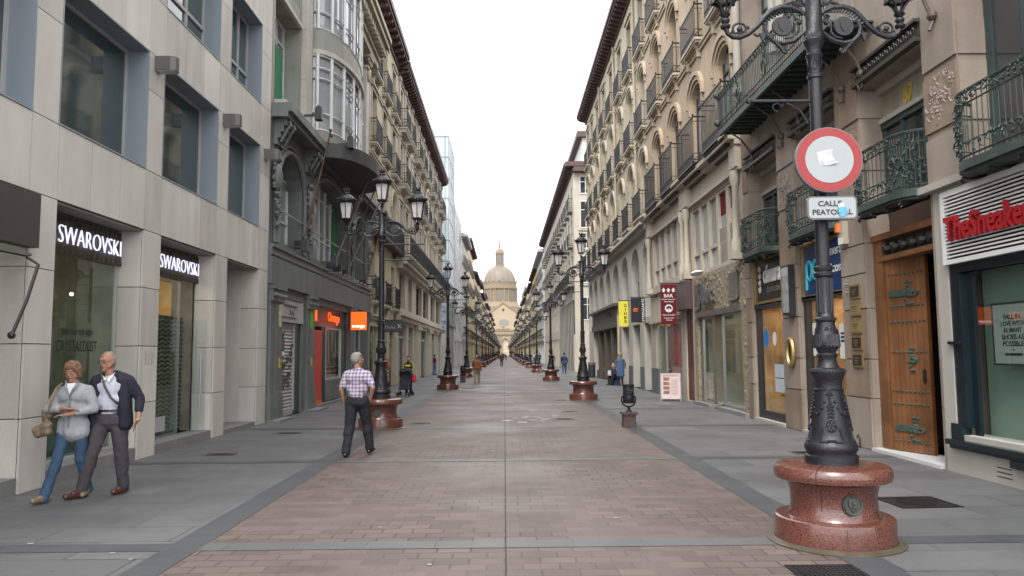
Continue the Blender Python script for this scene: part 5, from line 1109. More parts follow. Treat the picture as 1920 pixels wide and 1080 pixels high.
o = b.thing('flower_pot', 16.3, 7.04, 0.5, 'potted flowers on the long upper balcony', 'plant'); k = MB(); k.lathe([(0.07, 0), (0.1, 0.18), (0.11, 0.2)], 10); k.build('pot', mat('terracotta', (0.35, 0.13, 0.07), 0.8), o); k = MB(); rs = random.Random(1); [k.ball((rs.uniform(-.12, .12), rs.uniform(-.12, .12), 0.25+rs.uniform(0, .14)), 0.04, 5, 3) for _ in range(20)]; k.build('flowers', mat('pink_flowers', (0.5, 0.1, 0.15), 0.8, 0.6, 30), o)

# shoe shop front added on the limestone building
b = Bld('R', X1-0.02, 4.0, 10.52, 'shoe_shop_front', 'pale stone shop front with dark teal window frame and white louvred sign panel', 'shop front'); P = b.P
facade(b, 4.0, 10.52, 0, 3.86, [(4.3, 10.26, 0.52, 3.78, 0)], mat('cream_shop_stone', (0.42, 0.40, 0.355), 0.65, 0.06, 1.0, streak=0.08, speck=0.05), 0.35, ends=False)
k = MB(); b.box(k, 10.50, 10.52, 0, 3.86, -0.05, -0.001); b.part('side_return', k, MATS['cream_shop_stone'])
k = MB(); b.box(k, 4.0, 10.72, 3.86, 3.96, -0.0, 0.12); b.part('cornice', k, M_R1L)
k = MB(); b.box(k, 4.3, 10.28, 3.72, 3.80, -0.02, 0.05); b.box(k, 4.3, 10.28, 2.80, 2.86, -0.02, 0.05); b.box(k, 10.20, 10.28, 2.86, 3.72, -0.02, 0.05); b.box(k, 4.3, 10.2, 2.86, 3.72, -0.04, -0.02)
for i in range(17): z = 2.885+i*0.049; k.prismx([(-0.045, z+0.004), (-0.045, z+0.026), (0.015, z+0.032), (0.015, z+0.014)], b.X(4.3), b.X(10.2))
q = b.part('louvre_panel', k, M_WHITE); 
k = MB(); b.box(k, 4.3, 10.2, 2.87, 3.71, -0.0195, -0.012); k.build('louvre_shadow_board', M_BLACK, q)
o = b.thing('shop_sign', 9.15, 3.26, 0.06, 'red cut-out letters reading TheSneaker over the white louvres', 'shop sign'); lettering('TheSneakerC', 1.95, 0.34, M_REDL, o, (0, 0, 0), 0.05, 0.025)
k = MB(); b.box(k, 10.05, 10.26, 0.62, 2.80, -0.12, -0.02); b.box(k, 4.3, 10.05, 2.68, 2.80, -0.12, -0.02); b.box(k, 9.93, 10.05, 0.5, 2.68, -0.16, -0.12); b.box(k, 10.08, 10.30, 1.72, 1.76, -0.1, 0.04); b.box(k, 10.10, 10.34, 0.44, 0.66, -0.1, 0.03)
b.box(k, 4.3, 10.38, 0.38, 0.45, -0.1, 0.10); b.box(k, 4.3, 10.34, 0.33, 0.38, -0.1, 0.06); b.box(k, 7.0, 9.1, 0.24, 0.33, -0.05, 0.08); q = b.part('window_frame', k, M_TEAL)
k = MB(); b.box(k, 4.3, 9.93, 0.52, 2.68, -0.145, -0.135); k.build('pane', M_CLEARG, q)
k = MB(); b.box(k, 4.3, 10.05, 0.52, 2.7, -0.36, -0.33); b.part('window_backing', k, mat('sea_green_backing', (0.17, 0.26, 0.21), 0.6, 0.06, 0.8))
k = MB(); b.box(k, 7.2, 9.08, 0.52, 1.10, -0.30, -0.20); b.part('display_block', k, M_BLACK)
o = b.thing('window_poster', 9.25, 1.84, -0.165, 'black framed poster reading FALL IN LOVE WITH AS MANY SHOES AS POSSIBLE', 'poster')
k = MB(); w_, h_ = 0.76, 0.78; t = 0.02
for (x0, x1_, z0, z1) in ((-w_/2, w_/2, h_/2-t, h_/2), (-w_/2, w_/2, -h_/2, -h_/2+t), (-w_/2, -w_/2+t, -h_/2, h_/2), (w_/2-t, w_/2, -h_/2, h_/2)): k.box(x0, x1_, -0.012, 0, z0, z1)
k.build('frame', M_BLACK, o); k = MB(); k.box(-w_/2+t, w_/2-t, -0.005, 0, -h_/2+t, h_/2-t); k.build('sheet', mat('poster_grey_green', (0.235, 0.285, 0.25), 0.6, 0.04), o)
for i, (tx, wd) in enumerate((('FALL IN', 0.30), ('LOVE WITH', 0.42), ('AS MANY', 0.34), ('SHOES AS', 0.40), ('POSSIBLE', 0.38))): lettering(tx, wd, 0.062, M_INK, o, (0, -0.006, 0.21-0.083*i), 0.003, 0.01)
k = MB(); k.box(-0.16, 0.16, -0.008, -0.005, -0.27, -0.24); k.box(-0.012, 0.012, -0.008, -0.005, -0.205, -0.19); k.build('poster_rule', M_INK, o)
k = MB()
for i in range(3): b.box(k, 9.18, 9.46, 0.195-i*0.055, 0.205-i*0.055, 0.0, 0.004)
b.part('vent_slots', k, M_BLACK)

# ================================================================ RIGHT 2: ochre house, 3: beige house (same floor lines)
def r2house(s0, s1, cs, wallm, name, label, rowsz, frm, pane0):
    b = Bld('R', X1, s0, s1, name, label); P = b.P
    ops = []
    for c in cs: ops += [(c-0.62, c+0.62, 7.35, 10.05, 0.45), (c-0.60, c+0.60, 11.22, 13.95, 0.42), (c-0.58, c+0.58, 14.82, 17.3, 0)]
    return b, ops
M_PANEA = M_SKYGLASS
b, ops = r2house(18.92, 31.3, [20.25, 23.22, 26.18, 29.12], M_R2A, 'ochre_house', 'ochre plastered house with arched hoods and iron balconies above the clothes shop and the bar', None, None, None); P = b.P
gops = [(19.40, 23.90, 0.0, 2.72, 0), (24.35, 30.5, 0, 2.85, 0)]
gal = [(19.45, 24.3, 4.05, 6.2), (25.3, 30.6, 4.25, 6.45)]
facade(b, 18.92, 31.3, 7.3, 18.3, ops, M_R2A, 0.35)
facade(b, 18.92, 31.3, 4.0, 7.3, [(a, c, z0, z1, 0) for (a, c, z0, z1) in gal], M_R2W, 0.3)
facade(b, 18.92, 24.25, 0, 4.0, [gops[0]], M_ROCK, 0.3, 'rock_faced_wall')
facade(b, 24.25, 31.3, 0, 4.0, [(24.45, 25.42, 0.05, 3.05, 0), (26.1, 30.45, 0.05, 2.75, 0)], M_R2W, 0.4)
for i, c in enumerate([20.25, 23.22, 26.18, 29.12]):
    add_window(b, c, 7.35, 1.24, 2.7, 'french_s', M_WOODD, M_SKYGLASS, 0.16); add_window(b, c, 11.22, 1.2, 2.75, 'french', M_WOODD, M_WGLASS, 0.26); add_window(b, c, 14.82, 1.16, 2.5, 'french', M_WOODD, M_WGLASS, 0.26)
    add_hood(b, c, 7.35, 1.24, 2.7, 0.45, M_R2A, 'arch'); add_hood(b, c, 11.22, 1.2, 2.73, 0.42, M_R2A, 'arch')
    add_balcony(b, c, 7.32, 2.05, 0.42, 'bowl', M_IRON, M_IRON, 1.4); add_balcony(b, c, 11.2, 1.92, 0.26, 'std', M_R2B, M_IRON); add_balcony(b, c, 14.8, 1.92, 0.26, 'std', M_R2B, M_IRON)
course(b, 18.92, 31.3, 10.85, 11.05, 0.1, M_R2A); course(b, 18.92, 31.3, 14.4, 14.62, 0.1, M_R2A)
k = MB(); b.box(k, 18.95, 31.3, 6.30, 6.38, 0, 0.10); b.box(k, 18.95, 31.3, 6.95, 7.08, 0, 0.18); b.box(k, 18.95, 31.3, 7.08, 7.2, 0, 0.34)
for (a, c) in ((19.0, 19.55), (24.3, 25.3), (30.7, 31.3)): b.box(k, a, c, 6.38, 6.95, 0, 0.16); b.box(k, a-0.05, c+0.05, 7.2, 7.3, 0, 0.42)
b.part('gallery_cornice', k, M_R2W)
k = MB()
for s_ in (19.25, 24.5, 25.1, 31.0): k.lathe([(0.13, 4.2), (0.13, 4.45), (0.085, 4.55), (0.075, 5.9), (0.13, 6.05), (0.13, 6.3)], 12, P(s_, 0, 0.12)); b.box(k, s_-0.16, s_+0.16, 4.0, 4.2, 0, 0.28)
b.split('gallery_column', k, M_R2W, smooth=True)
for (a, c, z0, z1) in gal:
    n = 5; f = MB(); w_ = (c-a)/n
    for i in range(n+1): b.box(f, a+i*w_-0.09, a+i*w_+0.09, z0, z1, -0.22, -0.02)
    b.box(f, a, c, z0, z0+0.08, -0.2, -0.03); b.box(f, a, c, z0+0.62, z0+0.70, -0.19, -0.05); b.box(f, a, c, z1-0.08, z1, -0.2, -0.03); q = b.part('gallery_window', f, M_R2W)
    p = MB(); b.box(p, a+0.02, c-0.02, z0, z1, -0.14, -0.12); p.build('pane', M_SKYGLASS, q)
    if a < 20:
        p = MB()
        for s0_ in (19.55, 20.5):
            for j in range(22): p.prismx([(0.10, z0+0.1+j*0.045), (0.10, z0+0.125+j*0.045), (0.05, z0+0.13+j*0.045), (0.05, z0+0.105+j*0.045)], b.X(s0_), b.X(s0_+0.78))
        p.build('louvred_panel', M_R2W, q); p = MB(); b.box(p, 19.55, 20.35, z0+1.5, z1-0.1, -0.12, -0.1); b.box(p, 20.5, 21.3, z0+1.45, z1-0.1, -0.12, -0.1); p.build('dark_sash', M_DRED, q)
eaves(b, 18.92, 31.3, 18.3, 0.62, M_BROWN, 0.5, 0.65)
# clothes shop with rock front
k = MB(); rs = random.Random(12)
for i in range(420):
    s_ = rs.uniform(18.98, 24.2); z = rs.uniform(0.1, 3.95)
    if 19.3 < s_ < 24.0 and z < 2.8: continue
    k.ball(P(s_, z, 0.0), rs.uniform(0.03, 0.08), 5, 3, (1.3, 0.45, 0.8))
b.part('rock_lumps', k, M_ROCK)
k = MB(); b.box(k, 19.40, 23.92, 2.70, 2.86, -0.05, 0.05); q = b.part('shop_lintel', k, M_STEEL)
interior(b, 19.45, 23.85, 0.1, 2.7, 0.31, 3, mat('clothes_shop_wall', (0.34, 0.30, 0.24), 0.8, 0.35, 1.6), M_SHOPL)
pane_at(b, 19.45, 21.45, 0.12, 2.7, -0.12, M_SHOPG); pane_at(b, 22.5, 23.7, 0.12, 2.7, -0.12, M_SHOPG); frame_at(b, 19.42, 21.5, 0.1, 2.7, -0.16, -0.08, 0.05, M_STEEL); frame_at(b, 22.45, 23.86, 0.1, 2.7, -0.16, -0.08, 0.06, M_STEEL, cols=(23.6, 23.72))
k = MB(); b.box(k, 18.98, 21.5, 0, 0.10, -0.3, 0.12); b.box(k, 22.4, 24.2, 0, 0.10, -0.3, 0.12); b.split('step', k, M_STEP)
k = MB(); b.box(k, 21.6, 22.2, 0.6, 1.1, -1.8, -1.2); k.lathe([(0.16, 0.0), (0.22, 0.3), (0.15, 0.5), (0.2, 0.7), (0.1, 0.75)], 12, P(21.9, 1.1, -1.5)); b.part('yellow_mannequin', k, mat('yellow_dress', (0.5, 0.38, 0.03), 0.7))
k = MB(); b.box(k, 19.7, 20.9, 0.9, 1.0, -1.2, -0.5); b.box(k, 19.7, 20.9, 1.7, 2.2, -2.2, -2.15); b.part('display_table', k, mat('teal_goods', (0.04, 0.20, 0.15), 0.5, 0.6, 4)); k = MB(); b.box(k, 20.2, 20.4, 2.2, 2.5, -0.5, -0.48); b.part('pink_tag', k, mat('pink_tag', (0.7, 0.1, 0.25), 0.6))
M_LOUV = mat('grey_louvre', (0.26, 0.23, 0.205), 0.5)
for (a, c, z0, z1, lb) in ((19.5, 20.3, 3.0, 3.75, 'right'), (23.35, 24.0, 2.95, 3.75, 'left')):
    o = b.thing('vent_grille', (a+c)/2, (z0+z1)/2, 0.03, 'grey louvred vent %s of the Deblanc lettering' % lb, 'vent'); w_ = (c-a)/2; h_ = (z1-z0)/2
    k = MB(); k.box(-w_, w_, -0.03, 0, -h_, -h_+0.04); k.box(-w_, w_, -0.03, 0, h_-0.04, h_); k.box(-w_, -w_+0.04, -0.03, 0, -h_, h_); k.box(w_-0.04, w_, -0.03, 0, -h_, h_); n = 14
    for i in range(n): z = -h_+0.05+(2*h_-0.1)*i/n; k.prismx([(0.0, z+0.03), (0.0, z+0.045), (-0.03, z+0.02), (-0.03, z)], -w_, w_)
    k.build('slats', M_LOUV, o); k = MB(); k.box(-w_, w_, 0.0, 0.01, -h_, h_); k.build('backing', M_BLACK, o)
o = b.thing('shop_sign', 22.35, 3.36, 0.05, 'grey script metal lettering reading Deblanc on the rough rock wall', 'shop sign'); lettering('Deblanc', 1.45, 0.60, mat('pewter_letters', (0.16, 0.16, 0.17), 0.35, 0.1, metal=0.4), o, (0, -0.06, 0), 0.05, 0.03)
o = b.thing('spotlight_shade', 22.8, 4.02, 0.25, 'white curved lamp cover at the foot of the gallery above the rock wall', 'lamp'); k = MB(); k.ball((0, 0, 0), 0.16, 10, 6, (3.4, 1.0, 0.5)); k.build('cover', M_WHITE, o, smooth=True)
# bar and shops
k = MB(); b.box(k, 24.47, 25.40, 0.06, 3.04, -0.12, -0.04); b.part('red_door', k, mat('oxblood_panel', (0.10, 0.018, 0.014), 0.4))
o = b.thing('shop_sign', 25.2, 3.48, 0.03, 'blank dark brown box sign over the oxblood red doorway', 'shop sign'); k = MB(); k.box(-0.95, 0.85, -0.22, 0, -0.45, 0.48); k.build('box', mat('brown_metal_box', (0.095, 0.06, 0.06), 0.35), o)
interior(b, 26.1, 30.45, 0.05, 2.75, 0.41, 2.6, mat('bar_shop_wall', (0.40, 0.27, 0.24), 0.8, 0.3, 1.2), M_SHOPL)
pane_at(b, 26.1, 28.9, 0.1, 2.75, -0.08, M_CLEARG); pane_at(b, 29.2, 30.4, 0.1, 2.75, -0.08, M_SHOPG); frame_at(b, 26.1, 28.9, 0.06, 2.75, -0.12, -0.04, 0.05, M_STEEL); frame_at(b, 29.1, 30.45, 0.06, 2.75, -0.12, -0.04, 0.06, M_STEEL)
k = MB(); b.box(k, 26.4, 27.9, 1.15, 2.65, -0.14, -0.12); b.part('red_poster', k, mat('red_printed_poster', (0.50, 0.035, 0.015), 0.6, 0.7, 3.5)); k = MB(); b.box(k, 26.3, 28.3, 0.12, 1.1, -0.14, -0.12); b.part('pink_riser', k, mat('pink_panel', (0.52, 0.27, 0.26), 0.6))
k = MB(); b.box(k, 26.0, 31.3, 2.78, 2.92, 0, 0.12); b.box(k, 25.95, 31.3, 3.95, 4.05, 0, 0.1); b.part('sign_band', k, M_R2W)
k = MB(); b.box(k, 29.8, 31.25, 0, 1.0, 0, 0.06); b.split('grey_plinth', k, mat('dark_grey_plinth', (0.13, 0.135, 0.145), 0.6)); 
o = b.thing('shop_sign', 28.7, 3.4, 0.02, 'red oval emblem and dark blocks on the cream band behind the banners', 'shop sign'); k = MB(); k.prism([(0.9+0.28*math.cos(t_*0.39), 0.42*math.sin(t_*0.39)) for t_ in range(16)], -0.03, 0); k.build('oval', mat('faded_red', (0.5, 0.10, 0.08), 0.5), o) ; k = MB(); k.prism([(0.9+0.18*math.cos(t_*0.39), 0.30*math.sin(t_*0.39)) for t_ in range(16)], -0.035, -0.03); k.build('oval_centre', M_R2W, o); k = MB(); k.box(-0.1, 0.3, -0.03, 0, -0.1, 0.35); k.box(0.35, 0.6, -0.03, 0, -0.3, 0.05); k.build('blocks', mat('dark_letter_green', (0.03, 0.07, 0.06), 0.5), o)
# ---- beige house
b, ops = r2house(31.3, 54.4, [32.25+3.08*i for i in range(8)], M_R2B, 'beige_house', 'long beige house with arched ground-floor bays and rows of iron balconies', None, None, None); P = b.P
cs = [32.25+3.06*i for i in range(8)][:7]; cs = [32.2, 35.25, 38.3, 41.4, 44.5, 47.55, 50.6, 53.0]
ops = []
for c in cs: ops += [(c-0.62, c+0.62, 7.35, 10.2, 0.5), (c-0.60, c+0.60, 11.22, 13.95, 0.42), (c-0.58, c+0.58, 14.82, 17.4, 0)]
facade(b, 31.3, 54.4, 7.1, 18.3, ops, M_R2B, 0.35)
arc = [(a-1.02, a+1.02) for a in (32.0, 35.0, 38.05, 41.15, 44.2, 47.2, 50.3, 53.0)]
facade(b, 31.3, 54.4, 0, 7.1, [(max(31.4, a), c, 3.15 if 39.5 < a < 50 or True else 0, 6.44, 0.95) for a, c in arc] + [(31.5, 33.0, 0, 2.9, 0), (34.0, 36.0, 0, 2.9, 0), (37.1, 39.2, 0, 2.9, 0), (40.1, 51.8, 0, 3.0, 0)], M_LSTONE, 0.5)
for i, c in enumerate(cs):
    add_window(b, c, 7.35, 1.24, 2.85, 'french', M_WOODD, M_WGLASS, 0.26); add_window(b, c, 11.22, 1.2, 2.75, 'french', M_WOODD, M_WGLASS, 0.26); add_window(b, c, 14.82, 1.16, 2.6, 'french', M_WOODD, M_WGLASS, 0.26)
    add_hood(b, c, 7.35, 1.24, 2.85, 0.5, M_R2B, 'arch'); add_hood(b, c, 11.22, 1.2, 2.73, 0.42, M_R2B, 'arch'); add_hood(b, c, 14.82, 1.16, 2.6, 0, M_R2B, 'flat')
    add_balcony(b, c, 7.32, 1.9, 0.42, 'std', M_R2B, M_IRON, 1.12); add_balcony(b, c, 11.2, 1.92, 0.26, 'std', M_R2B, M_IRON); add_balcony(b, c, 14.8, 1.92, 0.26, 'std', M_R2B, M_IRON)
for (a, c) in arc:
    a = max(31.4, a); f, p = window_meshes(round(c-a, 2), 3.2, 'tall', M_WOODD, M_WGLASS); o = link('window', f, b.root, P((a+c)/2, 3.2, -0.46)); link('pane', p, o)
    k = MB(); b.box(k, a, c, 4.9, 4.96, -0.35, -0.3); b.box(k, a, c, 4.06, 4.12, -0.35, -0.3); n = int((c-a)/0.13)
    for i in range(n): s_ = a+(i+0.5)*(c-a)/n; b.box(k, s_-0.012, s_+0.012, 4.12, 4.9, -0.335, -0.315)
    b.part('arch_railing', k, M_IRON)
course(b, 31.3, 54.4, 6.8, 7.1, 0.4, M_LSTONE, 'cornice'); course(b, 31.3, 54.4, 10.85, 11.05, 0.1, M_R2B); course(b, 31.3, 54.4, 14.4, 14.62, 0.1, M_R2B)
eaves(b, 31.3, 54.4, 18.3, 0.62, M_BROWN, 0.5, 0.65)
for s_ in (33.75, 40.0, 46.2): k = MB(); k.tube([P(s_, 7.1, 0.08), P(s_, 18.2, 0.08)], 0.06, 8); b.part('drainpipe', k, M_R2B, smooth=True)
k = MB(); k.tube([P(39.7, 0.0, 0.12), P(39.7, 3.6, 0.12), P(39.4, 3.9, 0.1), P(39.4, 4.3, 0.05)], 0.07, 8); k.tube([P(37.0, 2.9, 0.1), P(37.0, 3.3, 0.14), P(37.3, 3.8, 0.1)], 0.12, 8); b.part('drainpipe', k, M_R2B, smooth=True)
k = MB(); b.box(k, 40.1, 51.8, 3.0, 3.4, -0.1, 0.12); b.box(k, 40.1, 51.8, 3.4, 4.1, -0.1, 0.06); b.box(k, 40.0, 51.9, 4.1, 4.25, -0.1, 0.3); q = b.part('shop_fascia', k, mat('dark_brown_fascia', (0.085, 0.07, 0.055), 0.5, 0.2))
o = b.thing('shop_sign', 43.6, 3.76, 0.07, 'raised pale script on the dark brown fascia over the closed shutters', 'shop sign');
k = MB(); [k.tube([(-1.2+0.55*i, -0.02, -0.1), (-1.1+0.55*i, -0.02, 0.14), (-0.95+0.55*i, -0.02, -0.08), (-0.8+0.55*i, -0.02, 0.05)], 0.03, 5) for i in range(4)]; k.build('script', mat('fascia_script', (0.20, 0.18, 0.15), 0.5), o)
k = MB(); b.box(k, 40.1, 51.8, 0, 3.0, -0.45, -0.32); b.part('shutter_backing', k, M_BLACK); n = 4
for i in range(n):
    a = 40.4+i*2.85; k = MB(); m_ = 22
    for j in range(m_): z = 0.55+2.4*j/m_; b.box(k, a, a+2.1, z, z+0.085, -0.3, -0.25)
    b.part('roller_shutter', k, mat('brown_shutter', (0.20, 0.175, 0.14), 0.6, 0.1)); k = MB(); b.box(k, a-0.3, a, 0, 3.0, -0.32, 0.04); b.box(k, a, a+2.1, 0, 0.5, -0.32, -0.1); b.part('shop_post', k, MATS['dark_brown_fascia'])
k = MB()
for (a, c) in ((31.5, 33.0), (34.0, 36.0), (37.1, 39.2)): b.box(k, a, c, 0, 2.9, -0.5, -0.4)
q = b.part('shop_front', k, mat('amber_dark_shop', (0.15, 0.10, 0.05), 0.3, 0.6, 1.5)); k = MB()
for (a, c) in ((31.5, 33.0), (34.0, 36.0), (37.1, 39.2)):
    for s_ in (a, (a+c)/2-0.04, c-0.08): b.box(k, s_, s_+0.08, 0, 2.9, -0.4, -0.34)
    b.box(k, a, c, 2.4, 2.5, -0.4, -0.35)
k.build('shop_frame', M_STEEL, q)
k = MB(); b.box(k, 36.05, 37.05, 0, 1.0, 0, 0.05); b.box(k, 33.05, 33.95, 0, 1.0, 0, 0.05); b.split('grey_plinth', k, MATS['dark_grey_plinth'])
# hanging banners over the right pavement (flat boards facing the camera)
def banner(x0, x1, y, z0, z1, m_, name, lb):
    o = empty(name, ((x0+x1)/2, y, (z0+z1)/2), 0, lb, 'banner'); k = MB(); k.box(-(x1-x0)/2, (x1-x0)/2, -0.02, 0.02, -(z1-z0)/2, (z1-z0)/2); k.build('banner_cloth', m_, o)
    k = MB(); k.tube([(-(x1-x0)/2-0.02, 0.0, (z1-z0)/2+0.03), (6.1-(x0+x1)/2, 0.0, (z1-z0)/2+0.03)], 0.018, 6); k.build('rod', M_BLACK, o); return o
o = banner(5.17, 5.68, 24.9, 2.55, 3.88, M_DRED, 'banner_sign', 'dark red hanging banner with three white arrows, the word BAR and a tree emblem')
k = MB()
for x_ in (-0.16, 0.0, 0.16): k.prism([(x_-0.065, 0.46), (x_, 0.54), (x_+0.065, 0.46), (x_+0.035, 0.46), (x_+0.035, 0.40), (x_-0.035, 0.40), (x_-0.035, 0.46)], -0.03, -0.02)
k.build('arrows', M_WHITE, o); lettering('BAR', 0.30, 0.11, M_WHITE, o, (0, -0.022, 0.28), 0.006, 0.02); lettering('Planta Superior', 0.46, 0.055, M_WHITE, o, (0, -0.022, 0.155), 0.005, 0.01); lettering('Gran Hotel', 0.3, 0.05, M_WHITE, o, (0, -0.022, 0.085), 0.005, 0.01)
k = MB(); k.prism([(0.13*math.cos(t_*0.314), -0.14+0.13*math.sin(t_*0.314)) for t_ in range(20)], -0.026, -0.02); k.build('emblem_disc', M_WHITE, o); k = MB(); [k.ball((x_, -0.03, z_), 0.035, 7, 4, (1.2, 0.2, 1)) for x_, z_ in ((-0.06, -0.13), (0.06, -0.13), (0, -0.09), (-0.03, -0.10), (0.03, -0.1))]; k.box(-0.008, 0.008, -0.03, -0.02, -0.2, -0.12); k.build('tree_emblem', M_DRED, o)
lettering('Casa Juanillo', 0.42, 0.06, M_WHITE, o, (0, -0.022, -0.36), 0.005, 0.01); lettering('Restaurante', 0.34, 0.045, M_WHITE, o, (0, -0.022, -0.45), 0.005); lettering('Selecto', 0.2, 0.045, M_WHITE, o, (0, -0.022, -0.52), 0.005)
o = banner(5.05, 5.62, 30.1, 2.82, 3.80, mat('black_board', (0.012, 0.014, 0.018), 0.4), 'banner_sign', 'black square hanging sign with an orange wave mark and upright white STRENZARTE letters'); q = text_mesh('STRENZARTE', 0.9, 0.10, 0.006, 0.01, 0, M_WHITE); t_ = link('lettering', q, o, (0.2, -0.022, 0)); t_.rotation_euler = (0, R(-90), 0)
k = MB(); [k.tube([(-0.2+0.035*i-0.0, -0.024, -0.06+0.05*j), (-0.15+0.035*i, -0.024, -0.03+0.05*j), (-0.1+0.035*i, -0.024, -0.055+0.05*j), (-0.03+0.02*i, -0.024, -0.03+0.05*j)], 0.012, 4) for i in range(2) for j in range(3)]; k.build('wave_mark', M_ORANGE, o)
o = banner(5.05, 5.46, 33.3, 2.78, 3.88, M_YBAN, 'banner_sign', 'narrow yellow hanging sign with GINES in black letters stacked downwards')
for i, ch in enumerate('GINES'): lettering(ch, 0.11 if ch != 'I' else 0.03, 0.125, M_INK, o, (0.08, -0.022, 0.36-0.175*i), 0.006, 0.02)
# folding menu board
o = empty('menu_board', (5.60, 25.7, 0), R(-12), 'folding pavement menu board with food photos outside the bar', 'sign board'); k = MB()
k.add([(-0.42, -0.28, 0.1), (0.42, -0.28, 0.1), (0.42, -0.05, 1.12), (-0.42, -0.05, 1.12), (-0.42, -0.25, 0.1), (0.42, -0.25, 0.1), (0.42, -0.02, 1.12), (-0.42, -0.02, 1.12)], [(0, 1, 2, 3), (4, 7, 6, 5), (0, 4, 5, 1), (3, 2, 6, 7), (0, 3, 7, 4), (1, 5, 6, 2)])
k.add([(-0.42, 0.28, 0.1), (0.42, 0.28, 0.1), (0.42, 0.02, 1.12), (-0.42, 0.02, 1.12)], [(0, 1, 2, 3)]); k.build('board', mat('menu_paper', (0.58, 0.48, 0.45), 0.6, 0.12, 6), o)
k = MB()
for x_ in (-0.44, 0.44): k.tube([(x_, -0.32, 0.0), (x_, -0.03, 1.15)], 0.022, 4); k.tube([(x_, 0.32, 0.0), (x_, 0.0, 1.15)], 0.022, 4)
k.tube([(-0.44, -0.27, 0.1), (0.44, -0.27, 0.1)], 0.022, 4); k.tube([(-0.44, -0.035, 1.14), (0.44, -0.035, 1.14)], 0.022, 4); k.build('frame', M_LGREY, o)
def onb(x0, x1, z0, z1): 
    y = lambda z: -0.28+0.23*(z-0.1)/1.02-0.006; return [(x0, y(z0), z0), (x1, y(z0), z0), (x1, y(z1), z1), (x0, y(z1), z1)]
k = MB(); [k.quad(*onb(-0.33, -0.05, z_, z_+0.14)) for z_ in (0.85, 0.66, 0.48, 0.3)]; k.build('food_photos', mat('food_photo', (0.22, 0.09, 0.06), 0.5, 0.8, 12), o); k = MB(); [k.quad(*onb(0.0, 0.33, z_, z_+0.02)) for z_ in [0.25+0.06*i for i in range(12)]]; k.quad(*onb(-0.35, 0.35, 1.02, 1.09)); k.build('printed_lines', mat('faded_print', (0.45, 0.25, 0.25), 0.6), o)

bpy.context.view_layer.update()
for ob in bpy.data.objects:
    if ob.name.startswith('menu_board') and ob.get('category') == 'sign board': ob.scale = (0.74, 0.74, 0.80)
# ================================================================ RIGHT beyond the side street
b = Bld('R', X1, 65.0, 114.0, 'corner_block', 'long pale corner block with brown eaves, an attic and a black pillared shop front'); P = b.P
n = 15; cs = [67.0+i*3.15 for i in range(n)]
rws = [(7.6, 2.6), (11.0, 2.5), (14.2, 2.2)]
facade(b, 65, 114, 0, 17.4, [(c-0.58, c+0.58, z, z+h, 0) for z, h in rws for c in cs] + [(65.6, 81.5, 0, 6.2, 0)] + [(c-1.1, c+1.1, 0, 3.2, 0) for c in cs if c > 83] + [(c-0.6, c+0.6, 4.2, 6.2, 0) for c in cs if c > 83], M_CREAMW, 0.35)
for c in cs:
    for z, h in rws: add_window(b, c, z, 1.16, h, 'french_s', M_WFRAME, M_WGLASS, 0.26); add_balcony(b, c, z, 1.8, 0.42, 'simple', M_GREYST, M_IRON)
    if c > 83: add_window(b, c, 4.2, 1.2, 2.0, 'french_s', M_WFRAME, M_WGLASS, 0.26)
add_balcony(b, 73.5, 7.5, 16.5, 0.6, 'simple', M_GREYST, M_IRON)
eaves(b, 65, 114, 17.4, 0.75, M_BROWN, 0.6, 0.75, roof=False); k = MB(); b.box(k, 64.3, 65.0, 17.75, 18.15, -9, 0.75); b.box(k, 64.3, 65, 17.3, 17.7, -9, 0.0); b.part('side_eaves', k, M_BROWN)
k = MB(); b.box(k, 65.6, 114, 18.2, 20.6, -8, -0.9); b.part('attic', k, M_PWHITE); k = MB(); b.box(k, 65.2, 114, 20.6, 21.1, -8.4, -0.4); b.part('attic_eaves', k, M_BROWN)
k = MB(); b.box(k, 65.6, 81.5, 6.2, 6.75, -0.1, 0.12); b.part('portal_lintel', k, M_GREYST); k = MB(); b.box(k, 65.6, 81.5, 0, 6.2, -0.9, -0.8); b.part('portal_glass', k, M_WGLASS)
k = MB(); [b.box(k, 65.6+i*1.58, 66.3+i*1.58, 0, 6.2, -0.5, 0.06) for i in range(11)]; b.split('black_pillar', k, mat('black_pillar', (0.03, 0.03, 0.032), 0.3)); k = MB(); [b.box(k, 66.35+i*1.58, 66.5+i*1.58, 0, 6.2, -0.5, 0.1) for i in range(10)]; b.split('pale_fin', k, M_LSTONE)
# windows of the near side wall, seen from the street
for (z, h) in ((4.4, 2.0), (7.6, 2.4), (10.6, 1.4), (12.4, 2.4), (15.4, 1.6)):
    for x_ in (7.15, 8.6):
        f, p = window_meshes(1.0, h, 'cross', M_WFRAME, M_WGLASS); o = link('window', f, b.root)
        o.location = (b.X(65.0)+0.06, (x_-X1), z); o.rotation_euler = (0, 0, R(90)); link('pane', p, o)
k = MB(); [k.box(b.X(65.0), b.X(65.0)+0.12, 0.4, 3.2, z, z+0.1) for z in (7.4, 10.45, 12.2, 17.0)]; b.split('side_string_course', k, M_CREAMW)
k = MB(); b.box(k, 64.98, 65.35, 0, 3.2, 0, 0.12); b.part('corner_pier', k, M_CREAMW)
generic('R', X1, 116, 139, 17.0, M_PWHITE, 'white_house', 'white house with an attic room on the right, beyond the long corner block', roofc=M_LGREY)
k = MB(); k.box(X1+0.8, X1+6, 117, 128, 17.5, 19.6); q = tag(k.build('attic_room', M_PWHITE), 'white attic room standing on the roof of the white house on the right', 'attic')
generic('R', X1, 139, 163, 16.8, M_YELLOW, 'yellow_house', 'yellow house with brown eaves on the right, beyond the white house')
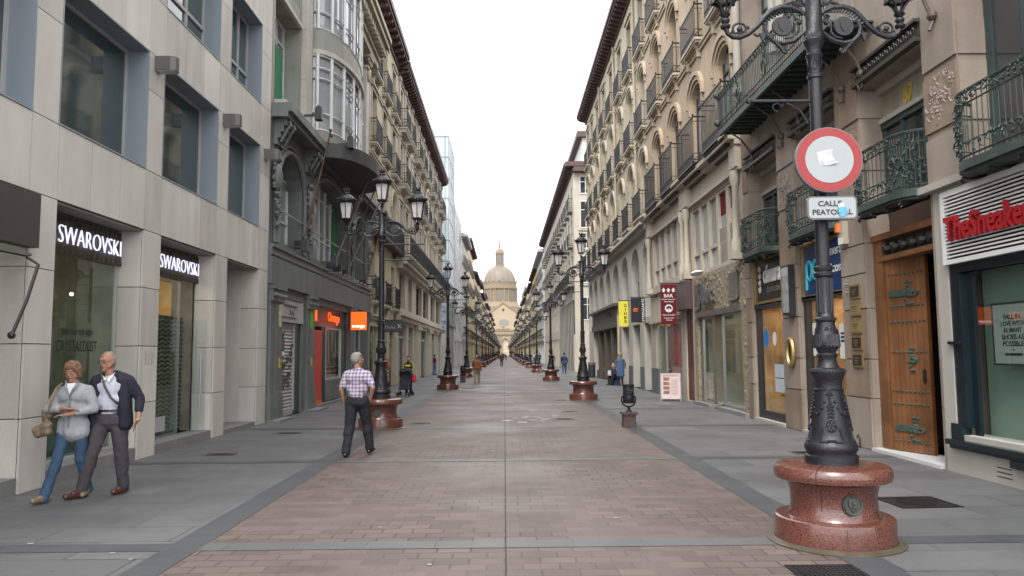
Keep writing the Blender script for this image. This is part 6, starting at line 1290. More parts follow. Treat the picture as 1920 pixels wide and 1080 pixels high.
k = 163; far = [(24, 16.2, M_CREAMW), (22, 17.2, M_CR2), (26, 16.4, M_YELLOW), (24, 17.4, M_CREAMW), (25, 16.3, M_CR3), (24, 17.2, M_YELLOW), (26, 16.6, M_CR2), (25, 17.6, M_CREAMW), (26, 16.4, M_YELLOW), (26, 17.0, M_CR2), (27, 16.6, M_CR3)]
for (L_, H_, m_) in far:
    generic('R', X1, k, k+L_, H_, m_, 'townhouse', 'small distant cream or ochre balconied house in the far right row before the church', bay=4.2, group='distant houses in the right row'); k += L_
# slim tower rising behind the right row
o = empty('church_tower', (14.8, 530, 0), 0, 'slim distant tower with a pointed spire rising over the right-hand roofs', 'tower')
k = MB(); k.box(-3.2, 3.2, -3.2, 3.2, 0, 36); k.box(-3.7, 3.7, -3.7, 3.7, 36, 37); k.lathe([(2.6, 37), (2.6, 41)], 8); k.build('shaft', M_CHURCH, o); k = MB(); k.lathe([(2.9, 41), (2.6, 43), (1.5, 45), (0.9, 46), (0.9, 47.5), (0.25, 49), (0.1, 55)], 8); k.build('spire', M_DOME, o, smooth=True)

# ================================================================ CHURCH at the end of the street
CY = 480.0
o = empty('domed_church', (-0.6, CY, 0), 0, 'domed basilica closing the far end of the street, with pedimented facade and tall arch', 'church')
k = MB(); outl = [(-30, 0), (-30, 15.8), (-7.9, 15.8), (-7.9, 27.1), (-0.3, 33.2), (8.3, 27.1), (8.3, 15.8), (30, 15.8), (30, 0)]
# front wall with an arched doorway
arch = [(-2.1, 0), (-2.1, 8.6)] + [(0.85-2.95*math.cos(math.pi*i/12)*0.83-0.0, 8.6+2.0*math.sin(math.pi*i/12)) for i in range(1, 12)] + [(3.3, 8.6), (3.3, 0)]
k.prism([(-30, 0), (-30, 15.8), (-7.9, 15.8), (-7.9, 27.1), (-0.3, 33.2), (8.3, 27.1), (8.3, 15.8), (30, 15.8), (30, 0), (3.4, 0), (3.4, 8.9), (3.0, 9.9), (2.2, 10.7), (1.2, 11.0), (0.2, 10.7), (-0.6, 9.9), (-1.0, 8.9), (-1.0, 0)], 0, 3)
k.build('facade', M_CHURCHL, o); k = MB(); k.box(-1.0, 3.4, 1.5, 2.0, 0, 11.0); k.build('arch_grille', mat('pale_arch_grille', (0.70, 0.60, 0.44), 0.8, 0.1), o)
k = MB(); [k.box(-1.0+i*0.55, -0.92+i*0.55, 1.4, 1.5, 0, 11) for i in range(9)]; [k.box(-1.0, 3.4, 1.4, 1.5, z, z+0.08) for z in (2, 4, 6, 8)]; k.build('grille_bars', M_CHURCH, o)
k = MB()
for (x0, x1_) in ((-6.5, -5.3), (-4.0, -3.0), (5.4, 6.4), (7.4, 8.4), (-9, -8), (-2.4, -1.2), (3.6, 4.8)): k.box(x0, x1_, -0.6, 0, 0, 13.2)
k.box(-8.5, 9.0, -1.0, 0, 13.2, 14.2); k.box(-8.0, 8.5, -0.7, 0, 15.6, 16.6); k.box(-2.4, -1.0, -0.5, 0, 0, 9); k.build('pilasters_and_entablature', M_CHURCH, o)
k = MB(); [k.add([(a_[0], -0.5, a_[1]), (b_[0], -0.5, b_[1]), (b_[0], -0.5, b_[1]+0.8), (a_[0], -0.5, a_[1]+0.8), (a_[0], 0.3, a_[1]), (b_[0], 0.3, b_[1]), (b_[0], 0.3, b_[1]+0.8), (a_[0], 0.3, a_[1]+0.8)], [(0, 1, 2, 3), (4, 5, 6, 7), (0, 1, 5, 4), (3, 2, 6, 7), (0, 3, 7, 4), (1, 2, 6, 5)]) for a_, b_ in (((-8.6, 26.7), (-0.3, 33.2)), ((-0.3, 33.2), (9.0, 26.7)))]; k.build('pediment_moulding', M_CHURCH, o)
k = MB(); k.prism([(0.4+3.1*math.cos(t_*0.314), 20.6+2.6*max(-0.55, math.sin(t_*0.314))) for t_ in range(20)], -0.15, 0.0); q = k.build('round_window', mat('grey_rose_glass', (0.20, 0.20, 0.20), 0.5), o)
k = MB(); k.box(-0.7, 0.7, -0.15, 0, 28.2, 29.6); k.build('gable_window', M_BLACK, o); k = MB(); rs = random.Random(6)
for i in range(26): a_ = rs.uniform(-1, 1); k.ball((0.4+a_*4.5, -0.5, 17.0+rs.uniform(0, 2.2)*(1-abs(a_))), rs.uniform(0.3, 0.7), 6, 4)
[k.ball((x_, -0.3, z_), 0.6, 6, 4, (0.5, 0.5, 1.6)) for x_, z_ in ((-7.5, 28.6), (8.0, 28.6), (-0.3, 34.8))]; k.build('carved_arms_and_finials', M_CHURCHL, o)
k = MB(); k.box(-30, 30, 3, 30, 0, 15.0); k.box(-7.5, 8.0, 3, 12, 15, 27.5); k.build('nave', M_CHURCH, o); k = MB(); k.prism([(-8.5, 27.2), (-0.3, 33.3), (9, 27.2)], 3, 13); k.build('nave_roof', M_DOME, o)
dx, dy, N = -2.2, 16, 48
before = set(bpy.data.objects)
k = MB(); k.lathe([(13.4, 15), (13.4, 30.5), (12.6, 31.0), (11.6, 33.6)], 32, (dx, dy, 0)); k.lathe([(10.6, 31), (10.6, 41.5), (11.5, 41.8), (11.5, 43), (10.7, 43.2), (10.7, 45.2), (10.9, 45.4), (10.9, 45.8)], 32, (dx, dy, 0))
for i in range(24): 
    a_ = 2*math.pi*i/24; k.lathe([(0.55, 33.5), (0.5, 41.6)], 8, (dx+10.9*math.cos(a_), dy+10.9*math.sin(a_), 0)) if i % 3 else None
k.build('drum', M_CHURCH, o, smooth=True)
k = MB()
for i in range(8): a_ = 2*math.pi*(i+0.0)/8 - math.pi/2; c_, s_ = math.cos(a_), math.sin(a_); k.add([(dx+10.75*c_-1.1*s_*sx, dy+10.75*s_+1.1*c_*sx, z) for sx, z in ((-1, 34.3), (1, 34.3), (1, 40.0), (-1, 40.0))], [(0, 1, 2, 3)])
k.build('drum_windows', mat('shadowed_glazing', (0.14, 0.14, 0.14), 0.5), o)
dome = [(10.3*math.cos(t_), 45.8+11.2*math.sin(t_)) for t_ in [i*math.pi/2/14 for i in range(14)]]; dome = [p for p in dome if p[0] > 2.9]+[(2.9, 56.6)]
k = MB(); k.lathe(dome, 48, (dx, dy, 0)); k.build('dome', M_DOME, o, smooth=True)
k = MB()
for i in range(8):
    a_ = 2*math.pi*(i+0.5)/8; k.tube([(dx+(p[0]+0.08)*math.cos(a_), dy+(p[0]+0.08)*math.sin(a_), p[1]) for p in dome], 0.32, 6)
[k.ball((dx+10.6*math.cos(2*math.pi*i/16), dy+10.6*math.sin(2*math.pi*i/16), 46.6), 0.7, 6, 4) for i in range(16)]
k.build('dome_ribs', mat('dark_dome_rib', (0.26, 0.21, 0.17), 0.7), o)
k = MB(); k.lathe([(3.3, 56.4), (3.3, 57.3), (2.6, 57.5), (2.6, 64.3), (3.1, 64.5), (3.1, 65.3)], 8, (dx, dy, 0), a0=0.39); [k.lathe([(0.3, 57.5), (0.3, 64.4)], 6, (dx+2.7*math.cos(0.39+i*0.785), dy+2.7*math.sin(0.39+i*0.785), 0)) for i in range(8)]; k.build('lantern', M_CHURCH, o)
k = MB(); [k.add([(dx+2.55*math.cos(a_)-0.7*math.sin(a_)*sx, dy+2.55*math.sin(a_)+0.7*math.cos(a_)*sx, z) for sx, z in ((-1, 58.3), (1, 58.3), (1, 62.6), (-1, 62.6))], [(0, 1, 2, 3)]) for a_ in [i*math.pi/4-math.pi/2 for i in range(8)]]; k.build('lantern_windows', MATS['shadowed_glazing'], o)
k = MB(); k.lathe([(3.0, 65.3), (2.7, 66.6), (1.7, 67.8), (0.7, 68.4), (0.6, 69.2), (0.38, 73.0), (0.18, 79)], 12, (dx, dy, 0)); k.box(dx-0.5, dx+0.5, dy-0.08, dy+0.08, 78, 78.25); k.build('lantern_cap', M_DOME, o, smooth=True)
for ob in set(bpy.data.objects)-before: ob.scale = (1.03, 1.0, 1.033); ob.location.x += 0.066
# ================================================================ STREET LAMPS
def beads(mb, pts, r, n=6): 
    for p in pts: mb.ball(p, r, n, 4)
def on_bell(a, z):     # point on the bell of the post
    t = (z-0.86)/(1.33-0.86); rr = 0.195*(1-t)+0.112*t; return (rr*math.cos(a), rr*math.sin(a), z)
def lamp_meshes():
    L = {}
    k = MB(); k.lathe([(0.55, 0.0), (0.55, 0.20), (0.545, 0.215), (0.53, 0.225), (0.43, 0.225), (0.405, 0.26), (0.395, 0.34), (0.397, 0.42), (0.415, 0.49), (0.44, 0.525), (0.50, 0.53), (0.535, 0.545), (0.545, 0.585), (0.54, 0.62), (0.515, 0.65), (0.47, 0.665), (0.24, 0.668)], 56)
    k.v = [(x*0.9, y*0.9, z) for x, y, z in k.v]; L['plinth'] = k.mesh('plinth', M_GRANITE, smooth=32)
    k = MB()
    for a in (0.4, 2.5, 4.5): 
        c, s = math.cos(a), math.sin(a)
        k.add([(0.5535*c, 0.5535*s, 0.0), (0.5535*c-0.004*s, 0.5535*s+0.004*c, 0.0), (0.5535*c-0.004*s, 0.5535*s+0.004*c, 0.2), (0.5535*c, 0.5535*s, 0.2)], [(0, 1, 2, 3)])
    for a in (4.05, 1.0):
        for (r0, z0, r1, z1) in ((0.548, 0.555, 0.5485, 0.585), (0.5485, 0.585, 0.544, 0.622), (0.544, 0.622, 0.518, 0.653), (0.518, 0.653, 0.473, 0.669), (0.473, 0.669, 0.26, 0.672), (0.400, 0.26, 0.399, 0.34), (0.399, 0.34, 0.400, 0.42), (0.400, 0.42, 0.418, 0.49)):
            c, s = math.cos(a), math.sin(a); w_ = 0.004; k.add([(r0*c+w_*s, r0*s-w_*c, z0), (r0*c-w_*s, r0*s+w_*c, z0), (r1*c-w_*s, r1*s+w_*c, z1), (r1*c+w_*s, r1*s-w_*c, z1)], [(0, 1, 2, 3)])
    k.v = [(x*0.9, y*0.9, z) for x, y, z in k.v]; L['joints'] = k.mesh('joints', mat('joint_line', (0.03, 0.012, 0.01), 0.8), fix=False)
    k = MB(); k.lathe([(0.63, 0.004), (0.63, 0.012), (0.555, 0.03), (0.555, 0.0)], 56, cap=False); k.v = [(x*0.9, y*0.9, z) for x, y, z in k.v]; L['ring'] = k.mesh('base_ring', mat('tarnished_brass', (0.10, 0.085, 0.055), 0.5, 0.3, 6, metal=0.3), smooth=30)
    k = MB(); c0 = (0, -0.402, 0.37)
    k.add([(0.085*math.cos(2*math.pi*i/20), -0.40-0.0, 0.37+0.085*math.sin(2*math.pi*i/20)) for i in range(20)] + [(0.085*math.cos(2*math.pi*i/20), -0.425, 0.37+0.085*math.sin(2*math.pi*i/20)) for i in range(20)], [tuple(range(20)), tuple(range(39, 19, -1))] + [(i, (i+1) % 20, (i+1) % 20+20, i+20) for i in range(20)])
    k.prism([(-0.04, 0.43), (0.04, 0.43), (0.04, 0.37), (0.0, 0.315), (-0.04, 0.37)], -0.437, -0.42); k.tube([(0.072*math.cos(t*0.4), -0.428, 0.37+0.072*math.sin(t*0.4)) for t in range(16)], 0.008, 5, True)
    k.ball((0, -0.44, 0.39), 0.02, 6, 4); k.ball((0, -0.44, 0.36), 0.016, 6, 4); k.v = [(x, y+0.04, z) for x, y, z in k.v]; L['medal'] = k.mesh('medallion', mat('dark_bronze_medal', (0.045, 0.05, 0.042), 0.45, 0.3, 12), smooth=40)
    # post
    k = MB(); k.lathe([(0.222, 0.665), (0.222, 0.735), (0.205, 0.745), (0.205, 0.765), (0.22, 0.785), (0.224, 0.815), (0.212, 0.845), (0.196, 0.86), (0.178, 0.93), (0.155, 1.05), (0.135, 1.17), (0.118, 1.27), (0.112, 1.33), (0.113, 1.36), (0.122, 1.40), (0.146, 1.445), (0.15, 1.47), (0.145, 1.485), (0.10, 1.50), (0.082, 1.54), (0.076, 1.58), (0.088, 1.60), (0.09, 1.615), (0.078, 1.63),
        (0.088, 1.655), (0.108, 1.70), (0.112, 1.735), (0.100, 1.79), (0.083, 1.86), (0.078, 1.90), (0.09, 1.915), (0.092, 1.935), (0.075, 1.95)], 28)
    k.lathe([(0.075, 1.95), (0.072, 1.965), (0.066, 1.975), (0.066, 2.30), (0.085, 2.315), (0.088, 2.34), (0.073, 2.355), (0.082, 2.375), (0.084, 2.395), (0.060, 2.41), (0.057, 3.70), (0.057, 3.98), (0.070, 3.99), (0.070, 4.02), (0.058, 4.03), (0.058, 4.17), (0.072, 4.19), (0.075, 4.21), (0.062, 4.225), (0.064, 4.27), (0.085, 4.31), (0.095, 4.34), (0.085, 4.36)], 24)
    for i in range(12): a = 2*math.pi*i/12; k.tube([(0.067*math.cos(a), 0.067*math.sin(a), 1.985), (0.067*math.cos(a), 0.067*math.sin(a), 2.29)], 0.009, 5)
    k.lathe([(0.092, 4.36), (0.092, 4.43), (0.083, 4.44), (0.083, 4.84), (0.095, 4.85), (0.095, 4.875), (0.05, 4.90), (0.03, 4.93), (0.03, 5.0), (0.05, 5.02), (0.03, 5.04)], 8, a0=math.pi/8)
    L['post'] = k.mesh('post', M_LAMP, smooth=40)
    # cast relief on the post
    k = MB(); rs = random.Random(3)
    for q in range(4):
        a0 = q*math.pi/2 - math.pi/4 - 0.35
        for i in range(9): t = i/8; k.ball(on_bell(a0-0.62+1.24*t, 1.27-0.17*math.sin(math.pi*t)), 0.0125, 6, 4)
        k.tube([on_bell(a0-0.62+1.24*t/8, 1.31) for t in range(9)], 0.008, 5)
        ac = a0+math.pi/4
        for j in range(4): z = 1.16-0.03*j; k.tube([on_bell(ac-0.22+0.02*j, z), on_bell(ac, z+0.012), on_bell(ac+0.22-0.02*j, z)], 0.010, 5)
        k.tube([on_bell(ac+0.26*math.cos(t*0.45), 1.005+0.052*math.sin(t*0.45)) for t in range(15)], 0.010, 5)
        for t in range(6): k.tube([on_bell(ac, 1.005), on_bell(ac+0.2*math.cos(t*1.05), 1.005+0.045*math.sin(t*1.05))], 0.009, 4)
        for j in range(9): z = 0.98-0.014*j; k.ball(on_bell(ac-0.42-0.01*j, z), 0.011, 5, 3); k.ball(on_bell(ac+0.42+0.01*j, z), 0.011, 5, 3)
        k.tube([on_bell(ac-0.46, 0.865), on_bell(ac-0.2, 0.858), on_bell(ac-0.18, 0.872), on_bell(ac+0.18, 0.872), on_bell(ac+0.2, 0.858), on_bell(ac+0.46, 0.865)], 0.013, 5)
        for j in range(12): z = 1.30-0.013*j; k.ball(on_bell(ac+rs.uniform(-.07, .07), z), 0.013, 5, 3)
        for j in range(8): k.tube([(0.108*math.cos(ac+0.15*j), 0.108*math.sin(ac+0.15*j), 1.68+0.012*(j % 2)), (0.104*math.cos(ac+0.15*j+0.1), 0.104*math.sin(ac+0.15*j+0.1), 1.79)], 0.010, 5)
        for j in range(5): aa = ac+rs.uniform(-.5, .5); zz = rs.uniform(1.68, 1.84); rr = 0.106-max(0, zz-1.76)*0.22; k.tube([(rr*math.cos(aa+0.13*math.cos(t)), rr*math.sin(aa+0.13*math.cos(t)), zz+0.016*math.sin(t)) for t in range(7)], 0.007, 4)
        k.tube([(0.062*math.cos(ac+0.4*math.cos(t*0.6)), 0.062*math.sin(ac+0.4*math.cos(t*0.6)), 4.11+0.05*math.sin(t*0.6)) for t in range(11)], 0.007, 4)
    for i in range(30): a = 2*math.pi*i/30; k.ball((0.088*math.cos(a), 0.088*math.sin(a), 1.925), 0.0085, 5, 3); k.ball((0.149*math.cos(a), 0.149*math.sin(a), 1.47), 0.011, 5, 3)
    L['relief'] = k.mesh('cast_relief', M_LAMP, smooth=50)
    # bracket arm (pointing +x)
    k = MB(); sp = []
    cx, cz = 0.285, 4.485
    k.add([(cx+0.085*math.cos(2*math.pi*i/20), -0.012, cz+0.085*math.sin(2*math.pi*i/20)) for i in range(20)] + [(cx+0.085*math.cos(2*math.pi*i/20), 0.012, cz+0.085*math.sin(2*math.pi*i/20)) for i in range(20)], [tuple(range(20)), tuple(range(39, 19, -1))] + [(i, (i+1) % 20, (i+1) % 20+20, i+20) for i in range(20)])
    k.tube([(cx+0.083*math.cos(t*0.4), 0, cz+0.083*math.sin(t*0.4)) for t in range(16)], 0.014, 6, True)
    for sy in (-0.014, 0.014): k.prism([(cx-0.035, cz+0.045), (cx+0.035, cz+0.045), (cx+0.035, cz-0.01), (cx, cz-0.055), (cx-0.035, cz-0.01)], sy-0.005, sy+0.005)
    # big ring round the disc, open at the top right, ending in the curl below
    k.tube([(0.085, 0, 4.43), (0.12, 0, 4.40), (0.19, 0, 4.345), (0.285, 0, 4.325), (0.37, 0, 4.345), (0.425, 0, 4.40), (0.44, 0, 4.47), (0.42, 0, 4.55)], [0.018, 0.02, 0.022, 0.022, 0.02, 0.018, 0.015, 0.01], 7)
    k.tube([(0.17, 0, 4.50), (0.165, 0, 4.43), (0.20, 0, 4.385), (0.27, 0, 4.37)], [0.008, 0.014, 0.014, 0.008], 6)
    k.tube([(0.36, 0, 4.34), (0.31, 0, 4.29), (0.28, 0, 4.24), (0.255, 0, 4.235), (0.245, 0, 4.255), (0.26, 0, 4.27)], [0.02, 0.018, 0.014, 0.014, 0.014, 0.018], 6)
    # top arch sweeping out to the lantern
    k.tube([(0.08, 0, 4.60), (0.11, 0, 4.63), (0.19, 0, 4.665), (0.29, 0, 4.67), (0.38, 0, 4.635), (0.45, 0, 4.57), (0.52, 0, 4.485), (0.60, 0, 4.415), (0.68, 0, 4.38), (0.745, 0, 4.385), (0.79, 0, 4.42), (0.81, 0, 4.47)], [0.02, 0.022, 0.026, 0.028, 0.028, 0.026, 0.024, 0.022, 0.022, 0.022, 0.022, 0.024], 8)
    for i in range(14): t = i/13; x = 0.14+0.34*t; z = 4.665-0.115*max(0, (t-0.35)/0.65)**1.6; k.tube([(x, 0, z+0.01), (x-0.018, 0, z-0.035), (x-0.04, 0, z-0.05)], [0.02, 0.014, 0.004], 5)
    k.tube([(0.56+0.058*math.cos(t*0.55)*(1-t*0.02), 0, 4.475+0.055*math.sin(t*0.55)*(1-t*0.02)) for t in range(0)] or [(0.68+0.062*math.cos(-0.5+t*0.5), 0, 4.462+0.058*math.sin(-0.5+t*0.5)) for t in range(12)], 0.012, 6)
    k.ball((0.68, 0, 4.46), 0.028, 7, 5); k.ball((0.605, 0, 4.475), 0.02, 6, 4); k.tube([(0.60, 0, 4.475), (0.64, 0, 4.44), (0.72, 0, 4.42), (0.76, 0, 4.44)], 0.012, 5)
    k.tube([(0.44, 0, 4.47), (0.47, 0, 4.41), (0.52, 0, 4.395), (0.55, 0, 4.42)], 0.012, 5); k.prism([(0.44, 4.42), (0.50, 4.42), (0.47, 4.34)], -0.012, 0.012)
    k.tube([(0.095, 0, 4.53), (0.13, 0, 4.545), (0.155, 0, 4.58), (0.13, 0, 4.60), (0.11, 0, 4.585)], 0.012, 5); k.ball((0.125, 0, 4.52), 0.025, 6, 4)
    # upper scrolls against the box
    for (z0, sc) in ((4.73, 1.0), (4.83, 0.75)): k.tube([(0.08, 0, z0-0.05)] + [(0.14*sc+0.045*sc*math.cos(2.6-t*0.6)*(1-t*0.045), 0, z0+0.05*sc*math.sin(2.6-t*0.6)*(1-t*0.045)) for t in range(13)], 0.012, 5)
    k.tube([(0.09, 0, 4.68), (0.17, 0, 4.72), (0.24, 0, 4.70), (0.27, 0, 4.68)], [0.014, 0.016, 0.012, 0.006], 5)
    # cup under the lantern
    k.lathe([(0.028, 4.46), (0.045, 4.475), (0.045, 4.495), (0.025, 4.51), (0.042, 4.535), (0.042, 4.55), (0.024, 4.565), (0.045, 4.59), (0.05, 4.60), (0.02, 4.61)], 12, (0.81, 0, 0))
    L['arm'] = k.mesh('bracket_arm', M_LAMP, smooth=50, fix=True)
    # lantern, origin at its foot
    k = MB(); n = 6; rb, rt, zb, zt = 0.105, 0.165, 0.13, 0.50; r0 = math.pi/6
    for i in range(n):
        a = r0+2*math.pi*i/n; c, s = math.cos(a), math.sin(a); k.tube([(rb*c, rb*s, zb), (rt*c, rt*s, zt)], 0.010, 5); k.tube([(0.02*c, 0.02*s, 0.0), (0.05*c, 0.05*s, 0.07), (0.06*c, 0.06*s, 0.085), (rb*0.92*c, rb*0.92*s, 0.12)], 0.010, 5); k.ball((rb*1.05*c, rb*1.05*s, zb-0.005), 0.02, 6, 4)
    k.lathe([(rb+0.014, 0.12), (rb+0.014, 0.145), (rb-0.012, 0.145), (rb-0.012, 0.12)], 6, a0=r0, cap=False); k.lathe([(0.03, 0.0), (0.035, 0.02), (0.02, 0.03)], 8)
    k.lathe([(rt+0.01, 0.49), (rt+0.03, 0.50), (0.205, 0.525), (0.215, 0.55), (0.205, 0.57), (0.19, 0.575), (0.175, 0.60), (0.14, 0.655), (0.09, 0.69), (0.055, 0.70), (0.05, 0.715), (0.065, 0.725), (0.06, 0.745), (0.035, 0.76), (0.05, 0.80), (0.045, 0.82)], 20, cap=True)
    for i in range(20): a = 2*math.pi*i/20; k.ball((0.212*math.cos(a), 0.212*math.sin(a), 0.575), 0.022, 6, 4, (1, 1, 1.2))
    for i in range(7): a = 2*math.pi*i/7; k.tube([(0.035*math.cos(a), 0.035*math.sin(a), 0.76), (0.055*math.cos(a), 0.055*math.sin(a), 0.79), (0.065*math.cos(a), 0.065*math.sin(a), 0.83)], [0.01, 0.012, 0.008], 5); k.ball((0.067*math.cos(a), 0.067*math.sin(a), 0.84), 0.014, 5, 3)
    L['lantern'] = k.mesh('lantern', M_LAMP, smooth=45)
    k = MB(); k.lathe([(rb-0.006, zb+0.01), (rt-0.006, zt)], 6, a0=r0); L['glass'] = k.mesh('lantern_glass', M_MILKG)
    # banner rods
    k = MB(); k.tube([(-0.06, 0, 3.93), (-0.62, 0, 3.93)], 0.016, 6); k.ball((-0.62, 0, 3.93), 0.03, 6, 4)
    k.tube([(-0.30, 0, 3.91)] + [(-0.36+0.04*math.cos(t*0.6), 0, 3.87+0.04*math.sin(t*0.6)) for t in range(9)], 0.008, 5); k.tube([(-0.26, 0, 3.91), (-0.15, 0, 3.84), (-0.08, 0, 3.72)], 0.010, 5); k.tube([(-0.06, 0, 3.62), (-0.5, 0, 3.62)], 0.004, 4) if False else None
    L['rod'] = k.mesh('banner_rod', M_LAMP, smooth=40)
    k = MB(); k.tube([(0.05, 0, 4.14), (0.98, 0, 4.14)], 0.016, 6); k.tube([(0.05, 0, 3.78), (0.72, 0, 3.78)], 0.014, 6); L['rod2'] = k.mesh('banner_rod', M_LAMP, smooth=40)
    return L
LM = lamp_meshes()
def tall(me):
    q = me.copy()
    for v in q.vertices:
        if v.co.z > 2.42: v.co.z += 0.15
    return q
def make_lamp(x, y, label, group, rods=0, turn=0.0, up=0.0):
    o = empty('street_lamp', (x, y, 0), turn, label, 'street lamp', group)
    p = link('plinth', LM['plinth'], o); link('joints', LM['joints'], p); link('medallion', LM['medal'], p); link('base_ring', LM['ring'], p)
    q = link('post', tall(LM['post']) if up else LM['post'], o); link('cast_relief', tall(LM['relief']) if up else LM['relief'], q)
    for rz in (0, math.pi):
        link('bracket_arm', LM['arm'], o, (0, 0, up), rz)
    for (lx, lz) in ((-0.81, 4.60), (0.81, 4.60), (0.0, 5.03)): l_ = link('lantern', LM['lantern'], o, (lx, 0, lz+up)); link('lantern_glass', LM['glass'], l_)
    if rods: link('banner_rod', LM['rod' if rods == 1 else 'rod2'], o)
    return o
def make_lamp_copy(src, x, y, label, group):
    def cp(a, par):
        c = a.copy(); C.objects.link(c); c.parent = par
        for ch in a.children: cp(ch, c)
        return c
    r = cp(src, None); r.location = (x, y, 0); r['label'] = label; r['group'] = group; return r
GR, GL = 'street lamps in the right row', 'street lamps in the left row'
ordn = ['nearest', 'second', 'third', 'fourth', 'fifth', 'sixth', 'seventh', 'eighth']
ry = [6.74, 26.6, 45.0, 64.2]; ly = [17.15, 35.2, 52.9, 71.0]
while ry[-1] < 425: ry.append(ry[-1]+18.6)
while ly[-1] < 425: ly.append(ly[-1]+18.2)
lampR = make_lamp(2.87, ry[0], 'nearest iron street lamp, on a red granite plinth, carrying the round traffic sign', GR, 1, 0.0, 0.15)
lampL = make_lamp(-2.78, ly[0], 'nearest iron street lamp of the left row, behind the man in the checked shirt', GL, 2)
for i, y in enumerate(ry[1:], 1): 
    lb = ('%s street lamp from the camera in the right row, on a red granite plinth' % ordn[i]) if i < 8 else 'small distant three-lantern street lamp in the right row, before the church'
    make_lamp_copy(lampL if i > 1 else lampL, 2.74, y, lb, GR if i < 8 else 'distant street lamps in the right row').rotation_euler[2] = math.pi
for i, y in enumerate(ly[1:], 1):
    lb = ('%s street lamp from the camera in the left row, on a red granite plinth' % ordn[i]) if i < 8 else 'small distant three-lantern street lamp in the left row, before the church'
    make_lamp_copy(lampL, -2.62, y, lb, GL if i < 8 else 'distant street lamps in the left row')
# traffic sign on the nearest lamp
o = empty('traffic_sign', (2.88, 6.56, 3.33), R(-3), 'round white traffic sign with red rim and torn sticker on the nearest lamp post', 'traffic sign')
def disc(k, r, y0, y1, cx=0, cz=0, n=48): k.prism([(cx+r*math.cos(2*math.pi*i/n), cz+r*math.sin(2*math.pi*i/n)) for i in range(n)], y0, y1)
k = MB(); disc(k, 0.292, -0.02, 0.03); k.build('backing', mat('grey_sign_back', (0.13, 0.13, 0.14), 0.5), o)
k = MB(); disc(k, 0.283, -0.024, -0.02); k.build('red_rim', mat('sign_red', (0.27, 0.008, 0.010), 0.35, 0.06), o)
k = MB(); disc(k, 0.210, -0.028, -0.024); k.build('white_face', mat('sign_white', (0.31, 0.335, 0.345), 0.35, 0.05, 4), o)
k = MB(); k.add([(-0.11, -0.03, 0.065), (0.03, -0.034, 0.095), (0.025, -0.03, 0.03), (0.04, -0.045, -0.01), (0.07, -0.05, -0.03), (-0.01, -0.034, -0.055), (-0.075, -0.03, -0.055), (-0.1, -0.03, -0.01)], [(0, 1, 2), (0, 2, 3, 7), (3, 4, 5), (3, 5, 6, 7)]); k.build('torn_sticker', mat('torn_sticker', (0.50, 0.51, 0.51), 0.7, 0.3, 25), o)
k = MB(); k.prism([(-0.08, -0.015), (-0.02, 0.02), (0.005, 0.045), (0.0, -0.01), (-0.06, -0.045)], -0.036, -0.032); k.build('sticker_print', M_LGREY, o)
o = empty('street_sign', (2.89, 6.56, 2.90), R(-3), 'small white plate reading CALLE PEATONAL under the round sign, with a blue sticker', 'sign')
def rrect(w_, h_, r, n=5): return [(sx*(w_/2-r)+r*math.cos(a), sz*(h_/2-r)+r*math.sin(a)) for (sx, sz, a0) in ((1, 1, 0), (-1, 1, math.pi/2), (-1, -1, math.pi), (1, -1, 1.5*math.pi)) for a in [a0+math.pi/2*i/n for i in range(n+1)]]
k = MB(); k.prism(rrect(0.43, 0.205, 0.04), -0.015, 0.02); k.build('backing', MATS['grey_sign_back'], o); k = MB(); k.prism(rrect(0.405, 0.18, 0.03), -0.019, -0.015); k.build('white_face', MATS['sign_white'], o)
lettering('CALLE', 0.205, 0.047, M_INK, o, (-0.02, -0.021, 0.038), 0.003, 0.012); lettering('PEATONAL', 0.345, 0.047, M_INK, o, (0.0, -0.021, -0.038), 0.003, 0.012)
k = MB(); k.prism([(0.045, 0.03), (0.095, 0.045), (0.12, -0.01), (0.13, -0.06), (0.10, -0.075), (0.06, -0.082), (0.05, -0.04)], -0.026, -0.0225); k.build('blue_sticker', mat('blue_sticker', (0.10, 0.33, 0.50), 0.6, 0.4, 30), o)
k = MB(); k.prism([(0.045, 0.03), (0.095, 0.045), (0.105, 0.01), (0.055, -0.003)], -0.028, -0.026); k.build('sticker_top', mat('pale_sticker', (0.45, 0.52, 0.55), 0.6, 0.3, 30), o)
k = MB(); k.box(-0.06, 0.02, 0.02, 0.16, 0.02, 0.05); k.box(-0.06, 0.02, 0.02, 0.16, 0.50, 0.53); k.build('clamp', M_LAMP, o)

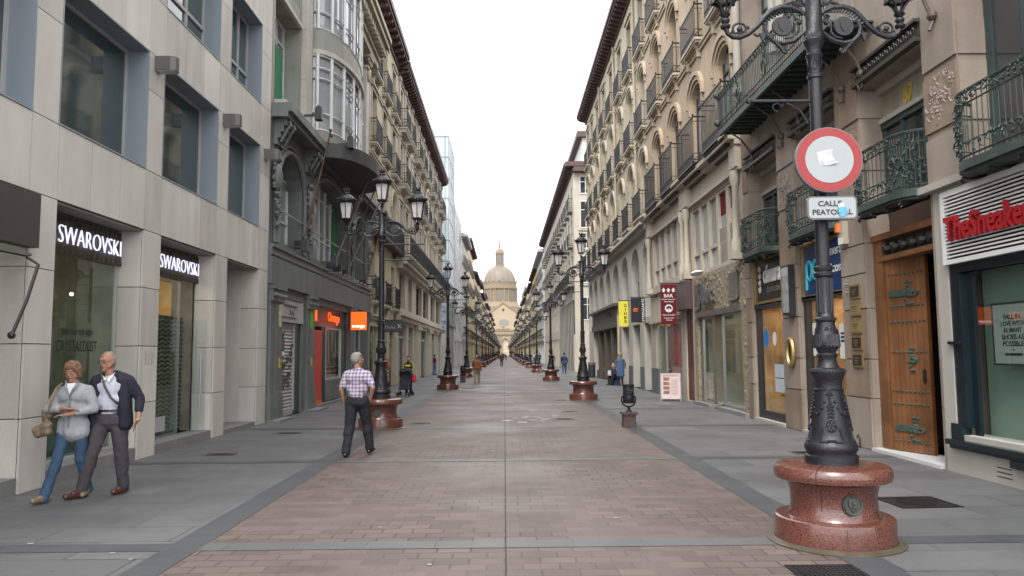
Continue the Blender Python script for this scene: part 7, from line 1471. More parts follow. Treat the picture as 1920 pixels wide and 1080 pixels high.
# ================================================================ LITTER BINS
def bin_at(x, y, lb):
    o = empty('litter_bin', (x, y, 0), 0, lb, 'litter bin', 'iron litter bins on granite pedestals')
    k = MB()
    for (w_, z0, z1) in ((0.145, 0, 0.11), (0.135, 0.11, 0.27), (0.15, 0.27, 0.285), (0.175, 0.285, 0.33)): k.box(-w_, w_, -w_, w_, z0, z1)
    k.build('pedestal', M_DBASE, o)
    k = MB(); k.lathe([(0.08, 0.33), (0.07, 0.35), (0.03, 0.38), (0.03, 0.43), (0.045, 0.45)], 14); k.tube([(0.155*math.sin(a), 0, 0.60-0.155*math.cos(a)) for a in [(-1.75+i*0.25) for i in range(15)]], 0.018, 6); k.build('yoke', M_IRON, o, smooth=True)
    k = MB(); k.lathe([(0.06, 0.52), (0.11, 0.525), (0.125, 0.55), (0.128, 0.68), (0.122, 0.72), (0.128, 0.74), (0.12, 0.76), (0.122, 0.90), (0.132, 0.91), (0.132, 0.935), (0.115, 0.935), (0.11, 0.80)], 22, cap=False)
    k.tube([(0.128*math.cos(a), 0.128*math.sin(a), 0.85-0.06*math.sin((a-4)*2.2)) for a in [4+0.2*i for i in range(8)]], 0.012, 5); k.tube([(0.128*math.cos(a), 0.128*math.sin(a), 0.80-0.05*math.sin((a-4)*2.2)) for a in [4+0.2*i for i in range(8)]], 0.010, 5)
    for sx in (-1, 1): k.tube([(sx*0.12, 0, 0.66), (sx*0.165, 0, 0.66)], 0.025, 6)
    k.ball((0.0, -0.128, 0.63), 0.045, 8, 5, (1, 0.3, 1.2)); k.build('barrel', M_IRON, o, smooth=True)
bin_at(2.74, 16.9, 'nearest black iron litter bin, on a small granite pedestal at the right of the street'); bin_at(-2.40, 43.7, 'distant iron litter bin between the second left lamp and the man in the brown jumper')
o = empty('litter_bin', (5.75, 50.2, 0), 0, 'dark round litter bin by the wall between the roller shutters and the corner', 'litter bin'); k = MB(); k.lathe([(0.22, 0), (0.24, 0.05), (0.24, 0.85), (0.27, 0.87), (0.27, 0.93), (0.2, 1.0)], 18); k.build('barrel', mat('dark_bin', (0.04, 0.045, 0.05), 0.5), o, smooth=True); k = MB(); k.lathe([(0.275, 0.87), (0.275, 0.9)], 18); k.build('rim', M_LGREY, o)

# ================================================================ PEOPLE
SKIN = mat('skin', (0.50, 0.27, 0.18), 0.55, 0.08, 8, spec=0.4); SKIN2 = mat('tanned_skin', (0.40, 0.20, 0.13), 0.55, 0.08, 8)
LIP = mat('lips', (0.30, 0.09, 0.08), 0.5); EYE = mat('eye_white', (0.5, 0.46, 0.43), 0.3); IRIS = mat('dark_iris', (0.03, 0.02, 0.015), 0.3)
def V(*a): return Vector(a)
def person(label, loc, rz, H=1.70, J={}, cloth={}, vox=0.011, hair=None, hstyle='short', skin=None, group=None, fat=1.0, head_yaw=0.0, head_pitch=0.0, fingers=True, glasses=False, female=False):
    """facing -y in local space (towards the viewer when rz = 0); x to the viewer's right"""
    f = H/1.70; skin = skin or SKIN
    j = dict(pelvis=V(0, 0, 0.95), chest=V(0, 0.0, 1.28), neck=V(0, 0.0, 1.45), head=V(0, -0.015, 1.585),
             hipL=V(-0.095, 0, 0.90), hipR=V(0.095, 0, 0.90), kneeL=V(-0.10, -0.01, 0.50), kneeR=V(0.10, -0.01, 0.50), ankL=V(-0.10, 0.02, 0.09), ankR=V(0.10, 0.02, 0.09), toeL=V(-0.11, -0.15, 0.035), toeR=V(0.11, -0.15, 0.035),
             shL=V(-0.178, 0, 1.355), shR=V(0.178, 0, 1.355), elL=V(-0.225, 0.02, 1.10), elR=V(0.225, 0.02, 1.10), wrL=V(-0.22, -0.05, 0.86), wrR=V(0.22, -0.05, 0.86), haL=None, haR=None)
    for k_, v_ in J.items(): j[k_] = V(*v_)
    for s in 'LR':
        if j['ha'+s] is None: d = (j['wr'+s]-j['el'+s]).normalized(); j['ha'+s] = j['wr'+s]+d*0.09
    for k_ in j: j[k_] = j[k_]*f
    o = empty('person', loc, rz, label, 'person', group)
    def torso(mb, e, tuck=False):    # e = cloth thickness
        pv, ch, nk = j['pelvis'], j['chest'], j['neck']; w_ = 1.0 if not female else 0.92
        if not tuck: mb.cap(pv+V(-0.075, 0, -0.02)*f, pv+V(0.075, 0, -0.02)*f, (0.112+e)*fat*f, (0.112+e)*fat*f)
        mid = (pv+ch)/2 + V(0, -0.012*fat, 0)*f
        mb.cap(mid+V(-0.062, 0, 0)*f, mid+V(0.062, 0, 0)*f, (0.108+e)*fat*f, (0.108+e)*fat*f)
        mb.cap(pv+(V(0, 0, 0.07)*f if tuck else V(0, 0, 0)), mid, 0.12*fat*f+e, 0.12*fat*f+e); mb.cap(mid, ch, 0.12*fat*f+e, 0.118*f+e)
        mb.cap(ch+V(-0.085*w_, 0, 0)*f, ch+V(0.085*w_, 0, 0)*f, (0.112+e)*f, (0.112+e)*f)
        if female: mb.cap(ch+V(-0.07, -0.07, -0.01)*f, ch+V(0.07, -0.07, -0.01)*f, (0.062+e)*f, (0.062+e)*f)
        [mb.cap(j['sh'+s]+V(0, 0, -0.01)*f, nk+V(0, 0.01, -0.045)*f, (0.046+e)*f, (0.050+e)*f) for s in 'LR']; mb.cap(ch, (j['shL']+j['shR'])/2, (0.10+e)*f, (0.078+e)*f)
        for s in 'LR': mb.cap(ch+(V(-0.06, 0, 0.03) if s == 'L' else V(0.06, 0, 0.03))*f, j['sh'+s], (0.085+e)*f, (0.048+e)*f)
    def arm(mb, s, e, t=1.0):
        S_, E_, W_ = j['sh'+s], j['el'+s], j['wr'+s]; mb.cap(S_, S_+(E_-S_)*min(1, t*2 if t < 0.5 else 1), (0.047+e)*f, (0.040+e)*f)
        if t > 0.5: q = (t-0.5)*2; mb.cap(E_, E_+(W_-E_)*q, (0.041+e)*f, (0.041-(0.014*q)+e*0.8)*f)
    def leg(mb, s, e, t=1.0):
        A, B, D = j['hip'+s], j['knee'+s], j['ank'+s]; mb.cap(A, B, (0.082*fat**0.5+e)*f, (0.054+e)*f)
        if t > 0.5: mb.cap(B, B+(D-B)*((t-0.5)*2), (0.052+e)*f, (0.037+e*1.15)*f); m_ = B+(D-B)*0.3+V(0, 0.015, 0)*f; mb.cap(B, m_, (0.05+e)*f, (0.052+e)*f)
    # body: one continuous skin
    b_ = MB(); torso(b_, -0.012)
    for s in 'LR': arm(b_, s, -0.004 if cloth.get('sleeve', 1) >= 1 else 0.0); leg(b_, s, -0.008)
    hd = j['head']; hm = Matrix.Rotation(head_yaw, 3, 'Z') @ Matrix.Rotation(head_pitch, 3, 'X')
    h = lambda x, y, z: hd + (hm @ V(x, y, z))*f
    b_.cap(j['neck']-V(0, 0, 0.05)*f, hd-V(0, -0.012, 0.04)*f, 0.056*f, 0.05*f)
    b_.cap(h(0, 0.015, 0.035), h(0, 0.0, 0.0), 0.082*f, 0.076*f); b_.cap(h(0, 0.03, 0.025), h(0, 0.02, 0.0), 0.082*f, 0.07*f); b_.cap(h(0, -0.015, -0.02), h(0, -0.035, -0.075), 0.062*f, 0.036*f)
    b_.cap(h(-0.03, -0.01, -0.04), h(0.03, -0.01, -0.04), 0.045*f, 0.045*f); b_.cap(h(0, -0.072, 0.022), h(0, -0.094, -0.020), 0.008*f, 0.014*f); b_.ball(tuple(h(0, -0.086, -0.024)), 0.016*f, 8, 5)
    b_.cap(h(-0.028, -0.068, 0.034), h(0.028, -0.068, 0.034), 0.012*f, 0.012*f); b_.ball(tuple(h(0, -0.058, -0.098)), 0.020*f, 8, 5); b_.cap(h(-0.016, -0.074, -0.055), h(0.016, -0.074, -0.055), 0.011*f, 0.011*f)
    for sx in (-1, 1): b_.ball(tuple(h(sx*0.080, 0.018, -0.005)), 0.027*f, 8, 5, (0.35, 0.7, 1.15))
    for s in 'LR':
        W_, P_ = j['wr'+s], j['ha'+s]; d = (P_-W_).normalized(); sd = V(0, -1, 0) - d*V(0, -1, 0).dot(d)
        if sd.length < 0.2: sd = V(1, 0, 0) - d*d.x
        sd.normalize(); nrm = d.cross(sd)
        if fingers:
            for q in (-1.2, -0.4, 0.4, 1.2): b_.cap(W_+sd*0.014*q*f, W_+d*0.075*f+sd*0.019*q*f, 0.015*f, 0.0135*f, 8)
            for q, ln in ((-1.25, 0.055), (-0.42, 0.068), (0.42, 0.072), (1.25, 0.064)):
                a0 = W_+d*0.085*f+sd*0.021*q*f; cu = nrm*(1 if s == 'L' else -1)*0.35; a1 = a0+(d+cu*0.4).normalized()*ln*0.55*f; b_.cap(a0, a1, 0.0098*f, 0.009*f, 7); b_.cap(a1, a1+(d+cu*1.6).normalized()*ln*0.5*f, 0.009*f, 0.008*f, 7)
            a0 = W_+d*0.03*f+sd*0.026*f; a1 = a0+(d*0.7+sd*0.75).normalized()*0.042*f; b_.cap(a0, a1, 0.013*f, 0.0105*f, 7); b_.cap(a1, a1+(d+sd*0.25).normalized()*0.03*f, 0.0105*f, 0.009*f, 7)
        else: b_.cap(W_, P_, 0.027*f, 0.022*f, 8); b_.cap(P_, P_+d*0.05*f, 0.022*f, 0.012*f, 8)
    link('body', solidify_eval(b_, vox, 3), o, m=skin)
    # face details
    if vox < 0.02:
        k = MB(); [k.ball(tuple(h(sx*0.030, -0.077, 0.008)), 0.011*f, 8, 5, (1.2, 0.6, 0.6)) for sx in (-1, 1)]; k.build('eyes', EYE, o, smooth=True); k = MB(); [k.ball(tuple(h(sx*0.030, -0.0835, 0.007)), 0.0055*f, 6, 4, (1, 0.5, 1)) for sx in (-1, 1)]; k.build('irises', IRIS, o)
        k = MB(); k.cap(h(-0.020, -0.0835, -0.054), h(0.020, -0.0835, -0.054), 0.0055*f, 0.0055*f, 8); k.build('lips', LIP, o, smooth=True)
        k = MB(); [k.cap(h(sx*0.016, -0.0845, 0.028), h(sx*0.045, -0.076, 0.030), 0.004*f, 0.003*f, 6) for sx in (-1, 1)]; k.build('eyebrows', hair or IRIS, o)
    if glasses:
        k = MB()
        for sx in (-1, 1): k.tube([tuple(h(sx*0.033+0.022*math.cos(t*0.63), -0.096, 0.003+0.015*math.sin(t*0.63))) for t in range(10)], 0.0022*f, 4, True); k.tube([tuple(h(sx*0.055, -0.096, 0.008)), tuple(h(sx*0.078, 0.01, 0.012))], 0.0022*f, 4)
        k.tube([tuple(h(-0.011, -0.096, 0.006)), tuple(h(0.011, -0.096, 0.006))], 0.0022*f, 4); k.build('glasses', M_BLACK, o)
    # hair
    if hair and hstyle != 'none':
        k = MB()
        if hstyle == 'short': k.cap(h(0, 0.03, 0.050), h(0, 0.045, 0.015), 0.087*f, 0.082*f); k.cap(h(-0.02, 0.0, 0.072), h(0.02, 0.0, 0.072), 0.058*f, 0.058*f); k.cap(h(0, 0.055, 0.0), h(0, 0.05, -0.04), 0.06*f, 0.05*f); [k.cap(h(sx*0.06, 0.03, 0.02), h(sx*0.062, 0.045, -0.025), 0.034*f, 0.024*f) for sx in (-1, 1)]
        elif hstyle == 'balding': k.cap(h(0, 0.052, 0.035), h(0, 0.055, -0.03), 0.072*f, 0.06*f); [k.cap(h(sx*0.062, 0.025, 0.035), h(sx*0.062, 0.048, -0.02), 0.030*f, 0.026*f) for sx in (-1, 1)]; k.cap(h(-0.03, 0.025, 0.085), h(0.03, 0.025, 0.085), 0.040*f, 0.040*f)
        elif hstyle == 'bob':
            k.cap(h(0, 0.02, 0.055), h(0, 0.05, 0.01), 0.098*f, 0.092*f); k.cap(h(-0.035, -0.022, 0.088), h(0.04, -0.015, 0.088), 0.046*f, 0.046*f); k.cap(h(0, 0.06, 0.0), h(0, 0.06, -0.06), 0.082*f, 0.06*f)
            for sx in (-1, 1): k.cap(h(sx*0.070, -0.005, 0.035), h(sx*0.080, 0.012, -0.055), 0.040*f, 0.036*f); k.cap(h(sx*0.080, 0.012, -0.055), h(sx*0.062, 0.005, -0.085), 0.034*f, 0.022*f); k.cap(h(sx*0.045, -0.050, 0.075), h(sx*0.074, -0.035, 0.02), 0.024*f, 0.020*f)
        link('hair', solidify_eval(k, max(0.009, vox), 2, 0.007 if vox < 0.012 else 0), o, m=hair)
    # clothes
    top = cloth.get('top')
    if top:
        k = MB(); torso(k, 0.014, not cloth.get('untucked') and not cloth.get('hem')); hem = cloth.get('hem', 0.0)
        if hem: pv = j['pelvis']; k.cap(pv+V(-0.07, 0, -0.02)*f, pv+V(-0.075, 0, -hem)*f, 0.124*f*fat, 0.126*f*fat); k.cap(pv+V(0.07, 0, -0.02)*f, pv+V(0.075, 0, -hem)*f, 0.124*f*fat, 0.126*f*fat); k.cap(pv+V(0, -0.02, -0.02)*f, pv+V(0, -0.03, -hem)*f, 0.135*f*fat, 0.135*f*fat)
        sl = cloth.get('sleeve', 1.0)
        for s in 'LR':
            if sl > 0: arm(k, s, 0.016 if sl >= 0.9 else 0.020, min(sl, 0.97))
        link(cloth.get('topname', 'shirt'), solidify_eval(k, max(0.012, vox), 4, 0.011 if vox < 0.012 else 0.0), o, m=top)
    if cloth.get('legs'):
        k = MB(); pv = j['pelvis']; e = cloth.get('legw', 0.018)
        k.cap(pv+V(-0.072, 0, -0.055)*f, pv+V(0.072, 0, -0.055)*f, (0.124 if not cloth.get('hem') else 0.108)*f*fat, (0.124 if not cloth.get('hem') else 0.108)*f*fat); k.cap(pv, pv+V(0, 0, -0.01)*f, (0.126 if not cloth.get('hem') else 0.10)*f*fat, (0.124 if not cloth.get('hem') else 0.10)*f*fat)
        for s in 'LR': leg(k, s, e, 0.99 if not cloth.get('shorts') else 0.6); a, an = j['knee'+s], j['ank'+s]; (k.cap(a+(an-a)*0.6, an+(an-a).normalized()*0.03*f, (0.05+e)*f, (0.052+e)*f) if cloth.get('wide') else None)
        link(cloth.get('legname', 'trousers'), solidify_eval(k, max(0.012, vox), 4, 0.011 if vox < 0.012 else 0.0), o, m=cloth['legs'])
    for s in 'LR':
        k = MB(); A, T = j['ank'+s], j['toe'+s]; d = (T-A); hd_ = V(d.x, d.y, 0).normalized(); heel = A - hd_*0.045*f + V(0, 0, -0.045)*f; k.cap(heel, T+V(0, 0, 0.008)*f, 0.040*f, 0.036*f, 10); k.cap(A+V(0, 0, -0.03)*f, (A+T)/2+V(0, 0, 0.005)*f, 0.044*f, 0.038*f)
        link('shoe', solidify_eval(k, max(0.010, vox), 3), o, m=cloth.get('shoe', M_BLACK))
    return o, j, h
# checked shirt material
def check_mat():
    m = mat('checked_shirt', (0.52, 0.47, 0.55), 0.8, 0.05); n = m.node_tree.nodes; l = m.node_tree.links; p = n['Principled BSDF']; src = p.inputs['Base Color'].links[0].from_socket
    tc = n.new('ShaderNodeTexCoord'); sp = n.new('ShaderNodeSeparateXYZ'); l.new(tc.outputs['Object'], sp.inputs[0]); outs = []
    for ax in ('X', 'Z'):
        a = n.new('ShaderNodeMath'); a.operation = 'MULTIPLY'; a.inputs[1].default_value = 17; l.new(sp.outputs[ax], a.inputs[0]); f_ = n.new('ShaderNodeMath'); f_.operation = 'FRACT'; l.new(a.outputs[0], f_.inputs[0])
        g_ = n.new('ShaderNodeMath'); g_.operation = 'GREATER_THAN'; g_.inputs[1].default_value = 0.55; l.new(f_.outputs[0], g_.inputs[0]); outs.append(g_.outputs[0])
    s_ = n.new('ShaderNodeMath'); s_.operation = 'ADD'; l.new(outs[0], s_.inputs[0]); l.new(outs[1], s_.inputs[1]); h_ = n.new('ShaderNodeMath'); h_.operation = 'MULTIPLY'; h_.inputs[1].default_value = 0.46; l.new(s_.outputs[0], h_.inputs[0])
    mx_ = n.new('ShaderNodeMix'); mx_.data_type = 'RGBA'; l.new(h_.outputs[0], mx_.inputs[0]); l.new(src, mx_.inputs[6]); mx_.inputs[7].default_value = (0.10, 0.055, 0.13, 1); l.new(mx_.outputs[2], p.inputs['Base Color'])
    return m
CH = check_mat()
GREYH = mat('grey_hair', (0.27, 0.255, 0.23), 0.7, 0.3, 60, 0.4, 120); AUB = mat('auburn_hair', (0.20, 0.10, 0.045), 0.55, 0.35, 25, 0.5, 90); DARKH = mat('dark_hair', (0.03, 0.02, 0.015), 0.6, 0.3, 40)
def cl(n_, c_, r_=0.85): return mat(n_, c_, r_, 0.14, 7, 0.25, 26)
NAVY = cl('navy_cloth', (0.012, 0.013, 0.028)); CHAR = cl('charcoal_trousers', (0.06, 0.052, 0.058)); JEAN = cl('blue_denim', (0.035, 0.075, 0.14)); CARD = cl('grey_cardigan', (0.34, 0.35, 0.37)); PSHIRT = cl('pale_striped_shirt', (0.55, 0.55, 0.64)); BLK = cl('black_trousers', (0.010, 0.011, 0.016))
BROWNSH = mat('brown_leather', (0.09, 0.03, 0.025), 0.35, 0.2, 8); TAN = mat('tan_leather', (0.22, 0.16, 0.10), 0.5, 0.2, 8, 0.2, 20)
# woman with folded arms, striding
wo, j, h = person('woman with auburn bob in grey cardigan and jeans, arms folded, beside the older man', (-5.03, 8.98, 0), R(8), 1.585,
    dict(hipL=(-0.09, 0.0, 0.90), hipR=(0.09, 0, 0.90), kneeL=(-0.125, -0.11, 0.51), kneeR=(0.09, 0.02, 0.49), ankL=(-0.22, -0.19, 0.085), ankR=(0.12, 0.20, 0.12), toeL=(-0.28, -0.35, 0.05), toeR=(0.12, 0.05, 0.04),
         elL=(-0.27, -0.06, 1.12), elR=(0.26, -0.06, 1.12), wrL=(-0.02, -0.20, 1.13), wrR=(0.0, -0.22, 1.06), haL=(0.07, -0.20, 1.13), haR=(-0.09, -0.20, 1.05), head=(-0.02, -0.05, 1.575), neck=(-0.0, -0.01, 1.45), shL=(-0.160, 0, 1.345), shR=(0.160, 0, 1.345)),
    dict(top=CARD, sleeve=0.80, hem=0.12, topname='cardigan', legs=JEAN, wide=True, legw=0.012, untucked=True, shoe=TAN), 0.0085, AUB, 'bob', SKIN2, head_yaw=-0.12, head_pitch=0.20, female=True, fat=0.93)
k = MB(); k.add([tuple(Vector(p)*0.932) for p in ((-0.055, -0.137, 1.395), (0.055, -0.137, 1.395), (0.075, -0.10, 1.44), (0.0, -0.158, 1.29), (-0.075, -0.10, 1.44))], [(0, 3, 1), (4, 0, 1, 2)]); k.build('white_top', M_WHITE, wo)
k = MB(); k.tube([tuple(Vector(p)*0.932) for p in ((-0.075, -0.085, 1.47), (-0.03, -0.15, 1.36), (0.0, -0.172, 1.28), (0.0, -0.165, 1.16), (0.0, -0.158, 0.9))], 0.009, 5); k.tube([tuple(Vector(p)*0.932) for p in ((0.075, -0.085, 1.47), (0.03, -0.15, 1.36), (0.0, -0.172, 1.28))], 0.009, 5); k.build('cardigan_edge', cl('cardigan_trim', (0.24, 0.24, 0.255)), wo)
hb = empty('handbag', (-5.03, 8.98, 0), R(8), 'taupe leather handbag hanging from the woman\'s shoulder', 'handbag')
k = MB(); k.cap((-0.31, -0.02, 0.93), (-0.24, -0.06, 0.97), 0.035, 0.035, fl=1); k.cap((-0.38, -0.02, 0.80), (-0.25, -0.06, 0.86), 0.055, 0.055); k.cap((-0.36, -0.02, 0.76), (-0.25, -0.06, 0.79), 0.055, 0.05); link('bag_body', solidify_eval(k, 0.012, 6, 0.012), hb, m=TAN)
k = MB(); k.tube([(-0.22, -0.12, 1.02), (-0.20, -0.145, 1.12), (-0.165, -0.11, 1.27), (-0.13, -0.04, 1.335), (-0.13, 0.06, 1.28), (-0.25, 0.06, 1.0)], 0.014, 6); k.tube([(-0.32, -0.04, 0.93), (-0.31, -0.08, 1.03), (-0.25, -0.07, 0.96)], 0.010, 6); k.build('strap', TAN, hb, smooth=True)
# man in navy jacket
mo, j, h = person('older grey-haired man in glasses, open navy jacket and pale shirt, walking beside the woman', (-4.72, 9.22, 0), R(8), 1.70,
    dict(kneeL=(-0.16, -0.12, 0.51), kneeR=(0.12, 0.02, 0.49), ankL=(-0.26, -0.10, 0.085), ankR=(0.12, 0.14, 0.09), toeL=(-0.36, -0.27, 0.04), toeR=(0.06, 0.0, 0.035),
         elR=(0.315, 0.02, 1.14), wrR=(0.335, -0.09, 0.90), haR=(0.31, -0.13, 0.83), elL=(-0.27, -0.02, 1.12), wrL=(-0.26, -0.16, 1.0), head=(-0.05, -0.05, 1.585), neck=(-0.02, -0.01, 1.455), shR=(0.185, 0.01, 1.36), shL=(-0.180, 0, 1.36)),
    dict(top=PSHIRT, sleeve=0.0, legs=CHAR, legw=0.028, shoe=BROWNSH), 0.0085, GREYH, 'balding', SKIN2, head_yaw=-0.40, head_pitch=0.08, glasses=True, fat=1.10)
# jacket: open shell over the back and the two fronts
k = MB(); e = 0.034; 
k.cap((-0.09, 0.045, 1.28), (0.09, 0.045, 1.28), 0.125, 0.125); k.cap((-0.08, 0.05, 1.08), (0.08, 0.05, 1.08), 0.125, 0.125); k.cap((-0.09, 0.05, 0.86), (0.09, 0.05, 0.86), 0.12, 0.12)
k.cap((-0.17, 0.01, 1.355), (-0.03, 0.02, 1.41), 0.074, 0.078); k.cap((0.175, 0.01, 1.355), (0.03, 0.02, 1.41), 0.074, 0.078)
for sx in (-1, 1):
    x = sx*0.158; k.cap((sx*0.135, -0.035, 1.34), (sx*0.155, -0.055, 1.08), 0.075, 0.082); k.cap((sx*0.155, -0.055, 1.08), (sx*0.165, -0.05, 0.84), 0.082, 0.080); k.cap((sx*0.10, 0.03, 1.30), (sx*0.13, 0.04, 0.84), 0.11, 0.11); k.cap((sx*0.07, -0.0, 1.45), (sx*0.105, -0.085, 1.36), 0.03, 0.035)
jt = dict(shR=V(0.185, 0.01, 1.36), elR=V(0.315, 0.02, 1.14), wrR=V(0.335, -0.09, 0.90), shL=V(-0.18, 0, 1.36), elL=V(-0.27, -0.02, 1.12), wrL=V(-0.26, -0.16, 1.0))
for s in 'LR': a, c, d = jt['sh'+s], jt['el'+s], jt['wr'+s]; k.cap(a, c, 0.070, 0.060); k.cap(c, c+(d-c)*0.55, 0.060, 0.053)
link('jacket', solidify_eval(k, 0.010, 4, 0.007), mo, m=NAVY)
k = MB(); k.add([(-0.10, -0.07, 1.44), (-0.02, -0.125, 1.38), (-0.07, -0.15, 1.35), (-0.02, -0.125, 1.38), (0.055, -0.075, 1.46), (0.01, -0.15, 1.34)], [(0, 1, 2), (3, 4, 5)]); k.build('collar', M_WHITE, mo)
k = MB(); k.tube([(-0.085, -0.115, 1.43), (-0.03, -0.158, 1.30), (0.05, -0.168, 1.16), (0.11, -0.150, 1.10)], 0.013, 5); k.tube([(0.10, -0.155, 1.11), (0.13, -0.15, 1.09)], 0.02, 5); k.build('shoulder_strap', M_BLACK, mo)
k = MB(); k.tube([(0.335+0.034*math.cos(t*0.6), -0.095+0.034*math.sin(t*0.6), 0.895+0.006*math.cos(t*0.6)) for t in range(10)], 0.007, 5, True); k.build('wrist_watch', mat('gold_watch', (0.7, 0.55, 0.25), 0.3, metal=0.5), mo)
k = MB(); k.lathe([(0.125, 0.992), (0.125, 1.02)], 20, (0, -0.01, 0), 1.38, 1.08); k.build('belt', M_BLACK, mo)
# man in checked shirt seen from behind
co, j, h = person('grey-haired man in a purple checked short-sleeved shirt and black trousers, walking away', (-2.42, 12.55, 0), R(180-8), 1.67,
    dict(kneeL=(-0.13, -0.14, 0.52), kneeR=(0.11, 0.04, 0.49), ankL=(-0.16, -0.20, 0.10), ankR=(0.12, 0.19, 0.09), toeL=(-0.17, -0.36, 0.06), toeR=(0.13, 0.03, 0.035),
         elR=(0.26, 0.05, 1.10), wrR=(0.24, -0.04, 0.87), haR=(0.22, -0.07, 0.79), elL=(-0.29, 0.07, 1.13), wrL=(-0.22, -0.02, 0.93), haL=(-0.18, -0.07, 0.86), shR=(0.180, 0, 1.35), shL=(-0.180, 0, 1.345)),
    dict(top=CH, sleeve=0.40, legs=BLK, legw=0.034, shoe=mat('black_shoe', (0.012, 0.012, 0.014), 0.25)), 0.0085, GREYH, 'short', SKIN2, head_yaw=-0.95, fat=1.08)
# man pushing a stroller
VB = cl('black_yellow_top', (0.03, 0.025, 0.03)); YS = cl('yellow_sleeve', (0.36, 0.36, 0.08))
so_, j, h = person('dark-haired bearded man in a black and yellow top pushing a stroller towards the camera', (-3.86, 30.6, 0), R(-4), 1.56,
    dict(elL=(-0.25, -0.04, 1.12), elR=(0.25, -0.04, 1.12), wrL=(-0.16, -0.24, 1.02), wrR=(0.16, -0.24, 1.02), ankL=(-0.1, 0.12, 0.1), toeL=(-0.1, -0.03, 0.04), kneeL=(-0.1, 0.0, 0.5)), dict(top=VB, sleeve=0.0, legs=BLK), 0.014, DARKH, 'short', fingers=True)
k = MB(); [(k.cap(j['sh'+s], j['el'+s], 0.062, 0.055), k.cap(j['el'+s], j['wr'+s], 0.055, 0.045)) for s in 'LR']; link('yellow_sleeves', solidify_eval(k, 0.014, 3), so_, m=YS)
lettering('sport', 0.20, 0.06, M_YBAN, so_, (0, -0.135, 1.19), 0.006, 0.02) if False else None
k = MB(); k.box(-0.11, 0.11, -0.145, -0.12, 1.15, 1.21); k.build('yellow_print', M_YBAN, so_); k = MB(); k.cap((0, -0.085, 1.36), (0, -0.075, 1.33), 0.04, 0.03); k.build('beard', DARKH, so_)
st_ = empty('stroller', (-3.92, 29.95, 0), R(-4), 'dark navy folding stroller pushed by the man in the black and yellow top', 'stroller')
k = MB(); k.add([(-0.19, -0.10, 0.42), (0.19, -0.10, 0.42), (0.20, 0.12, 0.46), (-0.20, 0.12, 0.46), (-0.21, 0.32, 0.96), (0.21, 0.32, 0.96)], [(0, 1, 2, 3), (3, 2, 5, 4)]); k.cap((-0.16, -0.12, 0.30), (0.16, -0.12, 0.30), 0.05, 0.05); k.box(-0.18, 0.18, -0.16, -0.12, 0.26, 0.44); k.build('seat', cl('navy_fabric', (0.035, 0.035, 0.055)), st_)
k = MB(); pts = [[(0.22*math.cos(math.pi*a/8)*-1, 0.30-0.34*math.sin(u), 0.78+0.28*math.sin(math.pi*a/8)*0.3+0.24*math.cos(u)) for a in range(9)] for u in (0, 0.35, 0.7, 1.05)]
for i in range(3):
    for a in range(8): k.quad(pts[i][a], pts[i][a+1], pts[i+1][a+1], pts[i+1][a])
k.box(-0.215, -0.205, 0.0, 0.3, 0.74, 0.98); k.box(0.205, 0.215, 0.0, 0.3, 0.74, 0.98); k.build('hood', cl('black_fabric', (0.015, 0.015, 0.02)), st_)
k = MB()
for sx in (-1, 1): k.tube([(sx*0.21, 0.42, 1.02), (sx*0.21, 0.10, 0.45), (sx*0.22, -0.24, 0.12)], 0.012, 6); k.tube([(sx*0.22, 0.12, 0.5), (sx*0.24, 0.34, 0.10)], 0.012, 6)
k.tube([(-0.21, 0.42, 1.02), (0.21, 0.42, 1.02)], 0.014, 6); k.tube([(-0.22, -0.24, 0.14), (0.22, -0.24, 0.14)], 0.010, 6); k.build('frame', M_BLACK, st_, smooth=True)
for (x_, y_) in ((-0.23, -0.26), (0.23, -0.26), (-0.25, 0.36), (0.25, 0.36)):
    k = MB()
    for dx_ in (-0.025, 0.025): k.tube([(x_+dx_, y_+0.075*math.cos(t*0.52), 0.088+0.075*math.sin(t*0.52)) for t in range(12)], 0.013, 6, True); k.tube([(x_+dx_-0.005, y_, 0.088), (x_+dx_+0.005, y_, 0.088)], 0.04, 8)
    k.build('wheel', M_BLACK, st_, smooth=True)
k = MB(); k.cap((0.30, 0.36, 0.78), (0.29, 0.34, 0.60), 0.07, 0.09); rb_ = link('shopping_bag', solidify_eval(k, 0.014, 3), None, (-3.92, 29.95, 0), R(-4), cl('red_bag', (0.6, 0.02, 0.06))); tag(rb_, 'bright red bag hanging from the stroller handle', 'bag')
# others
def stand(walk=0.0, lean=0.0): return dict(kneeL=(-0.10, -0.08-walk*0.25, 0.50), ankL=(-0.10, -walk*0.5, 0.09), toeL=(-0.10, -0.16-walk*0.5, 0.04), kneeR=(0.10, -0.02, 0.50), ankR=(0.10, 0.05+walk*0.5, 0.10), toeR=(0.10, -0.10+walk*0.5, 0.04), elL=(-0.25, 0.08*walk*3, 1.11), elR=(0.25, -0.05-0.2*walk, 1.11), wrL=(-0.24, 0.05, 0.87), wrR=(0.23, -0.12-0.2*walk, 0.88))
person('man in a rust brown jumper and khaki trousers walking away up the street', (-1.53, 41.9, 0), R(178), 1.55, stand(0.35), dict(top=cl('rust_jumper', (0.20, 0.075, 0.025)), legs=cl('khaki', (0.26, 0.19, 0.135)), legw=0.028, hem=0.03), 0.016, mat('pale_hair', (0.30, 0.20, 0.15), 0.7), 'balding', fat=1.15, fingers=False)
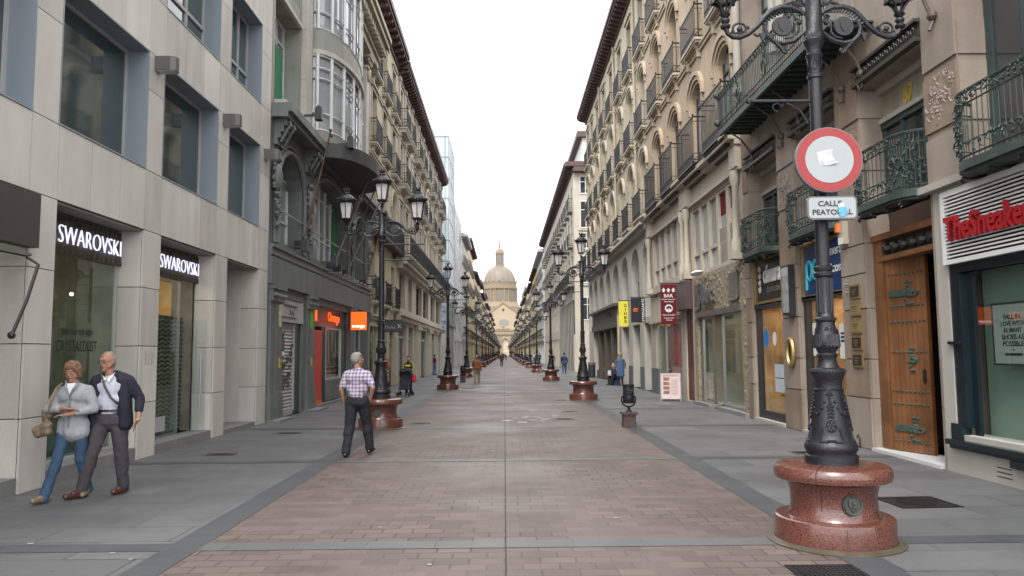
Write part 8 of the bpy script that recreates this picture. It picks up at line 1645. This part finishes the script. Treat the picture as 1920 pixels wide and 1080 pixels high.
sj = dict(pelvis=(0, 0.05, 0.38), chest=(0, -0.08, 0.68), neck=(0, -0.14, 0.86), head=(0, -0.18, 0.99), hipL=(-0.09, 0.02, 0.36), hipR=(0.09, 0.02, 0.36), kneeL=(-0.13, -0.36, 0.48), kneeR=(0.13, -0.34, 0.48), ankL=(-0.12, -0.36, 0.09), ankR=(0.12, -0.34, 0.09), toeL=(-0.12, -0.52, 0.035), toeR=(0.12, -0.5, 0.035), shL=(-0.18, -0.10, 0.80), shR=(0.18, -0.10, 0.80), elL=(-0.22, -0.20, 0.58), elR=(0.22, -0.2, 0.58), wrL=(-0.10, -0.38, 0.56), wrR=(0.10, -0.38, 0.56))
person('grey-haired man in navy jacket sitting low by the brown shutters', (5.62, 38.4, 0), R(-60), 1.66, sj, dict(top=cl('dark_navy_jacket', (0.02, 0.02, 0.045)), legs=BLK, legw=0.02), 0.015, GREYH, 'short', fingers=False, fat=1.15)
k = MB(); k.box(-0.2, 0.2, -0.15, 0.15, 0, 0.26); bx = link('stool', k.mesh('stool', cl('blue_crate', (0.03, 0.05, 0.16))), None, (5.58, 38.45, 0), R(-60)); tag(bx, 'low blue crate the seated man uses as a stool', 'stool')
k = MB(); k.box(-0.12, 0.12, -0.01, 0.01, 0.60, 0.86); pp = link('paper_sheet', k.mesh('paper_sheet', M_WHITE), None, (5.26, 38.2, -0.12), R(-60)); tag(pp, 'white paper sheet held by the seated man', 'paper')
person('woman in a blue dress and flowered jacket standing behind the iron litter bin', (6.0-0.22, 38.0, 0), R(-10), 1.60, dict(elL=(-0.26, -0.02, 1.12), wrL=(-0.22, -0.10, 0.92), elR=(0.26, -0.02, 1.12), wrR=(0.24, -0.08, 0.88)), dict(top=mat('flowered_jacket', (0.10, 0.08, 0.08), 0.8, 0.9, 14), sleeve=1, legs=BLK, legw=0.01, hem=0.0), 0.015, mat('fair_hair', (0.32, 0.20, 0.12), 0.7), 'bob', fingers=False, female=True, fat=1.05)
k = MB(); k.cap((-0.04, -0.03, 1.22), (-0.05, -0.02, 0.98), 0.125, 0.125); k.cap((0.04, -0.03, 1.22), (0.05, -0.02, 0.98), 0.125, 0.125); k.cap((-0.06, -0.01, 0.95), (-0.08, -0.01, 0.50), 0.13, 0.125); k.cap((0.06, -0.01, 0.95), (0.08, -0.01, 0.50), 0.13, 0.125)
dress_parent = [q for q in bpy.data.objects if q.name.startswith('person') and 'blue dress' in str(q.get('label', ''))][0]; link('dress', solidify_eval(k, 0.015, 3), dress_parent, m=cl('blue_dress', (0.06, 0.12, 0.25)))
PURP = cl('purple_jacket', (0.13, 0.015, 0.09)); JN2 = cl('light_jeans', (0.12, 0.20, 0.33)); BLUJ = cl('blue_jacket', (0.02, 0.035, 0.10)); WH = cl('white_shirt', (0.6, 0.6, 0.6)); RD = cl('dull_red_top', (0.22, 0.04, 0.04)); GRT = cl('grey_top', (0.13, 0.13, 0.14)); DRK = cl('dark_jacket', (0.02, 0.02, 0.03)); BEI = cl('beige_trousers', (0.32, 0.27, 0.2))
person('person in a purple jacket and pale jeans standing by the left shop fronts', (-5.45, 59.3, 0), R(120), 1.58, stand(0), dict(top=PURP, legs=JN2), 0.02, DARKH, 'short', fingers=False)
fig, _, _ = person('man in a blue jacket and jeans walking away along the black pillared shop front', (4.55, 58.0, 0), R(175), 1.66, stand(0.3), dict(top=BLUJ, legs=JEAN), 0.02, DARKH, 'short', fingers=False)
def fcopy(src, x, y, rz, lb, grp, mats):
    c = src.copy(); C.objects.link(c); c.location = (x, y, 0); c.rotation_euler = (0, 0, rz); c['label'] = lb
    if grp: c['group'] = grp
    for ch in src.children:
        d = ch.copy(); C.objects.link(d); d.parent = c
        key = 'top' if ch.name.startswith('shirt') else 'legs' if ch.name.startswith('trousers') else None
        if key: d.material_slots[0].link = 'OBJECT'; d.material_slots[0].material = mats[0] if key == 'top' else mats[1]
    return c
def spec_person(lb, x, y, rz, t_, l_): return fcopy(fig, x, y, rz, lb, None, (t_, l_))
spec_person('person in a dark jacket and trousers standing behind the third right lamp', 4.75, 76, R(170), DRK, BLK)
spec_person('distant person in a blue top by the left wall behind the second left lamp', -4.6, 91, R(180), BLUJ, JN2)
spec_person('distant person in black walking with a bag in the middle of the street', -0.35, 90, R(0), DRK, BLK)
spec_person('distant person in white shirt right of the street beside the fifth right lamp', 4.1, 104, R(0), WH, JEAN)
spec_person('distant person in dark blue beside the person in white on the right', 4.6, 101, R(180), BLUJ, BLK)
spec_person('person in a dark top partly hidden left of the man in the brown jumper', -2.95, 86, R(180), DRK, BLK)
spec_person('person in grey between the fourth and fifth right lamps', 3.9, 92, R(180), GRT, BEI)
rs = random.Random(14); tops = [DRK, RD, WH, GRT, BLUJ, DRK, NAVY, PURP, BEI]; lg = [BLK, JEAN, CHAR, BEI, JN2]
for i in range(46):
    y = rs.uniform(125, 330); x = rs.choice([rs.uniform(-5.3, -3.3), rs.uniform(3.2, 5.4), rs.uniform(-2.2, 2.4)]) if y > 170 else rs.choice([rs.uniform(-5.3, -3.4), rs.uniform(3.4, 5.4)])
    c = fcopy(fig, x, y, rs.choice([0, math.pi])+rs.uniform(-.3, .3), 'tiny distant pedestrian in the crowd far down the street', 'distant pedestrians', (rs.choice(tops), rs.choice(lg))); c.scale = [rs.uniform(0.93, 1.05)]*3
